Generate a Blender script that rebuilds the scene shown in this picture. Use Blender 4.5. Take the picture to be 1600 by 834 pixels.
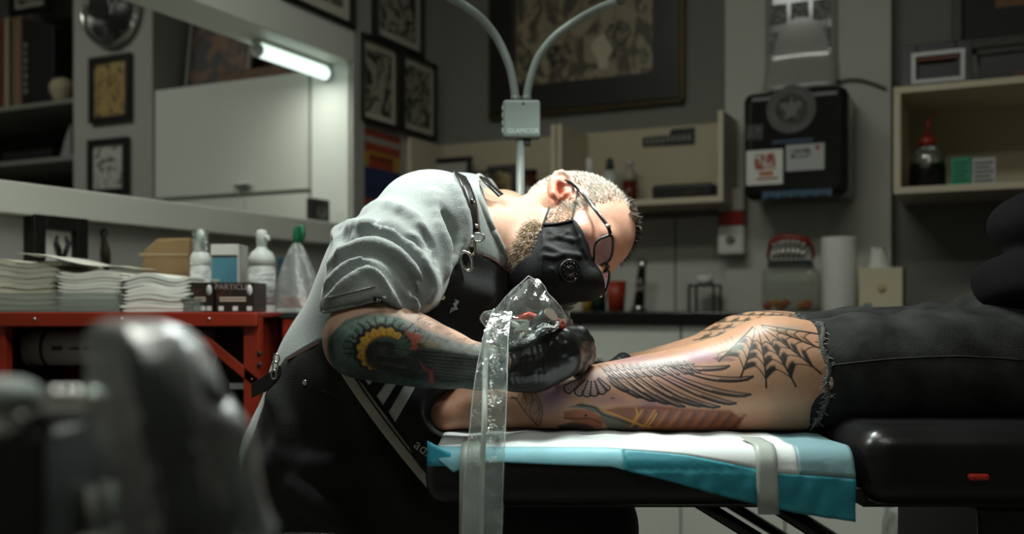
import bpy, bmesh, math, random
import numpy as np
from mathutils import Vector, Matrix
for _o in list(bpy.data.objects): bpy.data.objects.remove(_o)
SC = bpy.context.scene
COL = SC.collection
# ------------------------------------------------------------------ camera, world, lights, exposure
F = 35.0/36.0*1600.0        # focal length in pixels of a 1600 px wide frame
HOR = 480.0                 # horizon row
CAMZ = 0.914
cd = bpy.data.cameras.new('camera'); cam = bpy.data.objects.new('camera', cd); COL.objects.link(cam)
cam.location = (0, 0, CAMZ); cam.rotation_euler = (math.pi/2, 0, 0)
cd.lens = 35; cd.sensor_width = 36; cd.shift_y = (HOR-417.0)/1600.0
cd.clip_start = 0.05; cd.clip_end = 50
cd.dof.use_dof = True; cd.dof.focus_distance = 1.40; cd.dof.aperture_fstop = 2.8; cd.dof.aperture_blades = 9
SC.camera = cam
w = bpy.data.worlds.new('world'); SC.world = w; w.use_nodes = True
w.node_tree.nodes['Background'].inputs[0].default_value = (0.62, 0.78, 0.72, 1)
w.node_tree.nodes['Background'].inputs[1].default_value = 0.012
vs = SC.view_settings
vs.view_transform = 'Standard'; vs.look = 'None'; vs.gamma = 1.0; vs.use_curve_mapping = False
vs.exposure = 0.2
def area(name, loc, rot, sx, sy, power, col=(0.98, 1.0, 0.90), spread=180):
    l = bpy.data.lights.new(name, 'AREA'); l.shape = 'RECTANGLE'; l.size = sx; l.size_y = sy
    l.energy = power; l.color = col; l.spread = math.radians(spread)
    o = bpy.data.objects.new(name, l); COL.objects.link(o); o.location = loc; o.rotation_euler = rot
    return o
CEIL_Z = 2.75
YAW = math.atan2(-0.434, 0.901)
# unseen ceiling lights: one over the work place, one added as camera-side fill
UNSEEN_CEIL_LAMPS = [(-0.35, 1.55, 0.0, 13), (0.30, 0.30, 0.0, 8)]
for (lx, ly, lr, lp) in UNSEEN_CEIL_LAMPS:
    area('unseen_ceiling_light', (lx, ly, CEIL_Z-0.085), (0, 0, YAW+lr), 1.15, 0.24, lp)
# ------------------------------------------------------------------ helpers
def P3(px, py, Y):
    return np.array([(px-800.0)*Y/F, Y, CAMZ-(py-HOR)*Y/F])
def px_of(p):
    return 800.0+p[0]*F/p[1], HOR-(p[2]-CAMZ)*F/p[1]
UX, UY = 0.434, 0.901        # direction of the left wall (going away)
VX, VY = 0.901, -0.434       # direction of the back wall (going right)
_n = math.hypot(UX, UY); UX/=_n; UY/=_n; VX, VY = UY, -UX
CX, CY = -0.2836, 4.01       # far left corner of the room
def R(s, t, z=0.0):
    """room coordinates: s along the back wall from the corner, t from the back wall towards the camera"""
    return np.array([CX+VX*s-UX*t, CY+VY*s-UY*t, z])
def BW(px, py, t=0.0):
    m = (px-800.0)/F
    s = (m*(CY-UY*t)-CX+UX*t)/(VX-m*VY)
    Y = CY+VY*s-UY*t
    return s, CAMZ-(py-HOR)*Y/F
def LW(px, py, s=0.0):
    m = (px-800.0)/F
    t = (m*(CY+VY*s)-CX-VX*s)/(UY*m-UX)
    Y = CY+VY*s-UY*t
    return t, CAMZ-(py-HOR)*Y/F
rng = np.random.RandomState(7)

class MB:
    def __init__(s): s.v = []; s.f = []; s.smooth = []
    def add(s, vs, fs, smooth=False):
        b = len(s.v); s.v += [tuple(map(float, p)) for p in vs]
        s.f += [tuple(i+b for i in f) for f in fs]; s.smooth += [smooth]*len(fs); return s
    def box(s, c, size, yaw=0.0, M=None):
        hx, hy, hz = size[0]/2, size[1]/2, size[2]/2
        vs = np.array([[x, y, z] for x in (-hx, hx) for y in (-hy, hy) for z in (-hz, hz)])
        if M is not None: vs = vs@np.array(M).T
        if yaw:
            ca, sa = math.cos(yaw), math.sin(yaw)
            vs = vs@np.array([[ca, sa, 0], [-sa, ca, 0], [0, 0, 1]])
        vs = vs+np.array(c)
        return s.add(vs, [(0,1,3,2),(4,6,7,5),(0,4,5,1),(2,3,7,6),(0,2,6,4),(1,5,7,3)])
    def b2(s, x0, x1, y0, y1, z0, z1):
        return s.box(((x0+x1)/2,(y0+y1)/2,(z0+z1)/2),(abs(x1-x0),abs(y1-y0),abs(z1-z0)))
    def rb(s, s0, s1, t0, t1, z0, z1):
        c = R((s0+s1)/2, (t0+t1)/2, (z0+z1)/2)
        return s.box(c, (abs(s1-s0), abs(t1-t0), abs(z1-z0)), YAWR)
    def tube(s, path, r, n=12, cap=True, flat=None, smooth=True):
        path = [np.array(p, float) for p in path]; m = len(path)
        rs = r if hasattr(r, '__len__') else [r]*m
        T = []
        for i in range(m):
            a = path[max(i-1,0)]; b = path[min(i+1,m-1)]; d = b-a; L = np.linalg.norm(d); T.append(d/(L if L>1e-9 else 1))
        ref = np.array([0,0,1.0]) if abs(T[0][2])<0.9 else np.array([1.0,0,0])
        nrm = np.cross(T[0], ref); nrm /= np.linalg.norm(nrm)
        vs = []
        for i in range(m):
            nrm = nrm-T[i]*np.dot(nrm, T[i]); nrm /= np.linalg.norm(nrm); bn = np.cross(T[i], nrm)
            for k in range(n):
                a = 2*math.pi*k/n
                vs.append(path[i]+rs[i]*(math.cos(a)*nrm*(flat or 1.0)+math.sin(a)*bn))
        fs = [(i*n+k, i*n+(k+1)%n, (i+1)*n+(k+1)%n, (i+1)*n+k) for i in range(m-1) for k in range(n)]
        s.add(vs, fs, smooth)
        if cap:
            b = len(s.v)-m*n
            s.f.append(tuple(b+k for k in range(n))[::-1]); s.f.append(tuple(b+(m-1)*n+k for k in range(n))); s.smooth += [False, False]
        return s
    def cyl(s, a, b, r, r2=None, n=20, cap=True): return s.tube([a, b], [r, r if r2 is None else r2], n, cap)
    def lathe(s, prof, c, n=28, axis=None, smooth=True, sx=1.0, sy=1.0):
        """prof: list of (radius, height); axis rotation matrix optional"""
        vs = []
        for (r, z) in prof:
            for k in range(n):
                a = 2*math.pi*k/n; vs.append((r*math.cos(a)*sx, r*math.sin(a)*sy, z))
        vs = np.array(vs)
        if axis is not None: vs = vs@np.array(axis).T
        vs = vs+np.array(c); m = len(prof)
        fs = [(i*n+k, i*n+(k+1)%n, (i+1)*n+(k+1)%n, (i+1)*n+k) for i in range(m-1) for k in range(n)]
        s.add(vs, fs, smooth)
        b = len(s.v)-m*n
        if prof[0][0] > 1e-5: s.f.append(tuple(b+k for k in range(n))[::-1]); s.smooth.append(False)
        if prof[-1][0] > 1e-5: s.f.append(tuple(b+(m-1)*n+k for k in range(n))); s.smooth.append(False)
        return s
    def prism(s, pts, vec):
        pts = [np.array(p, float) for p in pts]; n = len(pts); vec = np.array(vec, float)
        vs = pts+[p+vec for p in pts]
        return s.add(vs, [tuple(range(n))[::-1], tuple(range(n, 2*n))]+[(i, (i+1)%n, n+(i+1)%n, n+i) for i in range(n)])
    def grid(s, G, smooth=True, closed=False):
        """G[i][j] points"""
        m, n = len(G), len(G[0]); vs = [p for row in G for p in row]
        fs = [(i*n+j, i*n+(j+1)%n, (i+1)*n+(j+1)%n, (i+1)*n+j) for i in range(m-1) for j in range(n if closed else n-1)]
        return s.add(vs, fs, smooth)
    def build(s, name, m, parent=None, bevel=0.0, seg=2, solid=0.0, fix=True):
        me = bpy.data.meshes.new(name)
        off = np.array(origin_of(parent)) if parent else np.zeros(3)
        me.from_pydata([tuple(np.array(v)-off) for v in s.v], [], s.f)
        for p, sm in zip(me.polygons, s.smooth): p.use_smooth = bool(sm)
        if bevel or fix:
            bm = bmesh.new(); bm.from_mesh(me)
            if fix: bmesh.ops.recalc_face_normals(bm, faces=bm.faces)
            if bevel:
                es = [e for e in bm.edges if len(e.link_faces)==2 and e.calc_face_angle(0)>0.6]
                bmesh.ops.bevel(bm, geom=es, offset=bevel, segments=seg, profile=0.5, affect='EDGES', clamp_overlap=True)
            bm.to_mesh(me); bm.free()
        o = link(name, me, m, parent)
        if solid:
            md = o.modifiers.new('solid','SOLIDIFY'); md.thickness = solid; md.offset = 0
        return o
YAWR = math.atan2(VY, VX)
def origin_of(o):
    p = Vector((0,0,0))
    while o is not None: p += o.location; o = o.parent
    return p
def link(name, me, m, parent=None):
    o = bpy.data.objects.new(name, me); COL.objects.link(o)
    if m is not None: me.materials.append(m)
    o.parent = parent
    return o
def mesh_np(name, V, Fq, m, parent=None, cols=None, smooth=True, cname='Col'):
    """fast mesh from numpy arrays"""
    off = np.array(origin_of(parent)) if parent else np.zeros(3)
    V = np.asarray(V, float)-off; Fq = np.asarray(Fq)
    me = bpy.data.meshes.new(name)
    me.vertices.add(len(V)); me.vertices.foreach_set('co', V.astype(np.float32).ravel())
    k = Fq.shape[1]
    me.loops.add(Fq.size); me.loops.foreach_set('vertex_index', Fq.astype(np.int32).ravel())
    me.polygons.add(len(Fq)); me.polygons.foreach_set('loop_start', np.arange(0, Fq.size, k, dtype=np.int32))
    me.polygons.foreach_set('use_smooth', np.full(len(Fq), bool(smooth)))
    me.update(calc_edges=True)
    if cols is not None:
        at = me.color_attributes.new(cname, 'FLOAT_COLOR', 'POINT')
        c = np.ones((len(V), 4), np.float32); c[:, :cols.shape[1]] = cols
        at.data.foreach_set('color', c.ravel())
    return link(name, me, m, parent)
def thing(name, label, cat, loc, group=None):
    o = bpy.data.objects.new(name, None); COL.objects.link(o); o.empty_display_size = 0.05
    o.location = tuple(float(v) for v in loc); tag(o, label, cat, group); return o
def tag(o, label, cat, group=None, kind=None):
    if label: o['label'] = label
    if cat: o['category'] = cat
    if group: o['group'] = group
    if kind: o['kind'] = kind
    return o
def struct(o, label=None, cat=None):
    o['kind'] = 'structure'
    if label: o['label'] = label
    if cat: o['category'] = cat
    return o
def text_obj(name, txt, m, parent, pos, xdir, ydir, size, depth=0.0006, align='CENTER', spacing=1.0):
    """lettering as a thin raised mesh lying in the plane (xdir, ydir)"""
    cu = bpy.data.curves.new(name, 'FONT'); cu.body = txt; cu.size = size; cu.extrude = depth; cu.align_x = align; cu.align_y = 'CENTER'
    cu.space_character = spacing; cu.resolution_u = 3
    tmp = bpy.data.objects.new('tmp', cu); COL.objects.link(tmp)
    dg = bpy.context.evaluated_depsgraph_get(); me = bpy.data.meshes.new_from_object(tmp.evaluated_get(dg))
    bpy.data.objects.remove(tmp); bpy.data.curves.remove(cu)
    x = np.array(xdir, float); x /= np.linalg.norm(x); y = np.array(ydir, float); y -= x*np.dot(x, y); y /= np.linalg.norm(y); z = np.cross(x, y)
    off = np.array(origin_of(parent)) if parent else np.zeros(3)
    M = Matrix(((x[0],y[0],z[0],pos[0]-off[0]),(x[1],y[1],z[1],pos[1]-off[1]),(x[2],y[2],z[2],pos[2]-off[2]),(0,0,0,1)))
    me.transform(M); me.name = name
    me.materials.clear()
    return link(name, me, m, parent)
# ------------------------------------------------------------------ materials
_MC = {}
def mat(name, col, rough=0.6, metal=0.0, var=0.0, vscale=30.0, bump=0.0, bscale=200.0, spec=0.5, trans=0.0, ior=1.45, alpha=1.0,
        sss=0.0, sheen=0.0, emit=None, estr=0.0, coat=0.0, col2=None, attr=None, detail=3.0, stretch=None, rvar=0.0, thin=False):
    if name in _MC: return _MC[name]
    m = bpy.data.materials.new(name); m.use_nodes = True; nt = m.node_tree; b = nt.nodes['Principled BSDF']
    N = nt.nodes.new; L = nt.links.new
    b.inputs['Roughness'].default_value = rough; b.inputs['Metallic'].default_value = metal
    b.inputs['Specular IOR Level'].default_value = spec; b.inputs['IOR'].default_value = ior
    b.inputs['Transmission Weight'].default_value = trans; b.inputs['Alpha'].default_value = alpha
    b.inputs['Base Color'].default_value = (*col, 1)
    tc = N('ShaderNodeTexCoord'); mp = N('ShaderNodeMapping'); L(tc.outputs['Object'], mp.inputs[0])
    if stretch: mp.inputs['Scale'].default_value = stretch
    csock = None
    if attr:
        a = N('ShaderNodeAttribute'); a.attribute_name = attr; csock = a.outputs['Color']
    if var > 0:
        nz = N('ShaderNodeTexNoise'); nz.inputs['Scale'].default_value = vscale; nz.inputs['Detail'].default_value = detail; L(mp.outputs[0], nz.inputs[0])
        mx = N('ShaderNodeMix'); mx.data_type = 'RGBA'
        rmp = N('ShaderNodeMapRange'); rmp.inputs[1].default_value = 0.3; rmp.inputs[2].default_value = 0.7; L(nz.outputs[0], rmp.inputs[0])
        if attr:
            hs = N('ShaderNodeHueSaturation'); L(csock, hs.inputs['Color'])
            mr = N('ShaderNodeMapRange'); mr.inputs[3].default_value = 1-var; mr.inputs[4].default_value = 1+var; L(rmp.outputs[0], mr.inputs[0]); L(mr.outputs[0], hs.inputs['Value'])
            csock = hs.outputs[0]
        else:
            c2 = col2 or tuple(max(0, c*(1-var)) for c in col)
            mx.inputs[6].default_value = (*col, 1); mx.inputs[7].default_value = (*c2, 1); L(rmp.outputs[0], mx.inputs[0]); csock = mx.outputs[2]
    if csock is not None: L(csock, b.inputs['Base Color'])
    if bump > 0:
        nb = N('ShaderNodeTexNoise'); nb.inputs['Scale'].default_value = bscale; nb.inputs['Detail'].default_value = 3; L(mp.outputs[0], nb.inputs[0])
        bp = N('ShaderNodeBump'); bp.inputs['Strength'].default_value = bump; bp.inputs['Distance'].default_value = 0.002; L(nb.outputs[0], bp.inputs['Height']); L(bp.outputs[0], b.inputs['Normal'])
    if rvar > 0:
        nr = N('ShaderNodeTexNoise'); nr.inputs['Scale'].default_value = vscale*0.7; L(mp.outputs[0], nr.inputs[0])
        mr = N('ShaderNodeMapRange'); mr.inputs[1].default_value=.3; mr.inputs[2].default_value=.7; mr.inputs[3].default_value = max(0.02, rough-rvar); mr.inputs[4].default_value = min(1, rough+rvar)
        L(nr.outputs[0], mr.inputs[0]); L(mr.outputs[0], b.inputs['Roughness'])
    if sss > 0:
        b.inputs['Subsurface Weight'].default_value = sss; b.inputs['Subsurface Radius'].default_value = (1.0, 0.35, 0.2); b.inputs['Subsurface Scale'].default_value = 0.006
    if sheen > 0: b.inputs['Sheen Weight'].default_value = sheen; b.inputs['Sheen Roughness'].default_value = 0.5
    if coat > 0: b.inputs['Coat Weight'].default_value = coat; b.inputs['Coat Roughness'].default_value = 0.1
    if emit: b.inputs['Emission Color'].default_value = (*emit, 1); b.inputs['Emission Strength'].default_value = estr
    _MC[name] = m
    return m
def film(name, tint=(0.9,0.95,0.93), gloss=0.18, rough=0.12, haze=0.08, bump=0.0, bscale=60.0, fres=0.8, gcol=(1,1,1)):
    """thin clear plastic: transparent with a glossy coat and a little milkiness"""
    if name in _MC: return _MC[name]
    m = bpy.data.materials.new(name); m.use_nodes = True; nt = m.node_tree
    for n in list(nt.nodes): nt.nodes.remove(n)
    N = nt.nodes.new; L = nt.links.new
    out = N('ShaderNodeOutputMaterial'); tr = N('ShaderNodeBsdfTransparent'); gl = N('ShaderNodeBsdfGlossy'); df = N('ShaderNodeBsdfDiffuse'); tl = N('ShaderNodeBsdfTranslucent')
    tr.inputs[0].default_value = (*tint, 1); gl.inputs['Roughness'].default_value = rough; df.inputs[0].default_value = (0.8,0.86,0.83,1); tl.inputs[0].default_value = (0.8,0.86,0.83,1)
    m1 = N('ShaderNodeMixShader'); m2 = N('ShaderNodeMixShader'); m3 = N('ShaderNodeMixShader')
    m3.inputs[0].default_value = 0.4; L(df.outputs[0], m3.inputs[1]); L(tl.outputs[0], m3.inputs[2])
    m1.inputs[0].default_value = haze; L(tr.outputs[0], m1.inputs[1]); L(m3.outputs[0], m1.inputs[2])
    fr = N('ShaderNodeLayerWeight'); fr.inputs[0].default_value = 0.35
    ma = N('ShaderNodeMath'); ma.operation = 'MULTIPLY_ADD'; L(fr.outputs['Fresnel'], ma.inputs[0]); ma.inputs[1].default_value = fres; gl.inputs[0].default_value = (*gcol, 1); ma.inputs[2].default_value = gloss; ma.use_clamp = True
    L(ma.outputs[0], m2.inputs[0]); L(m1.outputs[0], m2.inputs[1]); L(gl.outputs[0], m2.inputs[2]); L(m2.outputs[0], out.inputs[0])
    if bump > 0:
        tc = N('ShaderNodeTexCoord'); nb = N('ShaderNodeTexNoise'); nb.inputs['Scale'].default_value = bscale; nb.inputs['Detail'].default_value = 2; L(tc.outputs['Object'], nb.inputs[0])
        bp = N('ShaderNodeBump'); bp.inputs['Strength'].default_value = bump; bp.inputs['Distance'].default_value = 0.01; L(nb.outputs[0], bp.inputs['Height'])
        for q in (gl, df): L(bp.outputs[0], q.inputs['Normal'])
        L(bp.outputs[0], fr.inputs['Normal'])
    _MC[name] = m
    return m
def art(name, bg, fg, scale=8.0, thr=0.5, acc=None, rough=0.5, stretch=None, seed=0.0):
    """flat print: ink shapes from noise on paper"""
    if name in _MC: return _MC[name]
    m = bpy.data.materials.new(name); m.use_nodes = True; nt = m.node_tree; b = nt.nodes['Principled BSDF']; N = nt.nodes.new; L = nt.links.new
    b.inputs['Roughness'].default_value = rough
    tc = N('ShaderNodeTexCoord'); mp = N('ShaderNodeMapping'); L(tc.outputs['Object'], mp.inputs[0]); mp.inputs['Location'].default_value = (seed, seed*1.7, seed*.3)
    if stretch: mp.inputs['Scale'].default_value = stretch
    nz = N('ShaderNodeTexNoise'); nz.inputs['Scale'].default_value = scale; nz.inputs['Detail'].default_value = 4; nz.inputs['Distortion'].default_value = 1.2; L(mp.outputs[0], nz.inputs[0])
    rp = N('ShaderNodeValToRGB'); L(nz.outputs[0], rp.inputs[0])
    rp.color_ramp.elements[0].position = thr-0.04; rp.color_ramp.elements[0].color = (*fg, 1)
    rp.color_ramp.elements[1].position = thr+0.04; rp.color_ramp.elements[1].color = (*bg, 1)
    if acc:
        e = rp.color_ramp.elements.new(min(thr+0.14, .95)); e.color = (*acc, 1)
    L(rp.outputs[0], b.inputs['Base Color'])
    _MC[name] = m
    return m
# common materials
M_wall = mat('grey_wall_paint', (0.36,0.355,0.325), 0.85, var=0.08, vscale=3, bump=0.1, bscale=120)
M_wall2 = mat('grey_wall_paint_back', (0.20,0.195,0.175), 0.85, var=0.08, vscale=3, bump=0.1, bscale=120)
M_pil = mat('pale_pilaster_paint', (0.52,0.515,0.465), 0.8, var=0.08, vscale=4, bump=0.1, bscale=120)
M_white = mat('white_wood_paint', (0.66,0.68,0.62), 0.5, var=0.05, vscale=5)
M_cream = mat('cream_board', (0.60,0.54,0.40), 0.6, var=0.06, vscale=6)
M_creamd = mat('cream_back_panel', (0.50,0.44,0.31), 0.65, var=0.06, vscale=6)
M_cab = mat('white_cabinet', (0.62,0.64,0.58), 0.45, var=0.04, vscale=4)
M_black = mat('black_paint', (0.012,0.012,0.011), 0.45)
M_blackg = mat('black_gloss_plastic', (0.01,0.01,0.01), 0.16)
M_frame = mat('black_frame_wood', (0.010,0.009,0.008), 0.4, var=0.3, vscale=40)
M_paper = mat('white_paper', (0.72,0.73,0.68), 0.8, var=0.05, vscale=40)
M_mat = mat('cream_mat_board', (0.52,0.50,0.42), 0.8)
M_red = mat('red_enamel', (0.30,0.026,0.009), 0.35, var=0.25, vscale=10, rvar=0.1)
M_chrome = mat('chrome', (0.72,0.72,0.7), 0.12, 1.0)
M_steel = mat('steel', (0.55,0.56,0.54), 0.3, 1.0)
M_glass = film('clear_plastic', gloss=0.1, haze=0.10)
# ------------------------------------------------------------------ room shell
M_floor = mat('floor_vinyl', (0.22,0.215,0.19), 0.45, var=0.25, vscale=5)
struct(MB().box((0.2,1.6,-0.05),(9,9,0.1),YAWR).build('floor', M_floor), 'grey vinyl floor of the studio', 'floor')
struct(MB().box((0.2,1.6,CEIL_Z+0.05),(9,9,0.1),YAWR).build('ceiling', mat('ceiling_paint',(0.5,0.5,0.46),0.9)), 'plain pale ceiling', 'ceiling')
H = CEIL_Z
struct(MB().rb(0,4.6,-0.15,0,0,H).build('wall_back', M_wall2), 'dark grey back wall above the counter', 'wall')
# left wall with the wide pass-through opening
TJ = 0.642; T_END = 4.6; Z0, Z1 = 1.195, 1.757; WT = 0.148
lw = MB(); lw.rb(-WT,0,-0.15,TJ,0,H); lw.rb(-WT,0,TJ,T_END,0,Z0-0.03); lw.rb(-WT,0,TJ,T_END,Z1+0.02,H)
struct(lw.build('wall_left', M_wall), 'grey left wall with wide pass-through opening', 'wall')
struct(MB().rb(-WT,4.6,T_END,T_END+0.1,0,H).build('wall_front', M_wall), 'plain grey wall behind the viewer', 'wall')
struct(MB().rb(4.6,4.7,-0.15,T_END+.1,0,H).build('wall_right', M_wall), 'plain grey wall on the far right', 'wall')
tr = MB(); tr.rb(-WT-0.01,0.035,TJ-0.005,T_END,1.122,Z0)
struct(tr.build('trim_1', M_white, bevel=0.004), 'white sill board under the pass-through opening', 'trim')
tr = MB(); tr.rb(-WT-0.005,0.018,TJ-0.01,T_END,Z1,1.884)
struct(tr.build('trim_2', M_white, bevel=0.004), 'white head board over the pass-through opening', 'trim')
tr = MB(); tr.rb(-WT-0.005,0.0,TJ-0.012,TJ+0.006,Z0,Z1)
struct(tr.build('trim_3', mat('white_jamb',(0.72,0.76,0.70),0.5)), 'white jamb lining at the far end of the opening', 'trim')
tr = MB(); tr.rb(0,0.018,TJ-0.07,TJ+0.0,1.122,1.884)
struct(tr.build('trim_4', M_wall, bevel=0.003), 'grey casing board beside the opening', 'trim')
# neighbouring room seen through the opening
TN = 0.66
sA = BW(115,100,TN)[0]; sB = BW(238,100,TN)[0]
nx = MB(); nx.rb(sA,sB,0.2,TN,0,H)
struct(nx.build('wall_next_pier', M_wall), 'grey pier with the clock in the room beyond', 'wall')
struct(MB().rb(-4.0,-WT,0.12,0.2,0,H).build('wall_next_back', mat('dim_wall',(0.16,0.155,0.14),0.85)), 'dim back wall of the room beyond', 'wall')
struct(MB().rb(-4.1,-4.0,0.12,T_END,0,H).build('wall_next_left', M_wall), 'plain far wall of the room beyond', 'wall')
# pilaster on the back wall
PT = 0.06
sP0 = BW(1133,200,PT)[0]; sP1 = BW(1392,200,PT)[0]
struct(MB().rb(sP0,sP1,-0.05,PT,0,H).build('wall_pilaster', M_pil), 'pale grey pilaster holding the towel dispenser', 'wall')
# splash panels between counter and shelf: two panels with a joint
s0 = 0.0; s1 = BW(1055,400,0.012)[0]
sp1 = MB().rb(s0,s1-0.002,0,0.012,0.9,1.235).build('splash_panel', M_pil, bevel=0.002)
par = bpy.data.objects['wall_back']; 
for (a,b_) in ((s0,s1-0.003),(s1+0.003,sP0)):
    pass
bpy.data.objects.remove(sp1)
for (a,b_) in ((s0,s1-0.003),(s1+0.003,sP0)):
    MB().rb(a,b_,0,0.012,0.9,1.235).build('splash_panel', M_pil, par, bevel=0.002)
# ------------------------------------------------------------------ background: pictures on walls
def frame_on(plane, px0, px1, py0, py1, bw, name, label, matm, artm, matw=0.0, depth=0.025, off=0.003, group=None, cat='picture', framem=None, quad=None):
    """framed picture flat on the back wall ('B', t offset) or left wall ('L', s offset); pixel box of its outer edge at mid"""
    framem = framem or M_frame
    if plane[0] == 'B':
        t = plane[1]; a0, _ = BW(px0, 0, t+depth); a1, _ = BW(px1, 0, t+depth)
        m = (px0+px1)/2; _, z1 = BW(m, py0, t+depth); _, z0 = BW(m, py1, t+depth)
        W = lambda a, z, d: R(a, t+off+d, z)
    else:
        s = plane[1]; a1, _ = LW(px0, 0, s+depth); a0, _ = LW(px1, 0, s+depth)
        m = (px0+px1)/2; _, z1 = LW(m, py0, s+depth); _, z0 = LW(m, py1, s+depth)
        W = lambda a, z, d: R(s+off+d, a, z)
    root = thing(name, label, cat, W((a0+a1)/2, z0, 0), group)
    def slab(x0, x1, y0, y1, d0, d1, nm, m, bev=0.0, par=root):
        mb = MB()
        pts = [W(x0,y0,d0), W(x1,y0,d0), W(x1,y1,d0), W(x0,y1,d0)]
        mb.prism(pts, W(x0,y0,d1)-W(x0,y0,d0)); return mb.build(nm, m, par, bevel=bev)
    fr = MB()
    for (x0,x1,y0,y1) in ((a0,a0+bw,z0,z1),(a1-bw,a1,z0,z1),(a0+bw,a1-bw,z0,z0+bw),(a0+bw,a1-bw,z1-bw,z1)):
        pts = [W(x0,y0,0), W(x1,y0,0), W(x1,y1,0), W(x0,y1,0)]; fr.prism(pts, W(x0,y0,depth)-W(x0,y0,0))
    fr.build('frame', framem, root, bevel=0.002)
    slab(a0+bw*0.9, a1-bw*0.9, z0+bw*0.9, z1-bw*0.9, 0.001, depth*0.35, 'mat', matm)
    i = bw+matw
    slab(a0+i, a1-i, z0+i, z1-i, depth*0.35, depth*0.35+0.001, 'print', artm)
    return root, W, (a0, a1, z0, z1)
A_bw = lambda n, sc=22, thr=0.47, seed=0: art(n, (0.34,0.32,0.26), (0.03,0.028,0.025), sc, thr, seed=seed)
frame_on(('L',0), 588,664,-70,75, 0.016, 'framed_flash', 'black framed ink drawing at the top, cut by the photo edge, above two frames', M_mat, A_bw('print_a',24,0.5,1), 0.03)
frame_on(('L',0), 566,626,62,196, 0.015, 'framed_flash', 'black framed ink portrait nearest the white opening, left of its twin', M_mat, A_bw('print_b',22,0.5,4), 0.025)
frame_on(('L',0), 630,684,90,212, 0.013, 'framed_flash', 'black framed ink figure nearest the room corner, right of the ink portrait', M_mat, A_bw('print_c',26,0.5,9), 0.025)
frame_on(('L',0), 440,556,-60,22, 0.02, 'framed_flash', 'dark framed picture standing on the white head board above the opening', M_mat, A_bw('print_d',18,0.5,2), 0.04)
# colour poster under the frames
def poster(plane, px0, px1, py0, py1, label, bands, name='poster'):
    s = plane[1]; a1,_ = LW(px0,0,s); a0,_ = LW(px1,0,s); m=(px0+px1)/2; _,z1 = LW(m,py0,s); _,z0 = LW(m,py1,s)
    root = thing(name, label, 'poster', R(s+.002,(a0+a1)/2,z0))
    for (f0,f1,g0,g1,mm,nm) in bands:
        mb = MB(); x0=a1+(a0-a1)*g0; x1=a1+(a0-a1)*g1
        mb.prism([R(s+.002,x0,z1+(z0-z1)*f1),R(s+.002,x1,z1+(z0-z1)*f1),R(s+.002,x1,z1+(z0-z1)*f0),R(s+.002,x0,z1+(z0-z1)*f0)], R(s+.004,0)-R(s+.002,0)); mb.build(nm, mm, root)
    return root
Mred2 = mat('poster_red',(0.30,0.045,0.02),0.6); Myel = mat('poster_yellow',(0.40,0.26,0.03),0.6); Mblu = art('poster_blue',(0.012,0.03,0.11),(0.005,0.012,0.05),30,0.45); Mgry = mat('poster_grey',(0.30,0.28,0.24),0.6)
poster(('L',0),568,624,208,330,'red yellow and blue poster on the wall below the framed ink portrait',
   [(0,.08,0,1,Mred2,'band'),(.08,.16,0,1,Mgry,'band'),(.16,.27,0,1,Mred2,'band'),(.27,.37,0,1,Myel,'band'),(.30,.47,.12,.8,Mred2,'block'),(.37,.47,0,.12,Myel,'block'),(.37,.47,.8,1,Myel,'block'),(.47,.86,0,1,Mblu,'panel'),(.86,1,0,1,Mred2,'band')])
# small black-framed shadow box under the sill
frame_on(('L',0), 52,137,338,440, 0.032, 'shadow_box', 'black shadow box with white ground hung under the white sill', M_paper, M_paper, 0.0, depth=0.035)
_t,_z = LW(100,382,0.03)
tg = thing('insect_specimen','small dark two-pronged specimen in the white shadow box','specimen',R(0.02,_t,_z-.03))
for sgn in (-1,1):
    MB().tube([R(0.022,_t+.012*sgn,_z+.02),R(0.026,_t+.018*sgn,_z+.005),R(0.026,_t+.010*sgn,_z-.012),R(0.022,_t+.004*sgn,_z-.032)],[.002,.005,.006,.004],8).build('prong',M_black,tg)
_t,_z = LW(163,385,0.012)
tg = thing('hanging_lizard','small dark lizard figure hung on the wall right of the shadow box','ornament',R(0.004,_t,_z-.06))
MB().tube([R(0.010,_t,_z+.045),R(0.012,_t,_z+.035),R(0.012,_t,_z+.02),R(0.016,_t,_z-.01),R(0.016,_t-.004,_z-.035),R(0.01,_t-.014,_z-.06)],[.004,.009,.005,.011,.010,.002],10).build('body',mat('dark_bronze',(0.03,0.022,0.012),0.5),tg)
# big dark painting on the back wall
Mgold = mat('dull_gold',(0.10,0.07,0.025),0.45,0.6,var=.4,vscale=60)
root,W,(a0,a1,z0,z1) = frame_on(('B',0), 766,1062,-170,166, 0.10, 'framed_painting', 'large painting in a wide dark wooden frame on the back wall', mat('painting_ground',(0.30,0.25,0.15),0.7), art('painting_print',(0.26,0.21,0.13),(0.07,0.058,0.038),16,0.48,acc=(0.30,0.26,0.17),seed=3,stretch=(1,1,.8)), 0.004, depth=0.04, framem=mat('dark_carved_wood',(0.012,0.009,0.007),0.4,var=.5,vscale=50,bump=.3,bscale=90))
e = MB()
for (x0,x1,y0,y1) in ((a0-.012,a0,z0-.012,z1),(a1,a1+.012,z0-.012,z1),(a0-.012,a1+.012,z0-.012,z0)):
    e.prism([W(x0,y0,0),W(x1,y0,0),W(x1,y1,0),W(x0,y1,0)], W(x0,y0,.03)-W(x0,y0,0))
e.build('gilt_edge', Mgold, root)
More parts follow.
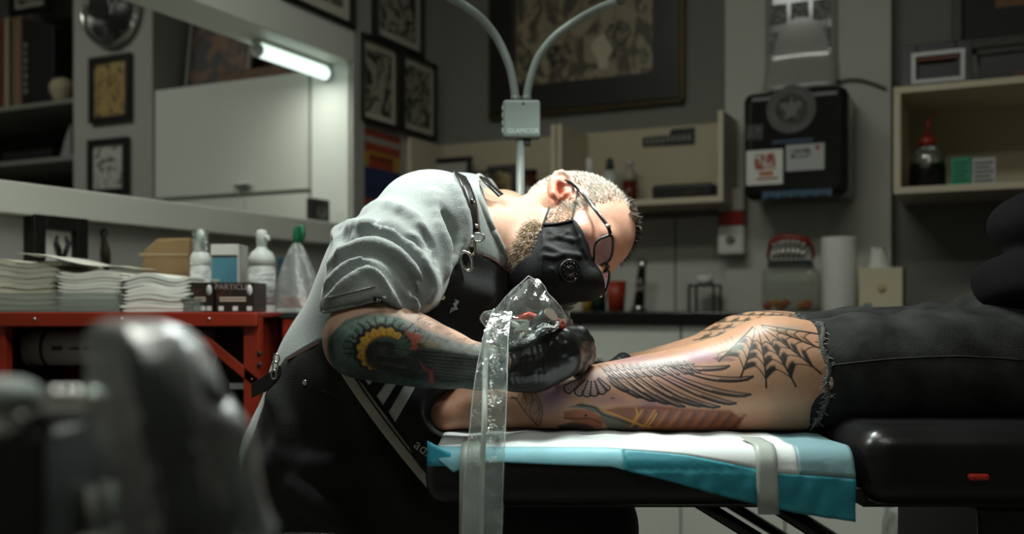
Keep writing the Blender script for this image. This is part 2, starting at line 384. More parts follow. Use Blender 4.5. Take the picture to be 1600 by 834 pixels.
for dx,dz,rr,mm in ((.08,.06,.055,'painting_pale'),(-.11,.05,.05,'painting_dark'),(.14,.10,.06,'painting_dark')):
    mb=MB(); cx=(a0+a1)/2+dx; cz=z0+.14+dz
    mb.prism([W(cx+rr*math.cos(k)*(.7+.3*math.sin(3*k)),cz+rr*1.2*math.sin(k),.0162) for k in np.linspace(0,2*math.pi,18)[:-1]],W(0,0,.001)-W(0,0,0))
    mb.build('painted_shape', mat('painting_pale',(0.5,0.44,0.32),.7) if mm=='painting_pale' else art('painting_leaf',(0.20,0.165,0.10),(0.02,0.018,0.012),40,.52), root)
# ------------------------------------------------------------------ open wall shelf
D=0.27; sx1 = BW(1130,200,D)[0]; sm = BW(869,200,D)[0]
zb = BW(1000,321,D)[1]; zt_up = BW(1126,172,D)[1]; zback = BW(900,210,0.01)[1]
sh = thing('open_wall_shelf','cream open wall shelf with two bays on the back wall','shelf',R(.5,.1,zb))
MB().rb(0.003,sx1,0.001,0.012,zb,zback).build('back_panel',M_creamd,sh)
MB().rb(0.003,sx1,0.012,D,zb,zb+0.02).build('bottom_board',M_cream,sh,bevel=.002)
for (a,b) in ((0.003,0.021),(sm-0.021,sm-0.003),(sm+0.003,sm+0.021),(sx1-0.018,sx1)):
    MB().rb(a,b,0.012,D,zb+.02,zt_up).build('upright',M_cream,sh,bevel=.002)
def on_shelf(px,py=0,t=.15): return BW(px,py,t)
zs = zb+0.0205
# leaning black frames in the left bay
def lean_frame(px0,px1,pyt,t,label,z0=zs,tilt=.22,bw=.018,inner=None,name='standing_picture',aspect=None,rimm=None,zfrom=None):
    s0_,_=BW(px0,0,t); s1_,_=BW(px1,0,t); zt=BW((px0+px1)/2,pyt,t)[1]; h=(zt-z0)
    root=thing(name,label,'picture',R((s0_+s1_)/2,t,z0))
    Q=lambda a,b,d: R(a, t-b*tilt+d, z0+b)
    fr=MB()
    for (x0,x1,y0,y1) in ((s0_,s0_+bw,0,h),(s1_-bw,s1_,0,h),(s0_+bw,s1_-bw,0,bw),(s0_+bw,s1_-bw,h-bw,h)):
        fr.prism([Q(x0,y0,0),Q(x1,y0,0),Q(x1,y1,0),Q(x0,y1,0)], R(0,.018)-R(0,0))
    fr.build('frame',rimm or M_frame,root,bevel=.002)
    b=MB(); b.prism([Q(s0_+bw*.8,bw*.8,.004),Q(s1_-bw*.8,bw*.8,.004),Q(s1_-bw*.8,h-bw*.8,.004),Q(s0_+bw*.8,h-bw*.8,.004)],R(0,.004)-R(0,0)); b.build('picture',inner or M_mat,root)
    return root
lean_frame(664,735,246,.085,'black frame standing tallest in the left bay of the cream shelf',inner=mat('pale_photo',(0.42,0.40,0.36),.5),tilt=.1)
lean_frame(638,700,272,.17,'thin dark frame at the left end of the cream shelf',inner=mat('pale_photo2',(0.33,0.32,0.28),.5),bw=.01,tilt=.1)
lean_frame(722,768,268,.17,'small pale framed print in front of the tall black frame',inner=mat('pale_photo3',(0.30,0.28,0.24),.5),bw=.01,tilt=.1)
lean_frame(760,806,258,.12,'black framed gold picture left of the lamp pole on the shelf',inner=art('gold_print',(0.30,0.22,0.09),(0.05,0.04,0.02),30,.5),tilt=.1)
def lathe_thing(name,label,cat,pos,parts,group=None,n=24):
    r=thing(name,label,cat,pos,group)
    for (nm,prof,m) in parts: MB().lathe(prof,pos,n).build(nm,m,r)
    return r
s_,_=BW(776,0,.2)
lathe_thing('glass_ornament','pale round glass ornament in front of the gold picture','ornament',R(s_,.20,zs),[('bowl',[(0,.001),(.018,.001),(.028,.02),(.03,.035),(.024,.055),(.012,.062),(0,.064)],mat('pale_glass',(0.65,0.62,0.52),.15))])
s_,_=BW(826,0,.10)
lathe_thing('amber_jar','dark amber jar right behind the lamp pole on the shelf','jar',R(s_,.10,zs),[('jar',[(0,.0005),(.045,.0005),(.05,.02),(.05,.10),(.03,.12),(.03,.135),(0,.135)],mat('amber_glass',(0.07,0.022,0.008),.2)),('lid',[(.034,.1352),(.034,.15),(0,.15)],M_black)])
# right bay
s_,_=BW(921,0,.10)
lathe_thing('white_candle','slim white spray bottle at the left of the right shelf bay','bottle',R(s_,.10,zs),[('body',[(0,.0005),(.016,.0005),(.016,.075),(.009,.085),(.009,.10)],M_paper),('nozzle',[(.013,.1003),(.013,.175),(.006,.18),(0,.18)],mat('white_cap',(.75,.75,.7),.4))])
s_,_=BW(953,0,.10)
lathe_thing('wash_bottle','white bottle with dark green cap on the cream shelf','bottle',R(s_,.10,zs),[('body',[(0,.0005),(.03,.0005),(.032,.02),(.032,.10),(.02,.125),(.013,.13)],mat('milky_plastic',(.52,.54,.48),.35)),('label',[(.0325,.03),(.0325,.085)],mat('label_yellowgrey',(.38,.38,.22),.6)),('cap',[(.015,.1303),(.015,.15),(.010,.172),(0,.174)],mat('dark_green_plastic',(.01,.05,.03),.4))])
s_,_=BW(984,0,.10)
lathe_thing('red_ink_bottle','clear bottle half full of dark red liquid on the cream shelf','bottle',R(s_,.10,zs),[('liquid',[(0,.0005),(.027,.0005),(.027,.085),(0,.085)],mat('dark_red_liquid',(.10,.012,.006),.25)),('shoulder',[(.027,.0853),(.025,.11),(.013,.13),(.013,.14)],mat('bottle_shoulder',(.34,.31,.24),.25)),('cap',[(.014,.1403),(.014,.162),(0,.163)],mat('grey_cap',(.45,.45,.42),.5))])
s0_,_=BW(1022,0,.2); s1_,_=BW(1116,0,.2)
c=thing('black_case','flat black zip case with a small gold mark on the cream shelf','case',R((s0_+s1_)/2,.16,zs))
MB().rb(s0_,s1_,.08,.23,zs,zs+.052).build('body',mat('black_leather',(.012,.012,.012),.4,bump=.2,bscale=300),c,bevel=.012,seg=3)
MB().rb(s0_-.001,s1_+.001,.079,.231,zs+.030,zs+.034).build('zip',M_black,c)
for k in (0,1): MB().rb(s0_+.115+k*.022,s0_+.130+k*.022,.2301,.2312,zs+.012,zs+.026).build('gold_mark',Mgold,c)
# sticker on the back panel: black strip with pale script
a,b=BW(1004,0,.013)[0],BW(1086,0,.013)[0]; zt=BW(1045,202,.013)[1]; zl=BW(1045,229,.013)[1]
st=thing('black_sticker','black lettered sticker on the cream shelf back','sticker',R((a+b)/2,.0125,zl))
MB().prism([R(a,.0125,zl+.004),R(b,.0125,zl),R(b,.0125,zt),R(a+.09*1.2,.0125,zt),R(a+.1,.0125,zt-.02),R(a,.0125,zt-.022)],R(0,.0008)-R(0,0)).build('backing',M_black,st)
for k in range(9):
    x=a+.012+k*(b-a-.02)/9; zz0=(zt+zl)/2-.006+(0 if k<4 else .004)
    MB().prism([R(x,.0134,zz0-.012),R(x+.010,.0134,zz0-.010),R(x+.012,.0134,zz0+.004),R(x+.006,.0134,zz0+.012),R(x-.001,.0134,zz0+.006)],R(0,.0005)-R(0,0)).build('pale_stroke',mat('sticker_grey',(.20,.20,.18),.6),st)
# ------------------------------------------------------------------ counter with cabinets
CT=0.60; ZC=0.900
ctp=MB().rb(0.003,4.4,0.013,CT,ZC-0.035,ZC).build('worktop',mat('black_granite',(.012,.012,.012),.25,var=.6,vscale=150),bevel=.003)
tag(ctp,'long black granite worktop along the back wall','worktop')
edges=[0.003]+[BW(p,700,CT-.02)[0] for p in (905,1063,1226,1385,1560)]+[3.1,3.6,4.4]
lab=['white base cabinet hidden behind the seated man','white base cabinet right of the gloved hand','white base cabinet under the soap dispenser','white base cabinet behind the black struts','white base cabinet under the tissue box, right of a dark joint','white base cabinet under the right shelf','white base cabinet near the right wall, before the last','white base cabinet at the far right end of the worktop']
for i in range(len(edges)-1):
    a,b=edges[i]+.002,edges[i+1]-.002
    cb=thing('base_cabinet',lab[i],'cabinet',R((a+b)/2,.3,0.0),'base cabinets under the worktop')
    MB().rb(a,b,PT+.002,CT-.045,0.08,ZC-.0355).build('body',M_cab,cb)
    MB().rb(a,b,PT+.002,CT-.10,0.0,.0798).build('plinth',M_black,cb)
    d=MB().rb(a+.001,b-.001,CT-.0445,CT-.025,0.085,ZC-.04).build('door',M_cab,cb,bevel=.002)
    if 1<=i<7:
        hx=a+.06
        MB().rb(hx,hx+.012,CT-.0249,CT-.008,.66,.76).build('handle',M_steel,d,bevel=.003)
# things on the worktop
def wt(px,t): return BW(px,0,t)[0]
s_=wt(963,.20)
lathe_thing('red_cup','red plastic tumbler on the black worktop','cup',R(s_,.20,ZC+.0005),[('cup',[(0,0),(.028,0),(.036,.105),(.034,.105),(.027,.004),(0,.004)],mat('red_plastic',(.30,.03,.012),.4))])
s_=wt(936,.15)
lathe_thing('dark_bottle','dark green bottle with yellow label behind the glasses','bottle',R(s_,.15,ZC+.0005),[('body',[(0,0),(.026,0),(.026,.06),(.016,.075),(.016,.085)],mat('dark_green_glass',(.01,.025,.018),.25)),('cap',[(.018,.0852),(.018,.10),(0,.10)],M_black)])
s_=wt(917,.17)
lathe_thing('yellow_bottle','small yellow bottle beside the dark green bottle','bottle',R(s_,.17,ZC+.0005),[('body',[(0,0),(.018,0),(.018,.05),(.01,.06),(.01,.075),(0,.075)],mat('yellow_plastic',(.30,.20,.02),.4))])
# faucet
s_=wt(998,.12)
fc=thing('tap','black mixer tap with a chrome ball top on the worktop','tap',R(s_,.12,ZC+.0005))
MB().lathe([(0,0),(.03,0),(.026,.02),(0,.02)],R(s_,.12,ZC+.0005),24).build('base',M_chrome,fc)
MB().tube([R(s_,.12,ZC+.02),R(s_+.006,.12,ZC+.08),R(s_+.012,.12,ZC+.15)],[.02,.017,.014],16).build('spout',M_blackg,fc)
MB().lathe([(0,-.02),(.014,-.014),(.02,0),(.014,.014),(0,.02)],R(s_+.014,.12,ZC+.165),20).build('ball',M_chrome,fc)
MB().tube([R(s_+.0,.132,ZC+.07),R(s_+.025,.16,ZC+.085),R(s_+.03,.18,ZC+.075)],[.009,.008,.007],12).build('lever',M_chrome,fc)
# wire caddy
a,b=wt(1083,.12),wt(1121,.12)
cdy=thing('wire_caddy','small black wire caddy on the worktop by the pilaster','caddy',R((a+b)/2,.12,ZC+.0005))
for (x,t) in ((a,.08),(b,.08),(a,.17),(b,.17)): MB().rb(x-.004,x+.004,t-.004,t+.004,ZC+.0005,ZC+.085).build('leg',M_black,cdy)
MB().rb(a-.004,b+.004,.076,.174,ZC+.0852,ZC+.093).build('shelf',M_black,cdy)
lathe_thing('white_pot','small white pot standing on the black wire caddy','pot',R((a+b)/2,.12,ZC+.0935),[('pot',[(0,0),(.024,0),(.03,.03),(.027,.03),(.022,.004),(0,.004)],M_paper)])
# soap dispenser on the pilaster edge
a,b=BW(1123,0,PT+.05)[0],BW(1164,0,PT+.05)[0]; zt=BW(1143,296,PT+.05)[1]; zl=BW(1143,398,PT+.05)[1]
sd=thing('soap_dispenser','white wall soap dispenser with red window and round logo','dispenser',R((a+b)/2,PT+.001,zl))
h=zt-zl
MB().rb(a,b,PT+.001,PT+.07,zl,zl+h*.44).build('lower_cover',M_cab,sd,bevel=.008,seg=3)
MB().rb(a+.002,b-.002,PT+.001,PT+.068,zl+h*.4402,zl+h*.66).build('red_window',mat('red_window',(.30,.02,.01),.25),sd,bevel=.004)
MB().rb(a,b,PT+.001,PT+.07,zl+h*.6602,zl+h).build('upper_cover',mat('greyed_white',(.42,.40,.36),.45),sd,bevel=.006,seg=3)
Mx=np.array([[VX,UX,0],[VY,UY,0],[0,0,1]])
MB().lathe([(.016,0),(.016,.0012),(0,.0012)],R((a+b)/2,PT+.0702,zl+h*.22),20,axis=np.array([[VX,0,-UX],[VY,0,-UY],[0,1,0]])).build('logo',art('soap_logo',(.02,.025,.03),(.3,.3,.28),150,.5),sd)
# ------------------------------------------------------------------ paper towel dispenser
DT=.24
a,b=BW(1160,0,PT+DT)[0],BW(1324,0,PT+DT)[0]; zt=BW(1240,138,PT+DT)[1]; zl=BW(1240,309,PT+DT)[1]
dp=thing('towel_dispenser','black wall paper towel dispenser covered in stickers','dispenser',R((a+b)/2,PT+.001,zl))
MB().rb(a,b,PT+.001,PT+DT,zl,zt).build('case',M_blackg,dp,bevel=.03,seg=4)
zz=lambda py:BW(1240,py,PT+DT+.002)[1]; ss=lambda px:BW(px,0,PT+DT+.002)[0]
def decal(nm,x0,x1,y0,y1,m,d=.0012,par=dp,lift=0.0): 
    MB().prism([R(ss(x0),PT+DT+.0003+lift,zz(y1)),R(ss(x1),PT+DT+.0003+lift,zz(y1)),R(ss(x1),PT+DT+.0003+lift,zz(y0)),R(ss(x0),PT+DT+.0003+lift,zz(y0))],R(0,d)-R(0,0)).build(nm,m,par)
decal('red_print_sticker',1166,1223,231,286,M_paper)
decal('red_print',1179,1212,236,262,art('red_ink',(.55,.5,.43),(.30,.06,.03),60,.5),lift=.0013)
decal('orange_print',1186,1208,265,272,mat('orange_ink',(.45,.17,.05),.6),lift=.0013)
decal('red_line',1182,1216,275,278,mat('red_ink_line',(.35,.10,.06),.6),lift=.0013)
decal('grey_print_sticker',1228,1288,226,267,mat('grey_sticker',(.42,.44,.42),.4))
decal('grey_print',1236,1266,233,247,art('grey_ink',(.4,.42,.4),(.08,.08,.08),60,.52),lift=.0013)
decal('red_mark',1274,1281,229,236,mat('red_ink_line',(.35,.10,.06),.6),lift=.0013)
decal('blue_stripe',1206,1270,217,223,mat('blue_stripe',(.02,.05,.10),.5))
for k in range(11): decal('blue_tooth',1191+k*10,1200+k*10,297,308-(k%2)*1.5,mat('blue_grip',(.05,.11,.17),.5),d=.004)
# round crest sticker: pale rings with a skull-like eagle emblem
ax=np.array([[VX,0,-UX],[VY,0,-UY],[0,1,0]])
cc=R(ss(1236),PT+DT+.0004,zz(170)); Mcr=mat('crest_grey',(.13,.13,.12),.5)
rr=.076
def ring(r0,r1,nm,m,d=.001):
    MB().lathe([(r0,0),(r1,0),(r1,d),(r0,d),(r0,0)],cc,40,axis=ax).build(nm,m,dp)
ring(rr*.90,rr,'crest_ring',Mcr); ring(rr*.62,rr*.67,'crest_ring',Mcr)
for k in range(26):
    an=2*math.pi*k/26
    p=cc+ (R(math.cos(an),0)-R(0,0))*rr*.79+np.array([0,0,math.sin(an)*rr*.79])
    MB().box(p,(.006,.002,.012),YAWR).build('crest_letter',Mcr,dp)
MB().prism([cc+(R(x*rr,0)-R(0,0))+np.array([0,0,z*rr]) for x,z in ((-.5,.1),(-.3,.35),(-.1,.2),(0,.5),(.12,.2),(.3,.35),(.5,.1),(.3,.02),(.2,-.2),(.3,-.4),(0,-.3),(-.3,-.4),(-.2,-.2),(-.3,.02))],R(0,.0012)-R(0,0)).build('crest_emblem',Mcr,dp)
decal('script_sticker',1166,1192,190,214,art('script_print',(.012,.012,.012),(.10,.10,.09),90,.45))
# ------------------------------------------------------------------ laminated flash sheet above the dispenser
a,b=BW(1196,0,PT+.004)[0],BW(1309,0,PT+.004)[0]; zl=BW(1250,140,PT+.03)[1]; zt=zl+.62
fs=thing('flash_sheet','glossy laminated flash sheet curling above the black dispenser','sheet',R((a+b)/2,PT+.002,zl))
Ms=mat('laminate',(.33,.34,.31),.12,spec=.6,var=.1,vscale=40)
G=[]
for i in range(25):
    v=i/24; z=zt+(zl-zt)*v; d=.004+.05*max(0,(v-.82)/.18)**1.6
    G.append([R(a+(b-a)*j/8,PT+d+.006*math.sin(j/8*math.pi)*max(0,v-.5)*2,z) for j in range(9)])
MB().grid(G).build('sheet',Ms,fs,solid=.0012)
Mi=art('flash_ink',(.20,.20,.185),(.06,.06,.055),55,.55)
for r_ in range(5):
    for c_ in range(3):
        x0=a+.012+(b-a-.02)*c_/3; z0_=zt-.03-r_*.095-.075
        MB().prism([R(x0,PT+.0052,z0_),R(x0+.06,PT+.0052,z0_),R(x0+.06,PT+.0052,z0_+.07),R(x0,PT+.0052,z0_+.07)],R(0,.0006)-R(0,0)).build('design',Mi,fs)
# cable
p=[R(BW(x,0,PT+.02)[0],PT+.012,BW(x,y,PT+.02)[1]) for x,y in ((1306,128),(1325,123),(1345,124),(1365,130),(1384,138))]
tag(MB().tube(p,.004,8).build('cable',mat('grey_cable',(.07,.07,.065),.5)),'thin dark cable bowing along the pilaster right of the dispenser','cable')
# ------------------------------------------------------------------ worktop things at the pilaster
s_=wt(1236,.30); JZ=ZC+.0005
jr=thing('candy_jar','square clear jar with orange candies on the worktop','jar',R(s_,.30,JZ))
w_=.082
MB().rb(s_-w_,s_+w_,.30-.07,.30+.07,JZ,JZ+.135).build('glass',film('jar_glass',tint=(.84,.86,.82),gloss=.03,haze=.04,fres=.4),jr,bevel=.02,seg=3)
MB().rb(s_-w_*.8,s_+w_*.8,.30-.055,.30+.055,JZ+.137,JZ+.147).build('lid',mat('dark_lid',(.02,.02,.02),.3),jr,bevel=.004)
for k in range(7):
    x=s_-.062+.018*k+(.03 if k>3 else 0); 
    cdn=MB().lathe([(0,-.014),(.012,-.009),(.017,0),(.012,.009),(0,.014)],R(min(x,s_+.055),.35-.012*(k%3),JZ+.018+.008*(k%2)),14).build('candy',mat('orange_candy',(.55,.20,.02),.4) if k%3 else mat('red_candy',(.42,.09,.02),.4))
    tag(cdn,('orange' if k%3 else 'red')+' wrapped candy in the clear jar, '+['leftmost','second from left','third from left','middle one','third from right','second from right','rightmost'][k],'candy','candies in the clear jar')
# jaw model on the jar
jw=thing('jaw_model','red and silver toothed jaw model on the clear jar','ornament',R(s_,.30,JZ+.148))
JB=JZ+.148
MB().rb(s_-.062,s_+.062,.26,.36,JB,JB+.012).build('base',M_black,jw,bevel=.004)
Mgum=mat('dark_red_gum',(.20,.015,.012),.35); Msil=mat('silver_tooth',(.55,.55,.52),.25,.9)
gum=[]
MB().tube([R(s_+.058*math.cos(q),.33+.012*math.sin(q),JB+.052+.030*math.sin(q)) for q in np.linspace(.15,math.pi-.15,14)],.011,10).build('gum',Mgum,jw)
for k in range(7):
    x=s_-.045+.015*k; zc=JB+.016; hh=.026+.012*math.sin(math.pi*(k+.5)/7)
    MB().lathe([(0,0),(.0065,.0),(.0068,hh*.6),(.003,hh),(0,hh)],R(x,.345,zc),10).build('tooth',Msil,jw)
    MB().lathe([(0,0),(.006,.004),(.0055,.012),(.002,.018),(0,.018)],R(x,.345,zc+.030+.014*math.sin(math.pi*(k+.5)/7)),10).build('tooth',Msil,jw)
for sg in (-1,1):
    MB().tube([R(s_+sg*.05,.31,JB+.085),R(s_+sg*.062,.31,JB+.06),R(s_+sg*.070,.31,JB+.03),R(s_+sg*.066,.31,JB+.012)],[.004,.006,.006,.004],8).build('cheek_bar',Mgum,jw)
# white paper with drawing on the pilaster behind the jaw
a,b=BW(1196,0,PT+.002)[0],BW(1291,0,PT+.002)[0]; zt=BW(1243,330,PT+.002)[1]
pp=MB().rb(a,b,PT+.001,PT+.003,zt-.24,zt).build('paper_notice',mat('pale_notice',(.55,.55,.50),.8)); tag(pp,'pale paper notice taped to the pilaster behind the jaw model','notice')
# paper towel roll
s_=wt(1311,.28)
lathe_thing('paper_roll','upright white paper towel roll beside the tissue box','paper roll',R(s_,.28,JZ),[('paper',[(.02,0),(.052,0),(.0535,.004),(.0535,.225),(.052,.229),(.02,.229),(.02,.0)],M_paper),('core',[(.0195,.001),(.0195,.228),(.017,.228),(.017,.001),(.0195,.001)],mat('cardboard',(.30,.22,.13),.8))],n=32)
# tissue box
s_=wt(1379,.27); a,b=s_-.0615,s_+.0615
tb=thing('tissue_box','cream cube tissue box with a small sun emblem','tissue box',R(s_,.27,JZ))
MB().rb(a,b,.205,.335,JZ,JZ+.132).build('box',mat('cream_card',(.60,.54,.38),.7),tb,bevel=.002)
MB().lathe([(.012,0),(.012,.0008),(0,.0008)],R(s_+.004,.3352,JZ+.068),20,axis=ax).build('sun_emblem',mat('tan_ink',(.48,.36,.17),.7),tb)
for k in range(5):
    an=math.pi*(.1+.2*k)
    MB().box(R(s_+.004+.017*math.cos(an),.3356,JZ+.068+.017*math.sin(an)),(.004,.001,.004),YAWR).build('sun_ray',mat('tan_ink',(.48,.36,.17),.7),tb)
MB().rb(a+.012,a+.038,.3351,.3358,JZ+.012,JZ+.026).build('small_print',mat('grey_print',(.2,.24,.24),.7),tb)
G=[]
for i in range(7):
    v=i/6; G.append([R(s_-.012+.030*math.cos(q)*(1-.4*v)+.004*math.sin(5*q+v*3),.27+.018*math.sin(q)*(1-.3*v),JZ+.1325+.058*v+.008*math.sin(3*q)*v) for q in np.linspace(0,2*math.pi,17)[:-1]])
MB().grid(G,closed=True).build('tissue',M_paper,tb)
# ------------------------------------------------------------------ right shelf box
TS=.36
a=BW(1396,0,TS)[0]; b=a+.85; zt=BW(1400,136,TS)[1]; zl=BW(1405,303,TS)[1]
rs=thing('wall_box_shelf','cream open box shelf on the wall at the right edge','shelf',R((a+b)/2,.02,zl))
bd=.02
MB().rb(a,b,.001,.012,zl,zt).build('back_panel',M_creamd,rs)
MB().rb(a,b,.012,TS,zl,zl+bd).build('bottom_board',M_cream,rs,bevel=.002)
MB().rb(a,b,.012,TS,zt-bd,zt).build('top_board',M_cream,rs,bevel=.002)
for (x0,x1) in ((a,a+bd),(b-bd,b)): MB().rb(x0,x1,.012,TS,zl+bd,zt-bd).build('side_board',M_cream,rs,bevel=.002)
zs2=zl+bd+.0005
s_=BW(1449,0,.24)[0]
wb=thing('squeeze_bottle','dark squeeze bottle with red bent nozzle on the right shelf','bottle',R(s_,.24,zs2))
MB().lathe([(0,0),(.052,0),(.052,.07),(.0505,.075),(0,.075)],R(s_,.24,zs2),28).build('dark_liquid',mat('dark_ink',(.006,.006,.006),.25),wb)
MB().lathe([(.0505,.0755),(.05,.10),(.03,.125),(.018,.132)],R(s_,.24,zs2),28).build('clear_shoulder',film('bottle_film',gloss=.2,haze=.15),wb)
MB().lathe([(.024,.1325),(.024,.152),(.01,.165),(.008,.165)],R(s_,.24,zs2),20).build('red_cap',mat('red_cap',(.30,.025,.015),.4),wb)
MB().tube([R(s_,.24,zs2+.164),R(s_+.003,.24,zs2+.20),R(s_+.012,.24,zs2+.222),R(s_+.026,.24,zs2+.232)],[.006,.005,.004,.003],10).build('nozzle',mat('red_cap',(.30,.025,.015),.4),wb)
for (p0,p1,pt,nm,lb,mm) in ((1486,1517,246,'green_carton','small green carton on the right shelf beside the squeeze bottle',mat('green_card',(.02,.30,.17),.6)),(1519,1556,246,'white_carton','small grey-white printed carton right of the green carton',mat('grey_card',(.42,.43,.42),.6))):
    x0,x1=BW(p0,0,.28)[0],BW(p1,0,.28)[0]; z1_=BW((p0+p1)/2,pt,.28)[1]
    bx=thing(nm,lb,'carton',R((x0+x1)/2,.25,zs2)); MB().rb(x0,x1,.2,.28,zs2,z1_).build('box',mm,bx,bevel=.001)
    for k in range(5): MB().rb(x0+.006,x1-.006-.008*(k%2),.2801,.2806,z1_-.018-k*.013,z1_-.012-k*.013).build('printed_line',mat('carton_print',(.03,.10,.08),.6) if p0==1486 else mat('carton_print2',(.10,.10,.11),.6),bx)
# things on top of the right shelf
zs3=zt+.0005
lean_frame(1408,1519,66,.20,'black frame with silver inner frame on top of the right shelf',z0=zs3,tilt=.12,bw=.045,inner=M_black,name='silver_frame')
r_=bpy.data.objects['silver_frame']
def rim(root,px0,px1,py0,py1,t,bw,m,name,par):
    x0,x1=BW(px0,0,t)[0],BW(px1,0,t)[0]; z1_=BW((px0+px1)/2,py0,t)[1]; z0_=BW((px0+px1)/2,py1,t)[1]
    f=MB()
    for (u0,u1,v0,v1) in ((x0,x0+bw,z0_,z1_),(x1-bw,x1,z0_,z1_),(x0+bw,x1-bw,z0_,z0_+bw),(x0+bw,x1-bw,z1_-bw,z1_)): f.rb(u0,u1,t-.006,t,v0,v1)
    return f.build(name,m,par)
rim(r_,1424,1508,79,128,.222,.012,mat('silver_wood',(.42,.43,.42),.4,.3),'silver_rim',r_)
MB().rb(BW(1434,0,.215)[0],BW(1498,0,.215)[0],.2142,.2152,BW(1465,93,.215)[1],BW(1465,88,.215)[1]).build('red_caption',mat('dull_red_print',(.16,.05,.03),.6),r_)
x0,x1=BW(1530,0,.22)[0],BW(1530,0,.22)[0]+.33
ob=thing('ornate_box','low black ornate box on the right shelf beside the silver frame','box',R((x0+x1)/2,.2,zs3))
z1_=BW(1560,74,.22)[1]
MB().rb(x0,x1,.08,.22,zs3,z1_-.02).build('body',mat('black_lacquer',(.012,.011,.010),.35),ob,bevel=.003)
MB().rb(x0-.006,x1+.006,.075,.226,z1_-.0198,z1_).build('lid',mat('carved_rim',(.05,.045,.035),.5,var=.7,vscale=90),ob,bevel=.003)
for k in range(4): MB().rb(x0+.035+k*.06,x0+.07+k*.06,.2201,.2215,zs3+.008,zs3+.045).build('picture_tile',mat('tile_rust',(.10,.04,.025),.5) if k%2==1 else mat('tile_dark',(.035,.03,.03),.5),ob)
x0=BW(1490,0,.03)[0]
root,W,(a0,a1,z0,z1)=frame_on(('B',0),1487,1760,-120,66,.03,'framed_painting','large black picture with gold inner print above the right shelf',mat('near_black_mat',(.012,.012,.012),.6),mat('orange_brown_print',(.22,.11,.035),.6,var=.5,vscale=20),.095,depth=.03,framem=mat('gold_dark_frame',(.05,.042,.025),.45,var=.6,vscale=60))
# ------------------------------------------------------------------ the room beyond the opening
def clockface():
    t=TN+.045; s_,_=BW(165,0,t); z=BW(165,12,t)[1]; r=BW(209,0,t)[0]-s_
    ck=thing('wall_clock','round chrome wall clock with dark face on the grey pier','clock',R(s_,TN+.001,z-r))
    c=R(s_,TN+.001,z)
    MB().lathe([(r*.9,0),(r,.0),(r*1.01,.02),(r*.97,.036),(r*.93,.036),(r*.91,.026),(r*.91,.012)],c,40,axis=ax).build('rim',M_chrome,ck)
    MB().lathe([(r*.91,.004),(r*.91,.014),(0,.014)],c,40,axis=ax).build('face',mat('dark_clock_face',(.02,.021,.02),.35),ck)
    e=lambda an,q,d:c+(R(math.sin(an)*q,0)-R(0,0))+np.array([0,0,math.cos(an)*q])+(R(0,d)-R(0,0))
    for an,q in ((-.35,.55),(.6,.35),):
        MB().tube([e(an+math.pi,r*.12,.016),e(an,r*q,.016)],.0025,6).build('hand',M_paper,ck)
    for k in range(12): MB().tube([e(k*math.pi/6,r*.68,.013),e(k*math.pi/6,r*.76,.013)],.002,6).build('hour_mark',mat('clock_mark',(.25,.26,.25),.5),ck)
clockface()
frame_on(('B',TN),138,202,86,190,.022,'framed_flash','black framed ochre print below the clock on the grey pier',M_mat,art('ochre_print',(.36,.24,.08),(.10,.07,.03),40,.46,seed=5),.002,depth=.02)
frame_on(('B',TN),136,198,216,304,.024,'framed_flash','black framed white print with dark figure just above the sill',M_paper,art('figure_print',(.45,.45,.41),(.04,.03,.03),28,.44,seed=8),.006,depth=.02)
# bookshelf left of the pier
sL=-3.2; shf=thing('book_shelf','dark wall shelves with books and boards beyond the opening','shelf',R(sL+.7,.3,BW(55,310,TN)[1]-.05))
zq=[BW(55,163,TN-.05)[1],BW(55,250,TN-.05)[1],BW(55,330,TN-.05)[1]]
for z in zq: MB().rb(sL,sA-.002,.205,TN-.03,z-.018,z).build('board',mat('dark_board',(.20,.195,.17),.6),shf,bevel=.002)
MB().rb(sL,sA-.002,.201,.2045,zq[2]-.05,zq[0]+.5).build('back_panel',mat('dark_backing',(.03,.029,.026),.7),shf)
bk=[(-2,7,30,'red-brown'),(7,13,28,'cream'),(13,20,30,'dark brown'),(20,25,28,'ochre'),(25,33,26,'tan')]
cols={'red-brown':(.12,.035,.015),'cream':(.34,.30,.20),'dark brown':(.05,.035,.02),'ochre':(.22,.14,.05),'tan':(.20,.13,.08)}
tt=TN-.10
for (p0,p1,pt,cn) in bk:
    x0,x1=BW(p0,0,tt)[0],BW(p1,0,tt)[0]; zt_=BW(p0,pt,tt)[1]
    b_=thing('book','tall %s book standing in the row at the photo edge'%cn,'book',R((x0+x1)/2,tt-.1,zq[0]+.0005),'books on the upper shelf')
    mm=mat('book_'+cn.replace(' ','_'),cols[cn],.6)
    MB().rb(x0+.001,x1-.001,tt-.2,tt,zq[0]+.0005,zt_).build('cover',mm,b_,bevel=.002)
    MB().rb(x0+.002,x1-.002,tt-.198,tt-.006,zt_+.0003,zt_+.0012).build('pages',M_mat,b_)
x0,x1=BW(34,0,tt)[0],BW(84,0,tt)[0]
b_=thing('large_portfolio','large black portfolio with pale spine lettering beside the books','book',R((x0+x1)/2,tt-.1,zq[0]+.0005))
MB().prism([R(x0,tt-.2,zq[0]+.0005),R(x1,tt-.2,zq[0]+.0005),R(x1,tt-.2,BW(84,41,tt)[1]),R(x0,tt-.2,BW(34,28,tt)[1])],R(0,.2)-R(0,0)).build('cover',mat('black_cover',(.010,.010,.010),.5),b_,bevel=.003)
for k in range(7):
    zc=BW(45,70+k*12,tt)[1]
    MB().rb(x0+.016,x0+.034-.004*(k%2),tt+.0005,tt+.0015,zc-.010,zc+.010).build('spine_letter',mat('spine_grey',(.20,.21,.20) if k<5 else (.08,.08,.08),.6),b_)
s_=BW(104,0,TN-.12)[0]
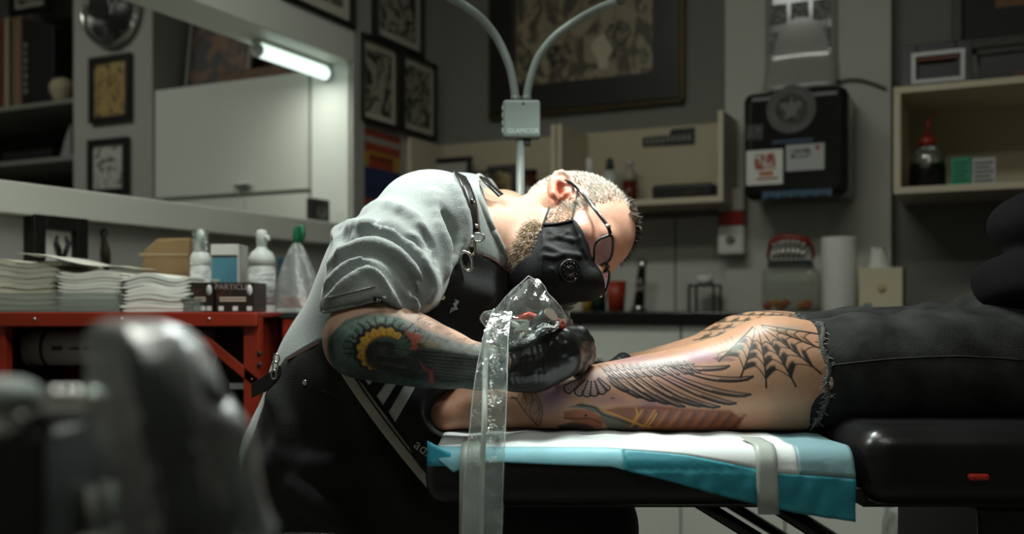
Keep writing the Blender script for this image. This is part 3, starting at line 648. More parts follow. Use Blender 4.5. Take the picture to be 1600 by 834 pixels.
lathe_thing('skull_ornament','small bone-coloured skull ornament at the end of the upper shelf','ornament',R(s_,TN-.10,zq[0]+.0005),[('skull',[(0,0),(.03,0),(.034,.02),(.05,.05),(.052,.075),(.04,.098),(.015,.108),(0,.108)],mat('bone',(.36,.31,.20),.7)),('jaw',[(.031,.002),(.036,.006),(.036,.018),(.033,.021)],mat('bone_dark',(.2,.17,.11),.7))])
tag(MB().prism([R(BW(93,0,tt)[0],tt,zq[1]+.001),R(BW(112,0,tt)[0]-.004,tt,zq[1]+.001),R(BW(112,0,tt)[0]-.004,tt,zq[1]+.15),R(BW(103,0,tt)[0],tt,zq[1]+.10)],R(0,-.03)-R(0,0)).build('leaning_papers',mat('blueish_paper',(.22,.23,.24),.7)),'grey papers leaning at the end of the middle shelf','papers')
x0,x1=BW(2,0,tt)[0],BW(80,0,tt)[0]
tag(MB().rb(x0,x1,tt-.2,tt,zq[1]+.0005,zq[1]+.055).build('flat_box',M_black,bevel=.004),'flat black box lying on the middle shelf','box')
# box frame hanging above the shelf
frame_on(('B',.36),14,74,-40,20,.025,'framed_flash','dark framed picture above the row of books',M_mat,A_bw('print_e',20,.5,6),.02)
# white wall cabinet with art leaning on it
TC=TN-.01
x0,x1=sB+.003,-WT-.02
zt_=BW(365,126,TC)[1]; zl_=BW(365,303,TC)[1]
wc=thing('wall_cabinet','wide white wall cabinet with a small handle beyond the opening','cabinet',R((x0+x1)/2,.4,zl_))
MB().rb(x0,x1,.205,TC-.02,zl_,zt_).build('body',M_cab,wc)
xm=BW(382,0,TC)[0]
dr=MB().rb(x0,x1,TC-.0195,TC,zl_+.002,zt_).build('door',M_cab,wc,bevel=.002)
MB().rb(xm-.035,xm+.035,TC+.0005,TC+.02,zl_+.02,zl_+.034).build('handle',M_steel,dr,bevel=.003)
lc=thing('lower_cabinet','white lower cabinet seen just above the sill','cabinet',R((x0+x1)/2,.4,0.0))
MB().rb(x0,x1,.205,TC-.02,0,zl_-.012).build('body',M_cab,lc)
MB().rb(x0,xm-.002,TC-.0195,TC,.05,zl_-.012).build('door',M_cab,lc,bevel=.002)
MB().rb(xm+.002,x1,TC-.0195,TC,.05,zl_-.012).build('door',M_cab,lc,bevel=.002)
MB().rb(x0,x1,.3,TC-.03,zl_-.0118,zl_-.0002).build('rail',mat('shadow_rail',(.35,.35,.3),.6),lc)
def lean2(px0,px1,pyt,t,label,am,bw=.02,rimm=None,name='standing_picture',tilt=.12): return lean_frame(px0,px1,pyt,t,label,z0=zt_+.0005,inner=am,bw=bw,rimm=rimm,name=name,tilt=tilt)
lean2(292,392,12,TC-.12,'coloured comic-like painting leaning on the white cabinet',art('dark_red_print',(.10,.035,.015),(.012,.014,.016),12,.50,acc=(.16,.08,.03),seed=2),.012,mat('grey_edge',(.28,.28,.25),.5),'leaning_canvas')
lean2(398,480,20,TC-.2,'dark framed picture with red corner leaning behind the lamp tube',art('pale_red_print',(.34,.31,.26),(.10,.02,.015),14,.46,seed=7),.035,mat('dark_brown_frame',(.03,.018,.010),.5))
x0_,x1_=BW(340,0,TC-.06)[0],BW(490,0,TC-.06)[0]
tag(MB().rb(x0_,x1_,TC-.075,TC-.06,zt_+.0005,zt_+.055).build('amber_strip',mat('amber_wood',(.16,.07,.02),.5,var=.6,vscale=25),bevel=.003),'narrow amber wooden strip standing on the white cabinet edge','board')
# fluorescent tube lamp hanging in that room (its own light)
TS_=-.085
t0,_=LW(404,0,TS_); t1=TJ+.02; zl=Z1-.034
tl=thing('tube_lamp','glowing fluorescent tube lamp fixed under the head of the opening','lamp',R(TS_,(t0+t1)/2,zl))
Mtube=mat('tube_glow',(.8,.85,.82),.5,emit=(.80,1.0,.93),estr=1.1)
MB().tube([R(TS_,t0,zl),R(TS_,t1,zl)],.021,18).build('tube',Mtube,tl)
for tx in (t0+.012,t1): MB().tube([R(TS_,tx,zl),R(TS_,tx-.012,zl)],.022,18).build('end_cap',M_white,tl)
MB().rb(TS_-.02,TS_+.02,t1-.01,t0+.012,zl+.0215,Z1-.0005).build('batten',M_white,tl)
_l=area('tube_lamp_light',R(TS_,(t0+t1)/2+.03,zl-.024),(0,0,YAWR+math.pi/2),.24,.03,.85)
_l2=area('next_room_lamp_light',R(-1.4,2.2,CEIL_Z-.085),(0,0,YAWR),1.15,.24,13.0)
def unseen_ceiling_fixture(c,yaw,label):
    f=thing('unseen_ceiling_lamp',label,'lamp',(c[0],c[1],CEIL_Z-.08))
    MB().box((c[0],c[1],CEIL_Z-.035),(1.25,.32,.07),yaw).build('housing',M_white,f,bevel=.004)
    MB().box((c[0],c[1],CEIL_Z-.0735),(1.18,.26,.004),yaw).build('diffuser',mat('diffuser_glow',(.8,.85,.82),.5,emit=(.85,1,.93),estr=1.5),f)
unseen_ceiling_fixture((UNSEEN_CEIL_LAMPS[0][0],UNSEEN_CEIL_LAMPS[0][1]),YAW,'unseen ceiling light for ambient light above the treatment bench')
unseen_ceiling_fixture((UNSEEN_CEIL_LAMPS[1][0],UNSEEN_CEIL_LAMPS[1][1]),YAW,'unseen ceiling light added as fill above the camera position')  # carries the added fill light on the camera side, out of view
_p=R(-1.4,2.2); unseen_ceiling_fixture((_p[0],_p[1]),YAWR,'unseen long white ceiling light of the room beyond the opening')
# small black card on the sill
t_,_=LW(499,0,-.06); z_=Z0+.0005
cbx=thing('black_block','small square black block with pale emblem on the sill','block',R(-.06,t_,z_))
MB().rb(-.08,-.05,t_-.045,t_+.045,z_,z_+.085).build('block',M_black,cbx,bevel=.002)
MB().rb(-.0499,-.0492,t_-.025,t_+.025,z_+.02,z_+.06).build('emblem',art('block_emblem',(.012,.012,.012),(.16,.16,.15),70,.5),cbx)
# ------------------------------------------------------------------ red tool cart
YC0,YC1=1.94,2.30; XL,XR=-1.03,-.497; ZT=.9035
ct=thing('tool_cart','red enamelled metal cart with braced shelf under the towels','cart',(( XL+XR)/2,(YC0+YC1)/2,0))
tp=MB(); tp.b2(XL,XR,YC0+.02,YC1,ZT-.010,ZT); tp.build('top',M_red,ct,bevel=.002)
MB().b2(XL,XR,YC0,YC0+.0198,ZT-.027,ZT+.001).build('front_lip',M_red,ct,bevel=.003)
for k in range(3): MB().lathe([(.0032,0),(.0032,.0015),(.001,.003),(0,.003)],(XL+.10+.17*k,YC0-.0002,ZT-.012),10,axis=np.array([[1,0,0],[0,0,-1],[0,1,0]])).build('rivet',M_steel,ct)
for y in (YC0+.02,YC1-.03):
    for x in (XL,XR-.032):
        MB().b2(x,x+.032,y,y+.03,.05,ZT-.0105).build('post',M_red,ct,bevel=.002)
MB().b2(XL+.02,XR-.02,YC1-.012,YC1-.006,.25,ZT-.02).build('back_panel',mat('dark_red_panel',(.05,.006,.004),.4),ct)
MB().prism([(XR-.028,YC0+.05,.40),(XR-.028,YC1-.03,.40),(XR-.028,YC1-.03,ZT-.011),(XR-.028,YC0+.05,ZT-.011)],(.006,0,0)).build('side_panel',M_red,ct)
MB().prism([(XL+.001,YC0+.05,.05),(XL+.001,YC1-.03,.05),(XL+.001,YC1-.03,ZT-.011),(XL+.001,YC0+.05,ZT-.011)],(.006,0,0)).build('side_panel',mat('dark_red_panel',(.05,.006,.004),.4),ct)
a_=P3(297,512,YC0+.02); b_=P3(401,598,YC0+.02); d_=np.array([.007,0,.0055])
br=MB(); br.prism([a_-d_*1.1,a_+d_,b_+d_,b_-d_*1.1],(0,.006,0)); brace=br.build('brace',M_red,ct,bevel=.001)
MB().lathe([(.003,0),(.003,.001),(0,.001)],P3(317,524,YC0+.0195),10,axis=np.array([[1,0,0],[0,0,-1],[0,1,0]])).build('bolt_hole',M_black,brace)
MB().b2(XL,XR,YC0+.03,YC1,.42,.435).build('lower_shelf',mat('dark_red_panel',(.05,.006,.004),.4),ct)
for q in ((412,552),(412,570)):
    MB().lathe([(.005,0),(.005,.003),(.002,.004),(0,.004)],P3(q[0]-6,q[1],YC0+.0195),10,axis=np.array([[1,0,0],[0,0,-1],[0,1,0]])).build('bolt',M_black,ct)
pl=P3(372,603,YC0+.03); MB().box(pl,(.035,.002,.012)).build('maker_plate',M_steel,ct)
for x in (XL+.03,XR-.03):
    for y in (YC0+.04,YC1-.03): MB().cyl((x-.012,y,.025),(x+.012,y,.025),.025).build('caster',M_black,ct)
bn_=thing('dark_filler_box','large black box added to darken the inside of the red cart','bin',(-.80,2.15,.436))
MB().b2(-.985,-.60,2.06,2.27,.4365,.72).build('bin',mat('dark_filler_black',(.008,.008,.009),.5),bn_,bevel=.01)  # black box added to make the cart's lower part read as shaded
MB().b2(-.99,-.595,2.055,2.275,.7202,.735).build('rim',mat('dark_filler_black',(.008,.008,.009),.5),bn_,bevel=.004)
# second red unit behind the seated man
u0=P3(432,0,2.12)[0]+.016
uc=thing('tool_chest','red tool chest with black mat behind the seated man','chest',(u0+.15,2.25,0))
MB().b2(u0,u0+.34,2.10,2.45,.06,.892).build('body',M_red,uc,bevel=.004)
for k in range(4): MB().b2(u0+.015,u0+.325,2.088,2.0998,.10+.19*k,.28+.19*k).build('drawer',M_red,uc,bevel=.003)
for k in range(4): MB().b2(u0+.05,u0+.29,2.080,2.0878,.255+.19*k,.265+.19*k).build('handle',M_steel,uc)
MB().b2(u0-.002,u0+.342,2.095,2.455,.8922,.9005).build('mat_top',mat('black_mat_rubber',(.012,.014,.012),.6),uc)
for x in (u0+.03,u0+.31):
    for y in (2.13,2.42): MB().cyl((x-.012,y,.03),(x+.012,y,.03),.03).build('caster',M_black,uc)
# plotter tube on the lower part of the cart
zt_=P3(0,543,2.06)[2]
pt=thing('paper_tube','white cardboard paper tube with small grey print under the cart top','tube',(-.9,2.06,zt_-.036))
MB().cyl((-1.0,2.06,zt_),(-.62,2.06,zt_),.036,n=28).build('tube',mat('grey_white_tube',(.34,.34,.32),.5),pt)
MB().cyl((-.962,2.06,zt_),(-.955,2.06,zt_),.0366,n=28).build('end_ring',M_black,pt)
MB().b2(-.935,-.915,2.0215,2.0238,zt_-.004,zt_+.004).build('print_block',M_black,pt)
for k in range(5): MB().b2(-.90+k*.03,-.88+k*.03,2.0212,2.0238,zt_-.003,zt_+.002).build('print_word',mat('print_grey',(.08,.08,.08),.6),pt)
sp=thing('tube_rack','two dark hooks that carry the paper tube','rack',(-.8,2.1,zt_-.05))
for x in (-.985,-.66): MB().tube([(x,2.1,ZT-.0105),(x,2.1,zt_-.03),(x,2.085,zt_-.041),(x,2.05,zt_-.041),(x,2.035,zt_-.036)],.0035,6).build('hook',M_black,sp)
# ------------------------------------------------------------------ folded paper towels, three stacks
Mtow=mat('towel_paper',(.80,.79,.70),.85,var=.06,vscale=60,bump=.15,bscale=150)
Mtow2=mat('towel_paper_cream',(.74,.70,.57),.85,var=.08,vscale=60,bump=.15,bscale=150)
ZB=ZT+.001
ORD=['first','second','third','fourth','fifth','sixth','seventh','eighth','ninth','tenth','eleventh']
def towel_stack(px0,px1,pyt,n,Y0,depth,label,m,messy,skew=0.0,zbase=None,wave=.004,sag=0.0):
    zb_=ZB if zbase is None else zbase
    x0,x1=P3(px0,0,Y0)[0],P3(px1,0,Y0)[0]; H_=P3(0,pyt,Y0)[2]-zb_-sag*.3; th=H_/n
    ph=rng.uniform(0,6.28)
    for i in range(n):
        a_=x0+rng.uniform(-1,1)*messy; b_=x1+rng.uniform(-1,1)*messy; y0=Y0+rng.uniform(0,messy)
        NX=14; top=[]; bot=[]; own=rng.uniform(-1,1); ph2=rng.uniform(0,6.28)
        def zc(u,q): return zb_+q*th+(q/n)**.7*(wave*math.sin(ph+u*7.5)-sag*(2*u-1)**2)
        for j in range(NX+1):
            u=j/NX; x=a_+(b_-a_)*u; e=min(1,min(u,1-u)*9+.30); mid=.5+.10*math.sin(ph2+u*9)
            lo=zc(u,i)+.04*th; hi=zc(u,i+1)-.04*th; c_=lo+(hi-lo)*mid
            top.append((x,c_+(hi-c_)*e)); bot.append((x,c_-(c_-lo)*e))
        mb=MB(); mb.prism([(x,y0,max(zz,zb_+.0003+.0001*k)) for k,(x,zz) in enumerate(bot)]+[(x,y0,zz) for x,zz in top[::-1]],(0,depth,0))
        r_=n-1-i; od='topmost' if r_==0 else ('lowest' if i==0 else ORD[r_]+' from the top')
        tag(mb.build('paper_towel',m),label%od,'paper towel','paper towels on the red cart')
towel_stack(-30,93,402,9,1.99,.20,'cream paper towel, %s in the curling stack at the photo edge',Mtow2,.010,sag=.012,wave=.007,zbase=ZB+.004)
towel_stack(90,192,424,11,1.975,.22,'white paper towel, %s in the straight middle stack on the cart',Mtow,.003,wave=.003,zbase=ZB+.004)
towel_stack(191,294,430,9,1.965,.20,'bright white paper towel, %s in the stack beside the dark boxes',mat('towel_paper_bright',(.86,.86,.79),.85,bump=.15,bscale=150),.005,wave=.006)
x0,x1=P3(30,0,1.99)[0],P3(196,0,1.99)[0]; zz_=P3(0,402,1.99)[2]+.001
mb=MB(); G=[]
for j in range(13):
    u=j/12; G.append([(x0+(x1-x0)*u,1.975+v*.2,zz_+.006-.028*u+.004*math.sin(u*7)+(.001*math.sin(v*9))) for v in np.linspace(0,1,5)])
mb.grid(G); tag(mb.build('paper_sheet',Mtow,solid=.0015),'single loose white sheet sloping across the tops of two towel stacks','paper sheet')
# clear trays under the stacks
def tray(px0,px1,Y0,Y1,h,label):
    x0,x1=P3(px0,0,Y0)[0],P3(px1,0,Y0)[0]
    t=thing('clear_tray',label,'tray',((x0+x1)/2,(Y0+Y1)/2,ZB)); m=film('tray_plastic',tint=(.78,.82,.80),gloss=.08,haze=.22)
    MB().b2(x0,x1,Y0,Y1,ZB,ZB+.002).build('bottom',m,t)
    for (a,b,c,d) in ((x0,x1,Y0,Y0+.002),(x0,x1,Y1-.002,Y1),(x0,x0+.002,Y0+.002,Y1-.002),(x1-.002,x1,Y0+.002,Y1-.002)): MB().b2(a,b,c,d,ZB+.002,ZB+h).build('wall',m,t)
    MB().b2(x0-.004,x1+.004,Y0-.004,Y0,ZB+h-.003,ZB+h).build('rim',m,t)
tray(-40,186,1.962,2.24,.038,'long clear plastic tray under the two left towel stacks')
tray(287,312,1.966,2.12,.028,'end of a clear plastic tray between towels and dark boxes')
# brown paper bag box in clear box
x0,x1=P3(214,0,2.2)[0],P3(300,0,2.2)[0]; zt_=P3(0,372,2.2)[2]
bb=thing('brown_parcel','brown cardboard parcel with sloped end behind the towels','parcel',((x0+x1)/2,2.22,ZB))
MB().prism([(x0,2.18,ZB),(x1,2.18,ZB),(x1,2.18,zt_),(x0+.05,2.18,zt_-.002),(x0+.02,2.18,zt_-.03)],(0,.10,0)).build('carton',mat('kraft',(.30,.19,.09),.75,var=.15,vscale=8),bb,bevel=.006)
MB().b2(x0+.012,x1-.002,2.1785,2.1798,zt_-.040,zt_-.034).build('tape_line',mat('kraft_pale',(.38,.28,.16),.6),bb)
# foam bottles
def foam_bottle(px,pyt,Y,r,label,zb_=ZB,cap=True,h=None):
    p=P3(px,pyt,Y); x=p[0]; H_=(h or (p[2]-zb_))
    b=thing('foam_bottle',label,'bottle',(x,Y,zb_))
    c=(x,Y,zb_)
    MB().lathe([(0,0),(r*.96,0),(r,.004),(r,H_*.52),(r*.93,H_*.56),(r*.90,H_*.57)],c,28).build('body',mat('white_hdpe',(.62,.65,.62),.35),b)
    MB().lathe([(r*1.004,H_*.10),(r*1.004,H_*.50)],c,28).build('label',art('bottle_label',(.52,.54,.52),(.25,.26,.26),90,.44,stretch=(.2,.2,1.5)),b)
    MB().lathe([(r*.98,H_*.572),(r*.98,H_*.66),(r*.80,H_*.72),(r*.42,H_*.77),(r*.34,H_*.80)],c,28).build('collar',mat('white_cap2',(.72,.75,.72),.4),b)
    MB().lathe([(r*.40,H_*.80),(r*.42,H_*.93),(r*.36,H_*.985),(0,H_)],c,20).build('pump',mat('white_cap2',(.72,.75,.72),.4),b)
    MB().tube([(x,Y,zb_+H_*.90),(x+r*.5,Y-r*.3,zb_+H_*.90),(x+r*.62,Y-r*.36,zb_+H_*.86)],[r*.22,r*.2,r*.15],10).build('spout',mat('white_cap2',(.72,.75,.72),.4),b)
    if cap: MB().lathe([(r*.80,H_*.735),(r*.80,H_*1.0),(r*.74,H_*1.01),(0,H_*1.012)],c,24).build('clear_cap',film('cap_film',gloss=.1,haze=.08),b)
    return b
foam_bottle(313,359,2.08,.021,'white foam bottle with clear cap standing left of the blue pack',cap=True)
foam_bottle(409,358,2.155,.029,'taller white foam bottle standing right of the dark boxes',zb_=.9006,cap=False)
# white and blue pack
x0,x1=P3(331,0,2.2)[0],P3(375,0,2.2)[0]; zt_=P3(0,382,2.2)[2]
bp=thing('blue_pack','white and light blue carton between the two foam bottles','carton',((x0+x1)/2,2.22,ZB))
MB().b2(x0,x1,2.19,2.27,ZB,zt_).build('carton',M_paper,bp,bevel=.002)
MB().b2(x0+.003,x1-.003,2.188,2.1898,ZB+(zt_-ZB)*.40,ZB+(zt_-ZB)*.80).build('blue_panel',mat('light_blue',(.08,.24,.32),.5),bp)
MB().b2(x0+.003,x1-.003,2.188,2.1898,ZB+(zt_-ZB)*.81,ZB+(zt_-ZB)*.84).build('dark_band',M_black,bp)
# dark printed boxes
Mdk=art('dark_box_print',(.020,.012,.010),(.10,.022,.010),26,.40,rough=.4)
for (p0,p1,Y,lb) in ((298,334,1.985,'dark cartridge box half hidden by the tray'),(337,397,1.972,'dark brown cartridge box with white lettering at the cart edge')):
    x0,x1=P3(p0,0,Y)[0],P3(p1,0,Y)[0]; zt_=P3(0,441,Y)[2]
    bx=thing('cartridge_box',lb,'box',((x0+x1)/2,Y+.05,ZB),'dark cartridge boxes')
    MB().b2(x0,x1,Y,Y+.10,ZB,zt_).build('carton',Mdk,bx,bevel=.001)
    Mw=mat('box_white_ink',(.62,.63,.6),.6); h=zt_-ZB; xm_=(x0+x1)/2
    if p0==337: text_obj('title','PARTICLE',mat('box_grey_ink',(.30,.24,.22),.6),bx,(xm_-.006,Y-.0006,ZB+h*.84),(1,0,0),(0,0,1),.0155,.0003)
    for k in range(2): MB().b2(x0+.008,x1-.016,Y-.0012,Y-.0004,ZB+h*(.36+.09*k),ZB+h*(.42+.09*k)).build('text_line',mat('box_tan_ink',(.50,.38,.30),.6),bx)
    MB().lathe([(.0055,0),(.0055,.0006),(0,.0006)],(x1-.009,Y-.0004,ZB+h*.74),14,axis=np.array([[1,0,0],[0,0,-1],[0,2.0,0]])).build('oval_mark',Mw,bx)
    for k in range(3): MB().b2(x0+.006+k*(x1-x0-.02)/2,x0+.016+k*(x1-x0-.02)/2,Y-.0012,Y-.0004,ZB+h*.05,ZB+h*.20).build('white_patch',Mw,bx)
# clear bag with green knot
c=P3(464,480,2.18); zb_=.9006
bg=thing('clear_bag','clear plastic bag tied with a green tie, red goods inside','bag',(c[0],2.2,zb_))
G=[]; zt_=P3(0,378,2.18)[2]
for i in range(13):
    v=i/12; rr_=.055*(1-v)**.75+.006; z=zb_+.002+(zt_-zb_)*v
    G.append([(c[0]-.004*v+rr_*(1+.13*math.sin(5*q+4*v)+.06*math.sin(11*q))*math.cos(q),2.2+.8*rr_*(1+.13*math.sin(4*q+3*v))*math.sin(q),z) for q in np.linspace(0,2*math.pi,33)[:-1]])
MB().grid(G,closed=True).build('bag_film',film('bag_plastic',gloss=.05,haze=.36,bump=.6,bscale=45,fres=.5,rough=.3),bg)
MB().tube([(c[0]-.004,2.2,zt_-.004),(c[0]-.006,2.2,zt_+.012),(c[0]-.004,2.2,zt_+.030),(c[0]+.006,2.2,zt_+.036),(c[0]+.009,2.2,zt_+.018),(c[0]+.004,2.2,zt_)],[.007,.008,.009,.008,.007,.005],10).build('green_tie',mat('green_tie',(.02,.17,.08),.35),bg)
MB().b2(c[0]-.034,c[0]+.036,2.17,2.23,zb_+.012,zb_+.036).build('red_pack',mat('red_pack',(.35,.05,.03),.5),bg,bevel=.004)
MB().b2(c[0]-.042,c[0]+.044,2.165,2.235,zb_+.001,zb_+.0115).build('white_pack',M_paper,bg,bevel=.003)
bl=P3(445,0,2.34); tag(MB().b2(bl[0]-.012,bl[0]+.014,2.32,2.36,.9006,1.03).build('blue_bottle_box',mat('navy_card',(.01,.05,.10),.5),bevel=.002),'narrow navy blue box standing behind the clear bag','box')
# ------------------------------------------------------------------ signed distance modelling
class SDF:
    def __init__(s): s.ops = []
    def _add(s, op, k, fn, lo, hi): s.ops.append((op, k, fn, np.array(lo, float), np.array(hi, float))); return s
    def cap(s, a, b, ra, rb=None, k=0.02, op='u'):
        a = np.array(a, float); b = np.array(b, float); rb = ra if rb is None else rb; ba = b-a; L2 = max(float(ba@ba), 1e-12)
        def fn(P):
            pa = P-a; h = np.clip((pa@ba)/L2, 0, 1); q = pa-h[:, None]*ba
            return np.sqrt(np.einsum('ij,ij->i', q, q))-(ra+(rb-ra)*h)
        m = max(ra, rb); return s._add(op, k, fn, np.minimum(a, b)-m, np.maximum(a, b)+m)
    def chain(s, pts, rs, k=0.02, op='u', k0=None):
        if not hasattr(rs, '__len__'): rs = [rs]*len(pts)
        sub = SDF()
        for i in range(len(pts)-1): sub.cap(pts[i], pts[i+1], rs[i], rs[i+1], k=(k0 if k0 is not None else min(rs)*0.5))
        return s.sub(sub, k, op)
    def ell(s, c, r, M=None, k=0.02, op='u'):
        """ellipsoid; M rows are the local axes in world"""
        c = np.array(c, float); r = np.array(r, float); M = np.eye(3) if M is None else np.array(M, float)
        def fn(P):
            q = (P-c)@M.T; k0 = np.sqrt(((q/r)**2).sum(1)); k1 = np.sqrt(((q/(r*r))**2).sum(1))
            return np.where(k1 < 1e-9, -r.min(), k0*(k0-1)/np.maximum(k1, 1e-9))
        ext = np.sqrt(((M*r[:, None])**2).sum(0)); return s._add(op, k, fn, c-ext, c+ext)
    def box(s, c, hs, rad=0.0, M=None, k=0.02, op='u'):
        c = np.array(c, float); hs = np.array(hs, float); M = np.eye(3) if M is None else np.array(M, float)
        def fn(P):
            q = np.abs((P-c)@M.T)-(hs-rad); return np.sqrt((np.maximum(q, 0)**2).sum(1))+np.minimum(q.max(1), 0)-rad
        ext = (np.abs(M)*hs[:, None]).sum(0); return s._add(op, k, fn, c-ext, c+ext)
    def plane(s, p, n, k=0.005, op='i'):
        p = np.array(p, float); n = np.array(n, float); n /= np.linalg.norm(n)
        return s._add(op, k, lambda P: (P-p)@n, [-99]*3, [99]*3)
    def fn(s, f, k=0.005, op='i', lo=None, hi=None):
        return s._add(op, k, f, [-99]*3 if lo is None else lo, [99]*3 if hi is None else hi)
    def sub(s, other, k=0.02, op='u'):
        lo, hi = other.bounds(); return s._add(op, k, lambda P: other(P), lo, hi)
    def off(s, d):
        return s._add('o', d, None, [-99]*3, [99]*3)
    def disp(s, f): return s._add('d', 0, f, [-99]*3, [99]*3)
    def bounds(s):
        lo = np.full(3, 99.0); hi = -lo
        for op, k, fn, a, b in s.ops:
            if op == 'u' and a[0] > -90: lo = np.minimum(lo, a); hi = np.maximum(hi, b)
        return lo, hi
    def __call__(s, P, cull=0.05):
        d = np.full(len(P), 0.4); pl = P.min(0); ph = P.max(0)
        for op, k, fn, lo, hi in s.ops:
            if op == 'o': d = d-k; continue
            if op == 'd': d = d+fn(P); continue
            idx = None
            if lo[0] > -90:
                a = lo-(k+cull); b = hi+(k+cull)
                if (pl > b).any() or (ph < a).any(): continue
                if not ((pl >= a).all() and (ph <= b).all()):
                    m = np.ones(len(P), bool)
                    for i in range(3):
                        if pl[i] < a[i]: m &= P[:, i] > a[i]
                        if ph[i] > b[i]: m &= P[:, i] < b[i]
                    idx = np.nonzero(m)[0]
                    if len(idx) == 0: continue
            if idx is None: e = fn(P); c = d
            else: e = fn(P[idx]); c = d[idx]
            if op != 'u':
                if op == 's': e = -e
                r = np.maximum(c, e)
                if k > 1e-6: h = np.maximum(k-np.abs(c-e), 0); r += h*h*(0.25/k)
            else:
                r = np.minimum(c, e)
                if k > 1e-6: h = np.maximum(k-np.abs(c-e), 0); r -= h*h*(0.25/k)
            if idx is None: d = r
            else: d[idx] = r
        return d
def surf(f, h, lo=None, hi=None, B=8, margin=0.012):
    l0, h0 = f.bounds()
    lo = (l0 if lo is None else np.array(lo, float))-2*h-0.004; hi = (h0 if hi is None else np.array(hi, float))+2*h+0.004
    nb = np.ceil((hi-lo)/(h*B)).astype(int)
    I = np.stack(np.meshgrid(*[np.arange(n) for n in nb], indexing='ij'), -1).reshape(-1, 3)
    dc = f(lo+(I+0.5)*h*B, cull=h*B*1.0+margin+0.02)
    I = I[np.abs(dc) < h*B*0.90+margin]; Z_ = I//4; I = I[np.lexsort((Z_[:, 2], Z_[:, 1], Z_[:, 0]))]
    g = np.stack(np.meshgrid(*[np.arange(B+1)]*3, indexing='ij'), -1).reshape(-1, 3)
    D = np.empty((len(I), B+1, B+1, B+1), np.float32); step = 36
    for q in range(0, len(I), step):
        J = I[q:q+step]; P = lo+((J[:, None, :]*B+g[None])*h).reshape(-1, 3)
        D[q:q+step] = f(P).reshape(-1, B+1, B+1, B+1)
    S = D < 0
    n = np.zeros((len(I), B, B, B), np.int8)
    for a in (0,1):
        for b in (0,1):
            for c in (0,1): n += S[:, a:a+B, b:b+B, c:c+B]
    bi, x, y, z = np.nonzero((n > 0) & (n < 8))
    corners = [(a,b,c) for a in (0,1) for b in (0,1) for c in (0,1)]
    V8 = {c: D[bi, x+c[0], y+c[1], z+c[2]].astype(float) for c in corners}
    acc = np.zeros((len(bi), 3)); cnt = np.zeros(len(bi))
    for c in corners:
        for ax_ in range(3):
            if c[ax_] == 0:
                e = list(c); e[ax_] = 1; e = tuple(e); a, b = V8[c], V8[e]; m = (a < 0) != (b < 0)
                t = np.where(m, a/np.where(m, a-b, 1), 0); p = np.tile(np.array(c, float), (len(bi), 1)); p[:, ax_] += t
                acc[m] += p[m]; cnt[m] += 1
    G = I[bi]*B+np.stack([x, y, z], 1)
    V = lo+(G+acc/cnt[:, None])*h
    dim = nb*B+3
    key = lambda g_: ((g_[:, 0]+1)*dim[1]+(g_[:, 1]+1))*dim[2]+(g_[:, 2]+1)
    K = key(G); o = np.argsort(K); Ks = K[o]
    def look(g_):
        q = key(g_); j = np.clip(np.searchsorted(Ks, q), 0, len(Ks)-1); return np.where(Ks[j] == q, o[j], -1)
    Fs = []
    for ax_ in range(3):
        e = [0,0,0]; e[ax_] = 1; a = V8[(0,0,0)]; b = V8[tuple(e)]; m = np.nonzero((a < 0) != (b < 0))[0]
        u, v = (ax_+1) % 3, (ax_+2) % 3; du = np.zeros(3, int); du[u] = 1; dv = np.zeros(3, int); dv[v] = 1; g_ = G[m]
        q = np.stack([m, look(g_-du), look(g_-du-dv), look(g_-dv)], 1)
        flip = a[m] >= 0; q[flip] = q[flip][:, ::-1]
        Fs.append(q[(q >= 0).all(1)])
    return V, np.concatenate(Fs)
def grad(f, V, e=0.0008):
    if len(V) > 6000:
        o = np.lexsort(tuple(np.floor(V/0.06).T)); d = np.empty(len(V)); g = np.empty((len(V), 3))
        for q in range(0, len(V), 5000):
            j = o[q:q+5000]; d[j], g[j] = grad(f, V[j], e)
        return d, g
    d = f(V); g = np.stack([f(V+np.eye(3)[i]*e)-d for i in range(3)], 1)
    return d, g/np.maximum(np.linalg.norm(g, axis=1, keepdims=True), 1e-9)
def refine(f, V, Q, sel, n):
    """split the selected quads n x n and pull the new points back to the surface"""
    keep = Q[~sel]; A = V[Q[sel]]
    t = np.linspace(0, 1, n+1)
    U, W_ = np.meshgrid(t, t, indexing='ij'); U = U.ravel(); W_ = W_.ravel()
    w4 = np.stack([(1-U)*(1-W_), U*(1-W_), U*W_, (1-U)*W_], 1)
    P = np.einsum('kc,qcd->qkd', w4, A).reshape(-1, 3)
    kk = np.round(P*2e5).astype(np.int64); kk = (kk[:, 0]*4000037+kk[:, 1])*4000037+kk[:, 2]
    _, first, inv = np.unique(kk, return_index=True, return_inverse=True)
    P = P[first]; d, g = grad(f, P); P = P-np.clip(d, -.004, .004)[:, None]*g
    idx = np.arange((n+1)*(n+1)).reshape(n+1, n+1)
    cell = np.stack([idx[:-1, :-1], idx[1:, :-1], idx[1:, 1:], idx[:-1, 1:]], -1).reshape(-1, 4)
    nq = len(A); fq = (np.arange(nq)[:, None, None]*((n+1)**2)+cell[None]).reshape(-1, 4)
    fq = inv.reshape(-1)[fq]+len(V)
    return np.concatenate([V, P]), np.concatenate([keep, fq])
def compact(V, Q):
    used = np.unique(Q); m = np.full(len(V), -1); m[used] = np.arange(len(used)); return V[used], m[Q]
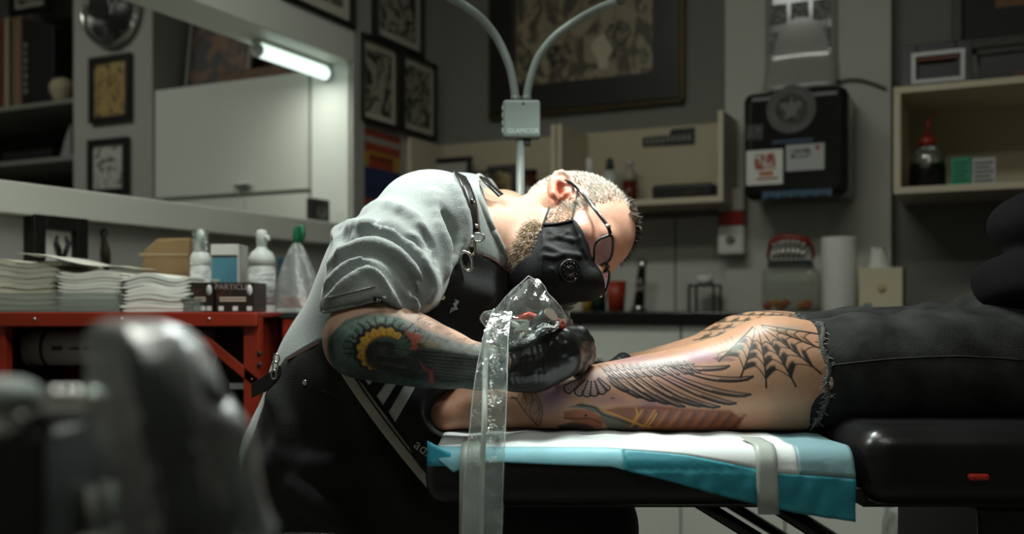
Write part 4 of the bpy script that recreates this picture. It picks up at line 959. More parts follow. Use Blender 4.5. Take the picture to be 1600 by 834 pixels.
def cast(f, px, py, y0=0.9, y1=2.2, n=240):
    """first surface point behind a point of the picture plane"""
    Y = np.linspace(y0, y1, n); P = np.stack([(px-800)*Y/F, Y, CAMZ-(py-HOR)*Y/F], 1)
    d = f(P); i = np.nonzero(d < 0)[0]
    if len(i) == 0: i = [int(np.argmin(d))]
    i = i[0]
    if i > 0 and d[i] < 0:
        t = d[i-1]/(d[i-1]-d[i]); return P[i-1]+(P[i]-P[i-1])*t
    return P[i]
def smoothpts(pts, n=6):
    """Catmull-Rom through the points"""
    P = np.array(pts, float); Q = [P[0]]
    for i in range(len(P)-1):
        p0 = P[max(i-1, 0)]; p1 = P[i]; p2 = P[i+1]; p3 = P[min(i+2, len(P)-1)]
        for k in range(1, n+1):
            t = k/n; Q.append(0.5*((2*p1)+(-p0+p2)*t+(2*p0-5*p1+4*p2-p3)*t*t+(-p0+3*p1-3*p2+p3)*t**3))
    return np.array(Q)
def polyd(X, Z, pts):
    """distance of 2-D points to a polyline and the position along it"""
    best = np.full(X.shape, 1e9); arc = np.zeros(X.shape); L = 0
    pts = np.array(pts, float); T = np.sum(np.linalg.norm(np.diff(pts, axis=0), axis=1))
    for i in range(len(pts)-1):
        a, b = pts[i], pts[i+1]; d = b-a; l2 = max(d@d, 1e-9); h = np.clip(((X-a[0])*d[0]+(Z-a[1])*d[1])/l2, 0, 1)
        e = np.hypot(X-a[0]-h*d[0], Z-a[1]-h*d[1]); m = e < best; best = np.where(m, e, best); arc = np.where(m, (L+h*math.sqrt(l2))/T, arc); L += math.sqrt(l2)
    return best, arc
def inpoly(X, Z, pts):
    c = np.zeros(X.shape, bool); n = len(pts)
    for i in range(n):
        x1, z1 = pts[i]; x2, z2 = pts[(i+1) % n]
        if z1 == z2: continue
        m = ((z1 > Z) != (z2 > Z)) & (X < (x2-x1)*(Z-z1)/(z2-z1)+x1); c ^= m
    return c
def sdpoly(X, Z, pts):
    d, _ = polyd(X, Z, list(pts)+[pts[0]]); return np.where(inpoly(X, Z, pts), -d, d)
def sstep(x, a, b):
    t = np.clip((x-a)/(b-a), 0, 1); return t*t*(3-2*t)
_NT = {}
def vnoise(P, seed=0):
    """cheap smooth value noise"""
    if seed not in _NT: _NT[seed] = np.random.RandomState(seed).rand(64, 64, 64).astype(np.float32)
    Tt = _NT[seed]
    i = np.floor(P).astype(int); f_ = P-i; f_ = f_*f_*(3-2*f_); i &= 63; j = (i+1) & 63
    x0,y0,z0 = i.T; x1,y1,z1 = j.T; a,b,c = f_.T
    return (((Tt[x0,y0,z0]*(1-a)+Tt[x1,y0,z0]*a)*(1-b)+(Tt[x0,y1,z0]*(1-a)+Tt[x1,y1,z0]*a)*b)*(1-c)
           +((Tt[x0,y0,z1]*(1-a)+Tt[x1,y0,z1]*a)*(1-b)+(Tt[x0,y1,z1]*(1-a)+Tt[x1,y1,z1]*a)*b)*c)
class Ink:
    """ink laid on skin: colours painted over vertex colours in flat (u, v) coordinates"""
    def __init__(s, u, v, col): s.u = u; s.v = v; s.c = col
    def mix(s, m, color, a=1.0):
        m = np.clip(m*a, 0, 1)[:, None]; s.c = s.c*(1-m)+np.array(color)[None]*m
    def line(s, pts, w, color=(.012,.012,.014), a=1.0, smooth=0, w1=None, soft=0.8):
        if smooth: pts = smoothpts(pts, smooth)
        pts = np.array(pts, float); mx = max(w, w1 or w)+2
        sel = np.nonzero((s.u > pts[:,0].min()-mx) & (s.u < pts[:,0].max()+mx) & (s.v > pts[:,1].min()-mx) & (s.v < pts[:,1].max()+mx))[0]
        if len(sel) == 0: return
        d, t = polyd(s.u[sel], s.v[sel], pts); ww = w if w1 is None else w+(w1-w)*t
        m = np.clip(1-sstep(d, ww*.5-soft*.5, ww*.5+soft), 0, 1)*a
        s.c[sel] = s.c[sel]*(1-m[:, None])+np.array(color)[None]*m[:, None]
    def fill(s, pts, color, a=1.0, soft=2.0, smooth=0):
        if smooth: pts = smoothpts(list(pts)+[pts[0]], smooth)[:-1]
        pts = np.array(pts, float)
        sel = np.nonzero((s.u > pts[:,0].min()-soft*2) & (s.u < pts[:,0].max()+soft*2) & (s.v > pts[:,1].min()-soft*2) & (s.v < pts[:,1].max()+soft*2))[0]
        if len(sel) == 0: return
        d = sdpoly(s.u[sel], s.v[sel], [tuple(p) for p in pts]); m = (1-sstep(d, -soft, soft))*a
        s.c[sel] = s.c[sel]*(1-m[:, None])+np.array(color)[None]*m[:, None]
    def blob(s, c, rx, ry, color, a=1.0, ang=0.0, pw=1.0):
        ca, sa = math.cos(ang), math.sin(ang); x = (s.u-c[0]); y = (s.v-c[1]); X = (x*ca+y*sa)/rx; Y_ = (-x*sa+y*ca)/ry
        s.mix(np.exp(-(X*X+Y_*Y_)*1.5)**pw, color, a)
# ------------------------------------------------------------------ treatment bench
Mvin = mat('black_vinyl',(.008,.008,.008),.32,var=.2,vscale=12,bump=.12,bscale=220,rvar=.06)
BT = .733                       # leg rest top
YB0, YB1 = 1.26, 1.84
xl = P3(662,0,YB0)[0]; xm = P3(1338,0,YB0)[0]
bn = thing('treatment_bench','black padded treatment bench with leg rest under the tattooed legs','bench',(.5,1.55,0))
def cushion(x0,x1,y0,y1,z0,z1,rad,name,tilt=0.0,bulge=.006):
    f = SDF(); M = np.array([[math.cos(tilt),0,math.sin(tilt)],[0,1,0],[-math.sin(tilt),0,math.cos(tilt)]])
    f.box(((x0+x1)/2,(y0+y1)/2,(z0+z1)/2),((x1-x0)/2,(y1-y0)/2,(z1-z0)/2),rad,M)
    V,Q = surf(f,.008)
    return mesh_np(name,V,Q,Mvin,bn)
cushion(xl,xm-.004,YB0,YB1,BT-.075,BT,.030,'leg_cushion')
BT2=P3(0,664,YB0+.03)[2]
cushion(xm+.006,xm+.62,YB0-.015,YB1+.015,BT2-.10,BT2,.034,'seat_cushion')
cushion(xm+.56,xm+1.12,YB0-.01,YB1+.01,1.02-.05,1.02+.05,.034,'back_cushion',tilt=.98)
MB().b2(xl+.10,xm-.02,YB0+.06,YB1-.06,BT-.084,BT-.0755).build('leg_board',M_black,bn)
MB().b2(xm+.03,xm+.60,YB0+.06,YB1-.06,BT2-.112,BT2-.101).build('seat_board',M_black,bn)
MB().tube([(xm+.01,YB0+.01,P3(0,777,YB0)[2]),(xm+.01,YB1-.01,P3(0,777,YB0)[2])],.010,14).build('hinge_bar',M_black,bn)
q=P3(1528,745,YB0-.016); MB().box(q,(.026,.010,.008)).build('red_release',mat('red_button',(.45,.03,.02),.3),bn,bevel=.003)
for (p0,p1) in (((1098,796),(1190,850)),((1206,794),(1300,852))):
    for (yy,) in ((YB0+.10,),(YB1-.10,)):
        a=P3(p0[0],p0[1],YB0+.10); b=P3(p1[0],p1[1],YB0+.10); d=(b-a); k=(.14-a[2])/d[2]
        A=np.array([a[0]-.03,yy,BT-.070]); Bq=a+d*min(k,3.0); Bq[1]=yy
        MB().tube([A,Bq],.009,12).build('strut',M_blackg,bn)
px_=P3(1530,0,YB0+.2)[0]
MB().b2(px_-.028,px_+.06,YB0+.14,YB1-.14,.10,BT2-.13).build('column',M_black,bn,bevel=.004)
MB().tube([(px_-.03,YB0+.135,.30),(px_-.03,YB0+.135,BT2-.14)],.003,6).build('column_edge',M_steel,bn)
MB().b2(px_-.45,px_+.40,YB0+.06,YB1-.06,.02,.10).build('base_frame',M_black,bn,bevel=.01)
for x in (px_-.40,px_+.35):
    for y in (YB0+.09,YB1-.09): MB().lathe([(.03,0),(.03,.012),(.012,.02),(0,.02)],(x,y,0),16).build('foot',M_black,bn)
# bucket with clear bag under the bench
c=P3(1462,834,2.25)
bu=thing('lined_bucket','white bucket with a clear bin liner under the bench','bucket',(c[0],2.25,0))
zt_=P3(0,800,2.25)[2]
MB().lathe([(0,0),(.075,0),(.095,zt_-.02),(.098,zt_),(.092,zt_),(.073,.01),(0,.01)],(c[0],2.25,0),32).build('bucket',M_cab,bu)
G=[]
for i in range(7):
    v=i/6; G.append([(c[0]+(.099+.012*math.sin(math.pi*v)+.006*math.sin(7*q_+3*v))*math.cos(q_),2.25+(.099+.012*math.sin(math.pi*v)+.006*math.sin(6*q_))*math.sin(q_),zt_+.012-.13*v) for q_ in np.linspace(0,2*math.pi,41)[:-1]])
MB().grid(G,closed=True).build('liner',film('liner_film',gloss=.2,haze=.3,bump=.5,bscale=40),bu)
# ------------------------------------------------------------------ absorbent pad on the leg rest
Mpw = mat('pad_white',(.72,.76,.76),.75,var=.05,vscale=30,bump=.25,bscale=70); Mpb = mat('pad_blue',(.22,.53,.62),.45,bump=.35,bscale=60); Mpt=mat('pad_teal',(.03,.26,.33),.4,bump=.35,bscale=60); Mpg=mat('pad_grey_blue',(.20,.34,.38),.45,bump=.35,bscale=60)
pad = thing('absorbent_pad','white and blue absorbent pad taped over the leg rest','pad',((xl+xm)/2,1.5,BT))
def pad_profile(x):
    """front border: list of (distance from the fold line, material) by x"""
    u = (x-xl)/(xm-xl); return u
NXp=120
xa, xb = P3(682,0,YB0)[0], P3(1334,0,YB0)[0]
def drop(u):     # how far the pad hangs down the front of the cushion, metres
    u = np.asarray(u); return np.interp(u,[0,.04,.12,.30,.42,.55,.70,.85,1.0],[.014,.030,.018,.022,.024,.040,.062,.080,.092])
def yfold(u): return YB0+.006+0*u
def pad_pt(u, w):
    """w=0 at the back edge, 1 at the fold over the front edge, 2 at the lower hem"""
    x = xa+(xb-xa)*u; r=.026
    if w <= 1:
        yb=YB1-.03; yf=YB0+r
        y=yb+(yf-yb)*w; z=BT+.0025+.0010*math.sin(u*60+w*9)+.0012*math.sin(u*23-w*21)
        return (x,y,z)
    D_=float(drop(u)); arc=r*math.pi/2; L=(w-1)*(D_+.012)
    cr=.0025*math.sin(u*45+w*5)+.0015*math.sin(u*90)
    if L<arc:
        th=L/r; return (x,YB0+r-(r+.003)*math.sin(th),BT-r+(r+.003)*math.cos(th)+.0*cr)
    return (x+.0,YB0-.0045-abs(cr)*min(1,(L-arc)/.02)*1.2-.001,BT-r-(L-arc))
ws=list(np.linspace(0,1,9))+list(np.linspace(1.04,2,22))
Gp=[[pad_pt(u,w_) for u in np.linspace(0,1,NXp+1)] for w_ in ws]
def pad_piece(name,i0,i1,u0,u1,m,lift=0.0):
    j0=int(round(u0*NXp)); j1=int(round(u1*NXp))
    g=[[ (p[0],p[1]-lift*(1 if ws[i]>1 else 0),p[2]+lift) for p in Gp[i][j0:j1+1]] for i in range(i0,i1+1)]
    MB().grid(g).build(name,m,pad,solid=.0014)
MAINU=104/120
# white quilted top reaches past the fold more and more to the right; film border is blue
n9=9; last=len(ws)-1
def wsplit(u): # row where white turns blue
    D_=float(drop(u))+.012; white=np.interp(u,[0,.1,.4,.6,.8,1],[.006,.008,.010,.022,.042,.050]); return 1+white/D_
g_white=[];g_blue=[]
us=np.linspace(0,1,NXp+1)
def strip(name,f0,f1,n,m,u0=0,u1=1,lift=0.0):
    uu=[u for u in us if u0-1e-6<=u<=u1+1e-6]
    G=[]
    for i in range(n+1):
        G.append([ (lambda p,w_:(p[0],p[1]-(lift if w_>1 else 0),p[2]+(lift if w_<1.3 else 0)))(pad_pt(u,f0(u)+(f1(u)-f0(u))*i/n),f0(u)+(f1(u)-f0(u))*i/n) for u in uu])
    return MB().grid(G).build(name,m,pad,solid=.0012)
strip('white_layer',lambda u:0.0,lambda u:wsplit(u),22,Mpw,0,MAINU)
strip('blue_border',lambda u:wsplit(u),lambda u:2.0,12,Mpb,0,.45)
strip('teal_border',lambda u:wsplit(u),lambda u:2.0,12,Mpt,.45,1.0)
strip('grey_blue_end',lambda u:0.0,lambda u:wsplit(u),22,Mpg,MAINU,1.0)
# upturned blue corner at the foot end
MB().grid([[ (xa-.012+.030*u,YB0+.004-.004*v,BT-.004-.016*v+.016*(1-u)*(1-v)) for u in np.linspace(0,1,5)] for v in np.linspace(0,1,5)]).build('folded_corner',Mpt if False else mat('pad_bright_blue',(.05,.42,.60),.4),pad,solid=.001)
# tape bands that hold the pad
Mtp = mat('masking_tape',(.50,.54,.50),.4,alpha=.80,bump=.1,bscale=90)
def tape(px0,px1,zlow,label):
    x0,x1=P3(px0,0,YB0)[0],P3(px1,0,YB0)[0]; r=.026
    G=[]
    pts=[(YB0+r+.06,BT+.0055),(YB0+r,BT+.0055)]+[(YB0+r-(r+.0085)*math.sin(t),BT-r+(r+.0065)*math.cos(t)) for t in np.linspace(.2,math.pi/2,6)]
    pts+=[(YB0-.011,BT-.05),(YB0-.0105,zlow)]
    if zlow<BT-.08: pts+=[]
    for (y,z) in pts: G.append([(x0+(x1-x0)*k/4+.001*math.sin(z*70),y,z) for k in range(5)])
    o=MB().grid(G).build('tape_band',Mtp,solid=.0008); tag(o,label,'tape'); return o
tape(719,750,.60,'long pale tape band at the foot end beside the plastic sleeve')
tape(1180,1213,P3(0,801,YB0)[2],'short pale tape band across the blue pad near the knee')
# ------------------------------------------------------------------ the client lying on the bench
YN = 1.462
def NP(px, py, Y=YN): return P3(px, py, Y)
kx = YN/F
SK = mat('skin_client',(.5,.3,.2),.42,attr='Col',var=.06,vscale=60,bump=.12,bscale=260,sss=.12,spec=.45)
client = thing('person','person in black hoodie and ripped dark jeans lying with bare tattooed shins','person',(.55,1.56,.735))
leg_n = [(688,640,33),(730,640,32),(790,632,34),(850,630,37),(900,625,42),(960,620,48),(1020,614,54),(1080,608,59),(1130,602,65),(1176,595,75),(1215,590,80),(1255,590,79),(1330,588,82)]
cb = SDF()
cb.chain([NP(a,b) for a,b,c in leg_n],[c*kx for a,b,c in leg_n],k=.02,k0=.03)
cb.ell(NP(1205,535),(.045,.05,.030),k=.03)              # kneecap
cb.ell(NP(1040,632),(.11,.05,.034),k=.04)               # calf on the pad
cb.cap(NP(690,655,1.43),NP(690,655,1.43),.018,k=.03)    # ankle bone
# far leg
YFk=1.69; fk=YFk/F
def FP(px,py,Y): return P3(px,py,Y)
far_top=[(705,612,1.665,30),(800,600,1.66,31),(900,589,1.655,35),(1000,557,1.65,45),(1060,542,1.655,52),(1110,527,1.665,60),(1160,499,1.68,69),(1195,494,1.685,70),(1235,496,1.68,71),(1320,494,1.67,75)]
far=[(a,b+c,y,c) for a,b,y,c in far_top]
cb.chain([FP(a,b,y) for a,b,y,c in far],[c*y/F for a,b,y,c in far],k=.02,k0=.03)
hipn=np.array([.80,1.475,.83]); hipf=np.array([.82,1.645,.83])
cb.cap(NP(1330,588),hipn,82*kx,.095,k=.03); cb.cap(FP(1320,569,1.67),hipf,.082,.095,k=.03)
cb.ell((.88,1.56,.86),(.13,.165,.12),k=.06)
cb.ell((.98,1.56,1.06),(.12,.17,.22),np.array([[math.cos(.25),0,-math.sin(.25)],[0,1,0],[math.sin(.25),0,math.cos(.25)]]),k=.08)
cb.ell((1.05,1.56,1.25),(.10,.20,.12),k=.06)
cb.cap((1.06,1.56,1.30),(1.08,1.56,1.42),.055,k=.03); cb.ell((1.07,1.56,1.52),(.095,.078,.115),k=.02)
cb.ell((.975,1.56,1.50),(.016,.014,.022),k=.02); cb.ell((1.07,1.482,1.515),(.014,.012,.03),k=.008); cb.ell((1.07,1.638,1.515),(.014,.012,.03),k=.008)
for sg,yc in ((-1,1.56),(1,1.56)):
    cb.chain([(1.05,yc+sg*.20,1.27),(1.08,yc+sg*.26,1.05),(.97,yc+sg*.255,.88),(.90,yc+sg*.25,.83)],[.05,.042,.030,.022],k=.02)
cb.fn(lambda P:np.interp(P[:,0],[-.16,-.12,xm-.01,xm+.05],[.60,.7362,.7362,BT2+.0012])-P[:,2],k=.010)
V,Q = surf(cb,.0038)
cq=V[Q].mean(1); pu=800+cq[:,0]*F/1.44
selq=((cq[:,1]<1.505)&(pu>680)&(pu<1300)&(cq[:,2]<.95))|((cq[:,1]>1.6)&(cq[:,2]>.80)&(cq[:,0]>.22)&(cq[:,0]<.47))
V,Q = refine(cb,V,Q,selq,4); V,Q=compact(V,Q)
nv=vnoise(V*45,1); nv2=vnoise(V*14,2)
base=np.array([.43,.235,.145])*(0.86+.28*nv2[:,None]); base[:,0]*=1+.06*(nv-.5); base[:,1:]*=(1-.08*(nv[:,None]-.5))
# heel and ankle redder
UC=800+V[:,0]*F/1.432; VC=HOR-(V[:,2]-CAMZ)*F/1.432
nearm=V[:,1]<1.56
ink=Ink(np.where(nearm,UC,-999),VC,base)
red=np.exp(-((UC-700)/40)**2)*nearm; ink.mix(red,(.50,.22,.14),.6)
C8=lambda x,y:(860+x/3.636,480+y/3.636)
BK=(.014,.013,.016)
pur=(.16,.085,.24)
for c,rx,ry,a in ((C8(20,490),26,22,.65),(C8(-20,560),20,18,.4),(C8(330,520),40,9,.35),(C8(560,540),26,10,.45),(C8(470,300),60,10,.3),(C8(820,285),26,9,.55),(C8(870,260),20,6,.5),(C8(720,400),40,16,.25)):
    ink.blob(c,rx,ry,pur,a)
ink.blob(C8(900,290),30,8,(.30,.10,.16),.5)
# pale patch on top of the wing: lamp glare painted into the skin colour
ink.fill([C8(*p) for p in ((180,385),(330,330),(600,300),(760,285),(800,330),(700,360),(480,385),(340,400))],(.55,.44,.42),.55,4)
# lower bird: dark and rust shapes
rust=(.15,.030,.012); gold=(.42,.20,.03); slate=(.10,.10,.085)
ink.fill([C8(*p) for p in ((70,590),(130,570),(220,575),(290,615),(300,660),(280,678),(180,690),(120,640),(75,620))],(.27,.085,.04),.95,2)
ink.fill([C8(*p) for p in ((40,670),(120,648),(200,660),(250,682),(120,700),(40,700))],(.035,.03,.025),.95,2)
ink.fill([C8(*p) for p in ((100,560),(170,535),(260,555),(300,590),(380,615),(450,640),(520,685),(330,700),(300,650),(270,600),(190,570))],slate,.95,2)
ink.line([C8(*p) for p in ((150,548),(240,560),(290,600),(390,632),(480,670))],2.2,(.02,.02,.02),.9,6)
ink.line([C8(*p) for p in ((75,625),(150,628),(220,625),(280,650))],1.6,(.05,.02,.015),.9,5)
ink.blob(C8(197,607),3.6,3.6,(.01,.01,.01),1.4,pw=2)
ink.fill([C8(*p) for p in ((285,575),(380,555),(560,545),(800,560),(990,570),(1065,620),(1050,690),(560,700),(440,645))],rust,.88,4)
for k in range(9):
    x=455+k*68; 
    ink.fill([C8(*p) for p in ((x+46,565+k*2),(x+60,565+k*2),(x+2,672),(x-16,678))],gold if k<2 else (.28,.11,.03),.75 if k<4 else .45,1.4)
    ink.fill([C8(*p) for p in ((x+68,570+k*2),(x+86,580+k*2),(x+30,675),(x+16,675))],(.045,.02,.015),.55,1.8)
ink.line([C8(*p) for p in ((280,570),(360,600),(460,640),(520,665),(560,672))],2.6,gold,.95,5)
ink.line([C8(*p) for p in ((470,560),(480,600),(455,640))],2.6,gold,.9,4)
ink.line([C8(*p) for p in ((585,590),(560,640),(540,668))],2.4,gold,.9,4)
# primaries
def feather(st,ct,tp,wd,lw=1.5,fillc=(.40,.27,.25),fa=.35,n=14,dark=.45):
    st,ct,tp=[np.array(C8(*p)) for p in (st,ct,tp)]
    t=np.linspace(0,1,n)[:,None]; c=(1-t)**2*st+2*t*(1-t)*ct+t*t*tp
    d=np.gradient(c,axis=0); d/=np.linalg.norm(d,axis=1)[:,None]; nn=np.stack([-d[:,1],d[:,0]],1)
    w_=wd*np.sqrt(np.clip(1-(t*1.0)**6,0,1))*(.35+.65*np.minimum(1,t*2.2))
    lo=c+nn*w_; up=c-nn*w_*.35
    ink.fill(list(map(tuple,up))+list(map(tuple,lo[::-1])),fillc,fa,1.0)
    ink.fill(list(map(tuple,c[n//2:]+nn[n//2:]*w_[n//2:]*.2))+list(map(tuple,lo[n//2:][::-1])),(.06,.045,.05),dark,1.5)
    ink.line(lo,lw,BK,.95,w1=lw*1.5); ink.line(up[2:],lw*.6,BK,.75,w1=lw*1.2)
prim=[((640,320),(850,350),(985,325),4.2),((680,330),(930,420),(1105,380),5),((610,340),(900,480),(1092,478),5.2),((560,350),(840,500),(1018,530),5.2),((520,360),(730,520),(930,550),5),((470,365),(650,500),(852,545),5),((430,365),(560,480),(738,550),5),((390,370),(500,460),(655,535),5),((350,375),(430,450),(575,520),4.6),((330,385),(390,440),(500,500),4.4),((320,395),(360,430),(430,468),4)]
for p in prim: feather(*p,lw=2.3,dark=.75)
# short coverts along the top
for k in range(13):
    x=300+k*38; feather((x,345-k*4),(x+25,372-k*4),(x+75,402-k*3),3.0,1.1,(.5,.42,.40),.35,dark=.3)
for k in range(12):
    x=290+k*42; feather((x-10,330-k*3),(x+15,345-k*3.5),(x+50,362-k*4),2.4,.8,(.55,.47,.45),.35,dark=.2)
# scalloped shell fan at the left end
hub=np.array(C8(235,370)); 
fan=[(-95,475),( -2,0)]
lob=[((80,470),20),((145,492),19),((195,500),18),((243,498),17),((298,482),19),((325,462),12)]
ink.fill([C8(*p) for p in ((70,440),(90,485),(150,505),(240,508),(310,490),(335,460),(330,400),(260,370),(180,375),(110,405))],(.40,.30,.30),.55,2)
for (lx,ly),rr_ in lob:
    tip=np.array(C8(lx,ly)); ax_=tip-hub; L=np.linalg.norm(ax_); ax_/=L; nn=np.array([-ax_[1],ax_[0]])
    for q in (1.0,.88,.76,.64,.52,.41):
        w_=rr_/3.636*1.35*q
        arc=[tuple(hub+ax_*(L*q)+nn*w_*math.sin(a_)-ax_*w_*.85*(1-math.cos(a_))) for a_ in np.linspace(-1.45,1.45,11)]
        ink.line(arc,2.3 if q==1.0 else 1.1,BK if q==1 else (.12,.06,.14),.95 if q==1 else .75)
    for sg in (-1,1): ink.line([tuple(hub+ax_*L*.35+nn*sg*rr_/3.636*.45),tuple(hub+ax_*L*.93+nn*sg*rr_/3.636*1.3)],1.6,BK,.9)
ink.blob(C8(345,507),5,1.6,(.03,.03,.03),.9)
# insect wing outline near the plastic sleeve
C7=lambda x,y:(760+x/4.17,500+y/4.17)
for pl,w_ in (([(290,440),(340,505),(362,580),(352,660),(335,685),(300,650),(250,590),(200,520),(165,495)],1.3),([(215,470),(200,520)],.9),([(285,450),(300,520),(280,590),(310,650)],.9),([(300,520),(330,520),(345,600),(322,670)],.9),([(240,470),(262,540),(250,590)],.8),([(270,545),(300,520)],.8),([(155,505),(195,505)],2.0),([(320,600),(345,560)],.8)):
    ink.line([C7(*p) for p in pl],w_,(.03,.03,.04),.85,4)
ink.fill([C7(*p) for p in ((290,440),(340,505),(362,580),(345,600),(300,520))],(.12,.10,.10),.25,2)
# cobweb over the knee
hub=np.array(C8(1165,95))
rays=[(935,300),(1042,385),(1175,440),(1332,432),(1472,362),(1505,235),(1500,150)]
R_=[np.array(C8(*p)) for p in rays]
for p in R_: ink.line([hub+(p-hub)*.08,p],1.2,(.02,.02,.02),.97,w1=2.6)
for i in range(len(R_)-1):
    a,b=R_[i],R_[i+1]
    for j,q in enumerate((.34,.50,.67,.86)):
        p0=hub+(a-hub)*q; p1=hub+(b-hub)*q; m=(p0+p1)/2; m=m+(hub-m)*.16
        arc=smoothpts([p0,m,p1],8); ink.line(arc,1.3,(.02,.02,.02),.95)
        # shading block under each arc next to the ray
        q0=q-.13 if j else .24
        r0=hub+(a-hub)*q0; r1=hub+(b-hub)*q0
        if j>0:
            mi=(r0+r1)/2; mi=mi+(hub-mi)*.16
            blk=[tuple(p0),tuple(p0+(m-p0)*1.05),tuple(mi+(m-mi)*.35),tuple(r0+(mi-r0)*.55),tuple(r0)]
            ink.fill(blk,(.010,.010,.010),.97 if i<5 else .6,2.6)
ink.fill([C8(*p) for p in ((905,285),(960,265),(1030,290),(1000,300),(940,300))],(.03,.03,.03),.6,2.5)
ink.line([C8(*p) for p in ((925,295),(940,262),(985,245),(1040,240))],1.0,(.03,.03,.03),.8,4)
for k in range(5): ink.line([C8(905+k*30,225-k*14),C8(945+k*24,265-k*10)],.8,(.05,.06,.06),.6)
ink.blob(C8(1050,230),16,8,(.22,.28,.26),.4); ink.blob(C8(1330,115),26,5,(.25,.30,.28),.45)
base=ink.c
# far knee web
UF=800+V[:,0]*F/1.655; VF=HOR-(V[:,2]-CAMZ)*F/1.655
ink2=Ink(np.where(~nearm & (V[:,2]<.96),UF,-999),VF,base)
hub2=np.array([1262.,492.]); R2=[np.array(p,float) for p in ((1100,600),(1040,566),(1062,545),(1080,531),(1098,517),(1115,504),(1130,492),(1150,482))]
for p in R2: ink2.line([hub2,p],1.1,(.03,.035,.03),.9)
for i in range(len(R2)-1):
    for q in (.22,.34,.46,.58,.70,.82,.94):
        p0=hub2+(R2[i]-hub2)*q; p1=hub2+(R2[i+1]-hub2)*q; m=(p0+p1)/2+(hub2-(p0+p1)/2)*.06
        ink2.line([p0,m,p1],.9,(.03,.035,.03),.85)
        ink2.fill([tuple(p0),tuple((p0+p1)/2),tuple((p0+p1)/2+(hub2-p1)*.05),tuple(p0+(hub2-p0)*.08)],(.03,.035,.03),.75,1.2)
ink2.fill([C8(435,300),C8(480,285),C8(510,290),C8(460,310)],(.04,.05,.04),.8,1.5)
for k in range(4): ink2.line([C8(540+k*30,285-k*7),C8(570+k*30,262-k*7)],.8,(.06,.07,.06),.6)
base=ink2.c
body=mesh_np('body',V,Q,SK,client,base.astype(np.float32))
# ------------------------------------------------------------------ jeans
Mjean=mat('dark_denim',(.032,.033,.031),.9,var=.6,vscale=26,bump=.35,bscale=330,spec=.2)
def jean_sdf():
    j=SDF()
    j.chain([NP(1262,592),NP(1330,588),NP(1450,582),(.80,1.475,.828),(.90,1.49,.84)],[89*kx,90*kx,93*kx,.107,.11],k=.02,k0=.03)
    j.chain([FP(1246,567,1.68),FP(1320,569,1.67),hipf,(.90,1.63,.84)],[.084,.088,.103,.11],k=.05,k0=.03)
    j.ell((.905,1.56,.865),(.165,.19,.14),k=.05)
    j.ell((.80,1.47,.895),(.06,.05,.03),k=.04)
    j.disp(lambda P:.0022*np.sin(P[:,0]*70+P[:,2]*60+8*vnoise(P*9,3))+.004*(vnoise(P*np.array([14,14,26]),4)-.5))
    return j
jn=jean_sdf()
xh=P3(1257,0,1.39)[0]; xhf=FP(1240,0,1.66)[0]
jn.fn(lambda P: np.where(P[:,1]<1.575, xh-.035*np.clip((P[:,2]-.80)/.09,-1,1)*0-(.016*np.clip((.80-P[:,2])/.06,0,1.3)) , xhf)-P[:,0]+.006*np.sin(P[:,2]*60)+.004*np.sin(P[:,1]*90),k=.004)
jn.fn(lambda P:np.interp(P[:,0],[xm-.01,xm+.05],[.7362,BT2+.0008])-P[:,2],k=.004)
V,Q=surf(jn,.0042); mesh_np('jeans',V,Q,Mjean,client)
jo=bpy.data.objects['jeans']
jbase=jean_sdf()
def on(f,px,py,lift=.0008,y0=1.0):
    p=cast(f,px,py,y0); d,g=grad(f,p[None]); return p+g[0]*lift, g[0]
# side seam
seam=[on(jbase,x,y)[0] for x,y in zip(np.linspace(1300,1598,26),np.interp(np.linspace(1300,1598,26),[1300,1400,1500,1598],[570,560,556,562]))]
MB().tube(seam,.0011,6).build('side_seam',mat('seam_thread',(.03,.03,.028),.8),jo)
# frayed rip at the knee: pale threads and a raised torn edge
edge=[on(jbase,x,y,.001)[0] for x,y in ((1283,505),(1287,520),(1284,540),(1292,560),(1296,580),(1290,600),(1294,620),(1284,645),(1276,662))]
es=smoothpts(edge,4); MB().tube(es,[.0022+.0024*abs(math.sin(i*1.7)) for i in range(len(es))],6).build('torn_edge',mat('frayed_edge',(.06,.06,.055),.9),jo)
fr=MB(); rg=np.random.RandomState(3)
for i in range(110):
    k=rg.randint(len(es)); p=es[k]; d=np.array([rg.uniform(-.014,.010),rg.uniform(-.008,-.001),rg.uniform(-.008,.008)]); fr.tube([p,p+d*.5+np.array([0,-.001,.001]),p+d],[.0005,.0005,.0003],3,cap=False)
ef=[on(jbase,x,y,.001,1.6)[0] for x,y in ((1243,496),(1246,502),(1252,497),(1260,500),(1240,506))]
for i in range(60):
    p=ef[rg.randint(5)]; d=np.array([rg.uniform(-.012,.008),rg.uniform(-.01,0),rg.uniform(-.006,.010)]); fr.tube([p,p+d],[.0006,.0003],3,cap=False)
o=fr.build('fray_threads',mat('pale_thread',(.34,.34,.32),.9),jo,fix=False); o['kind']='stuff'
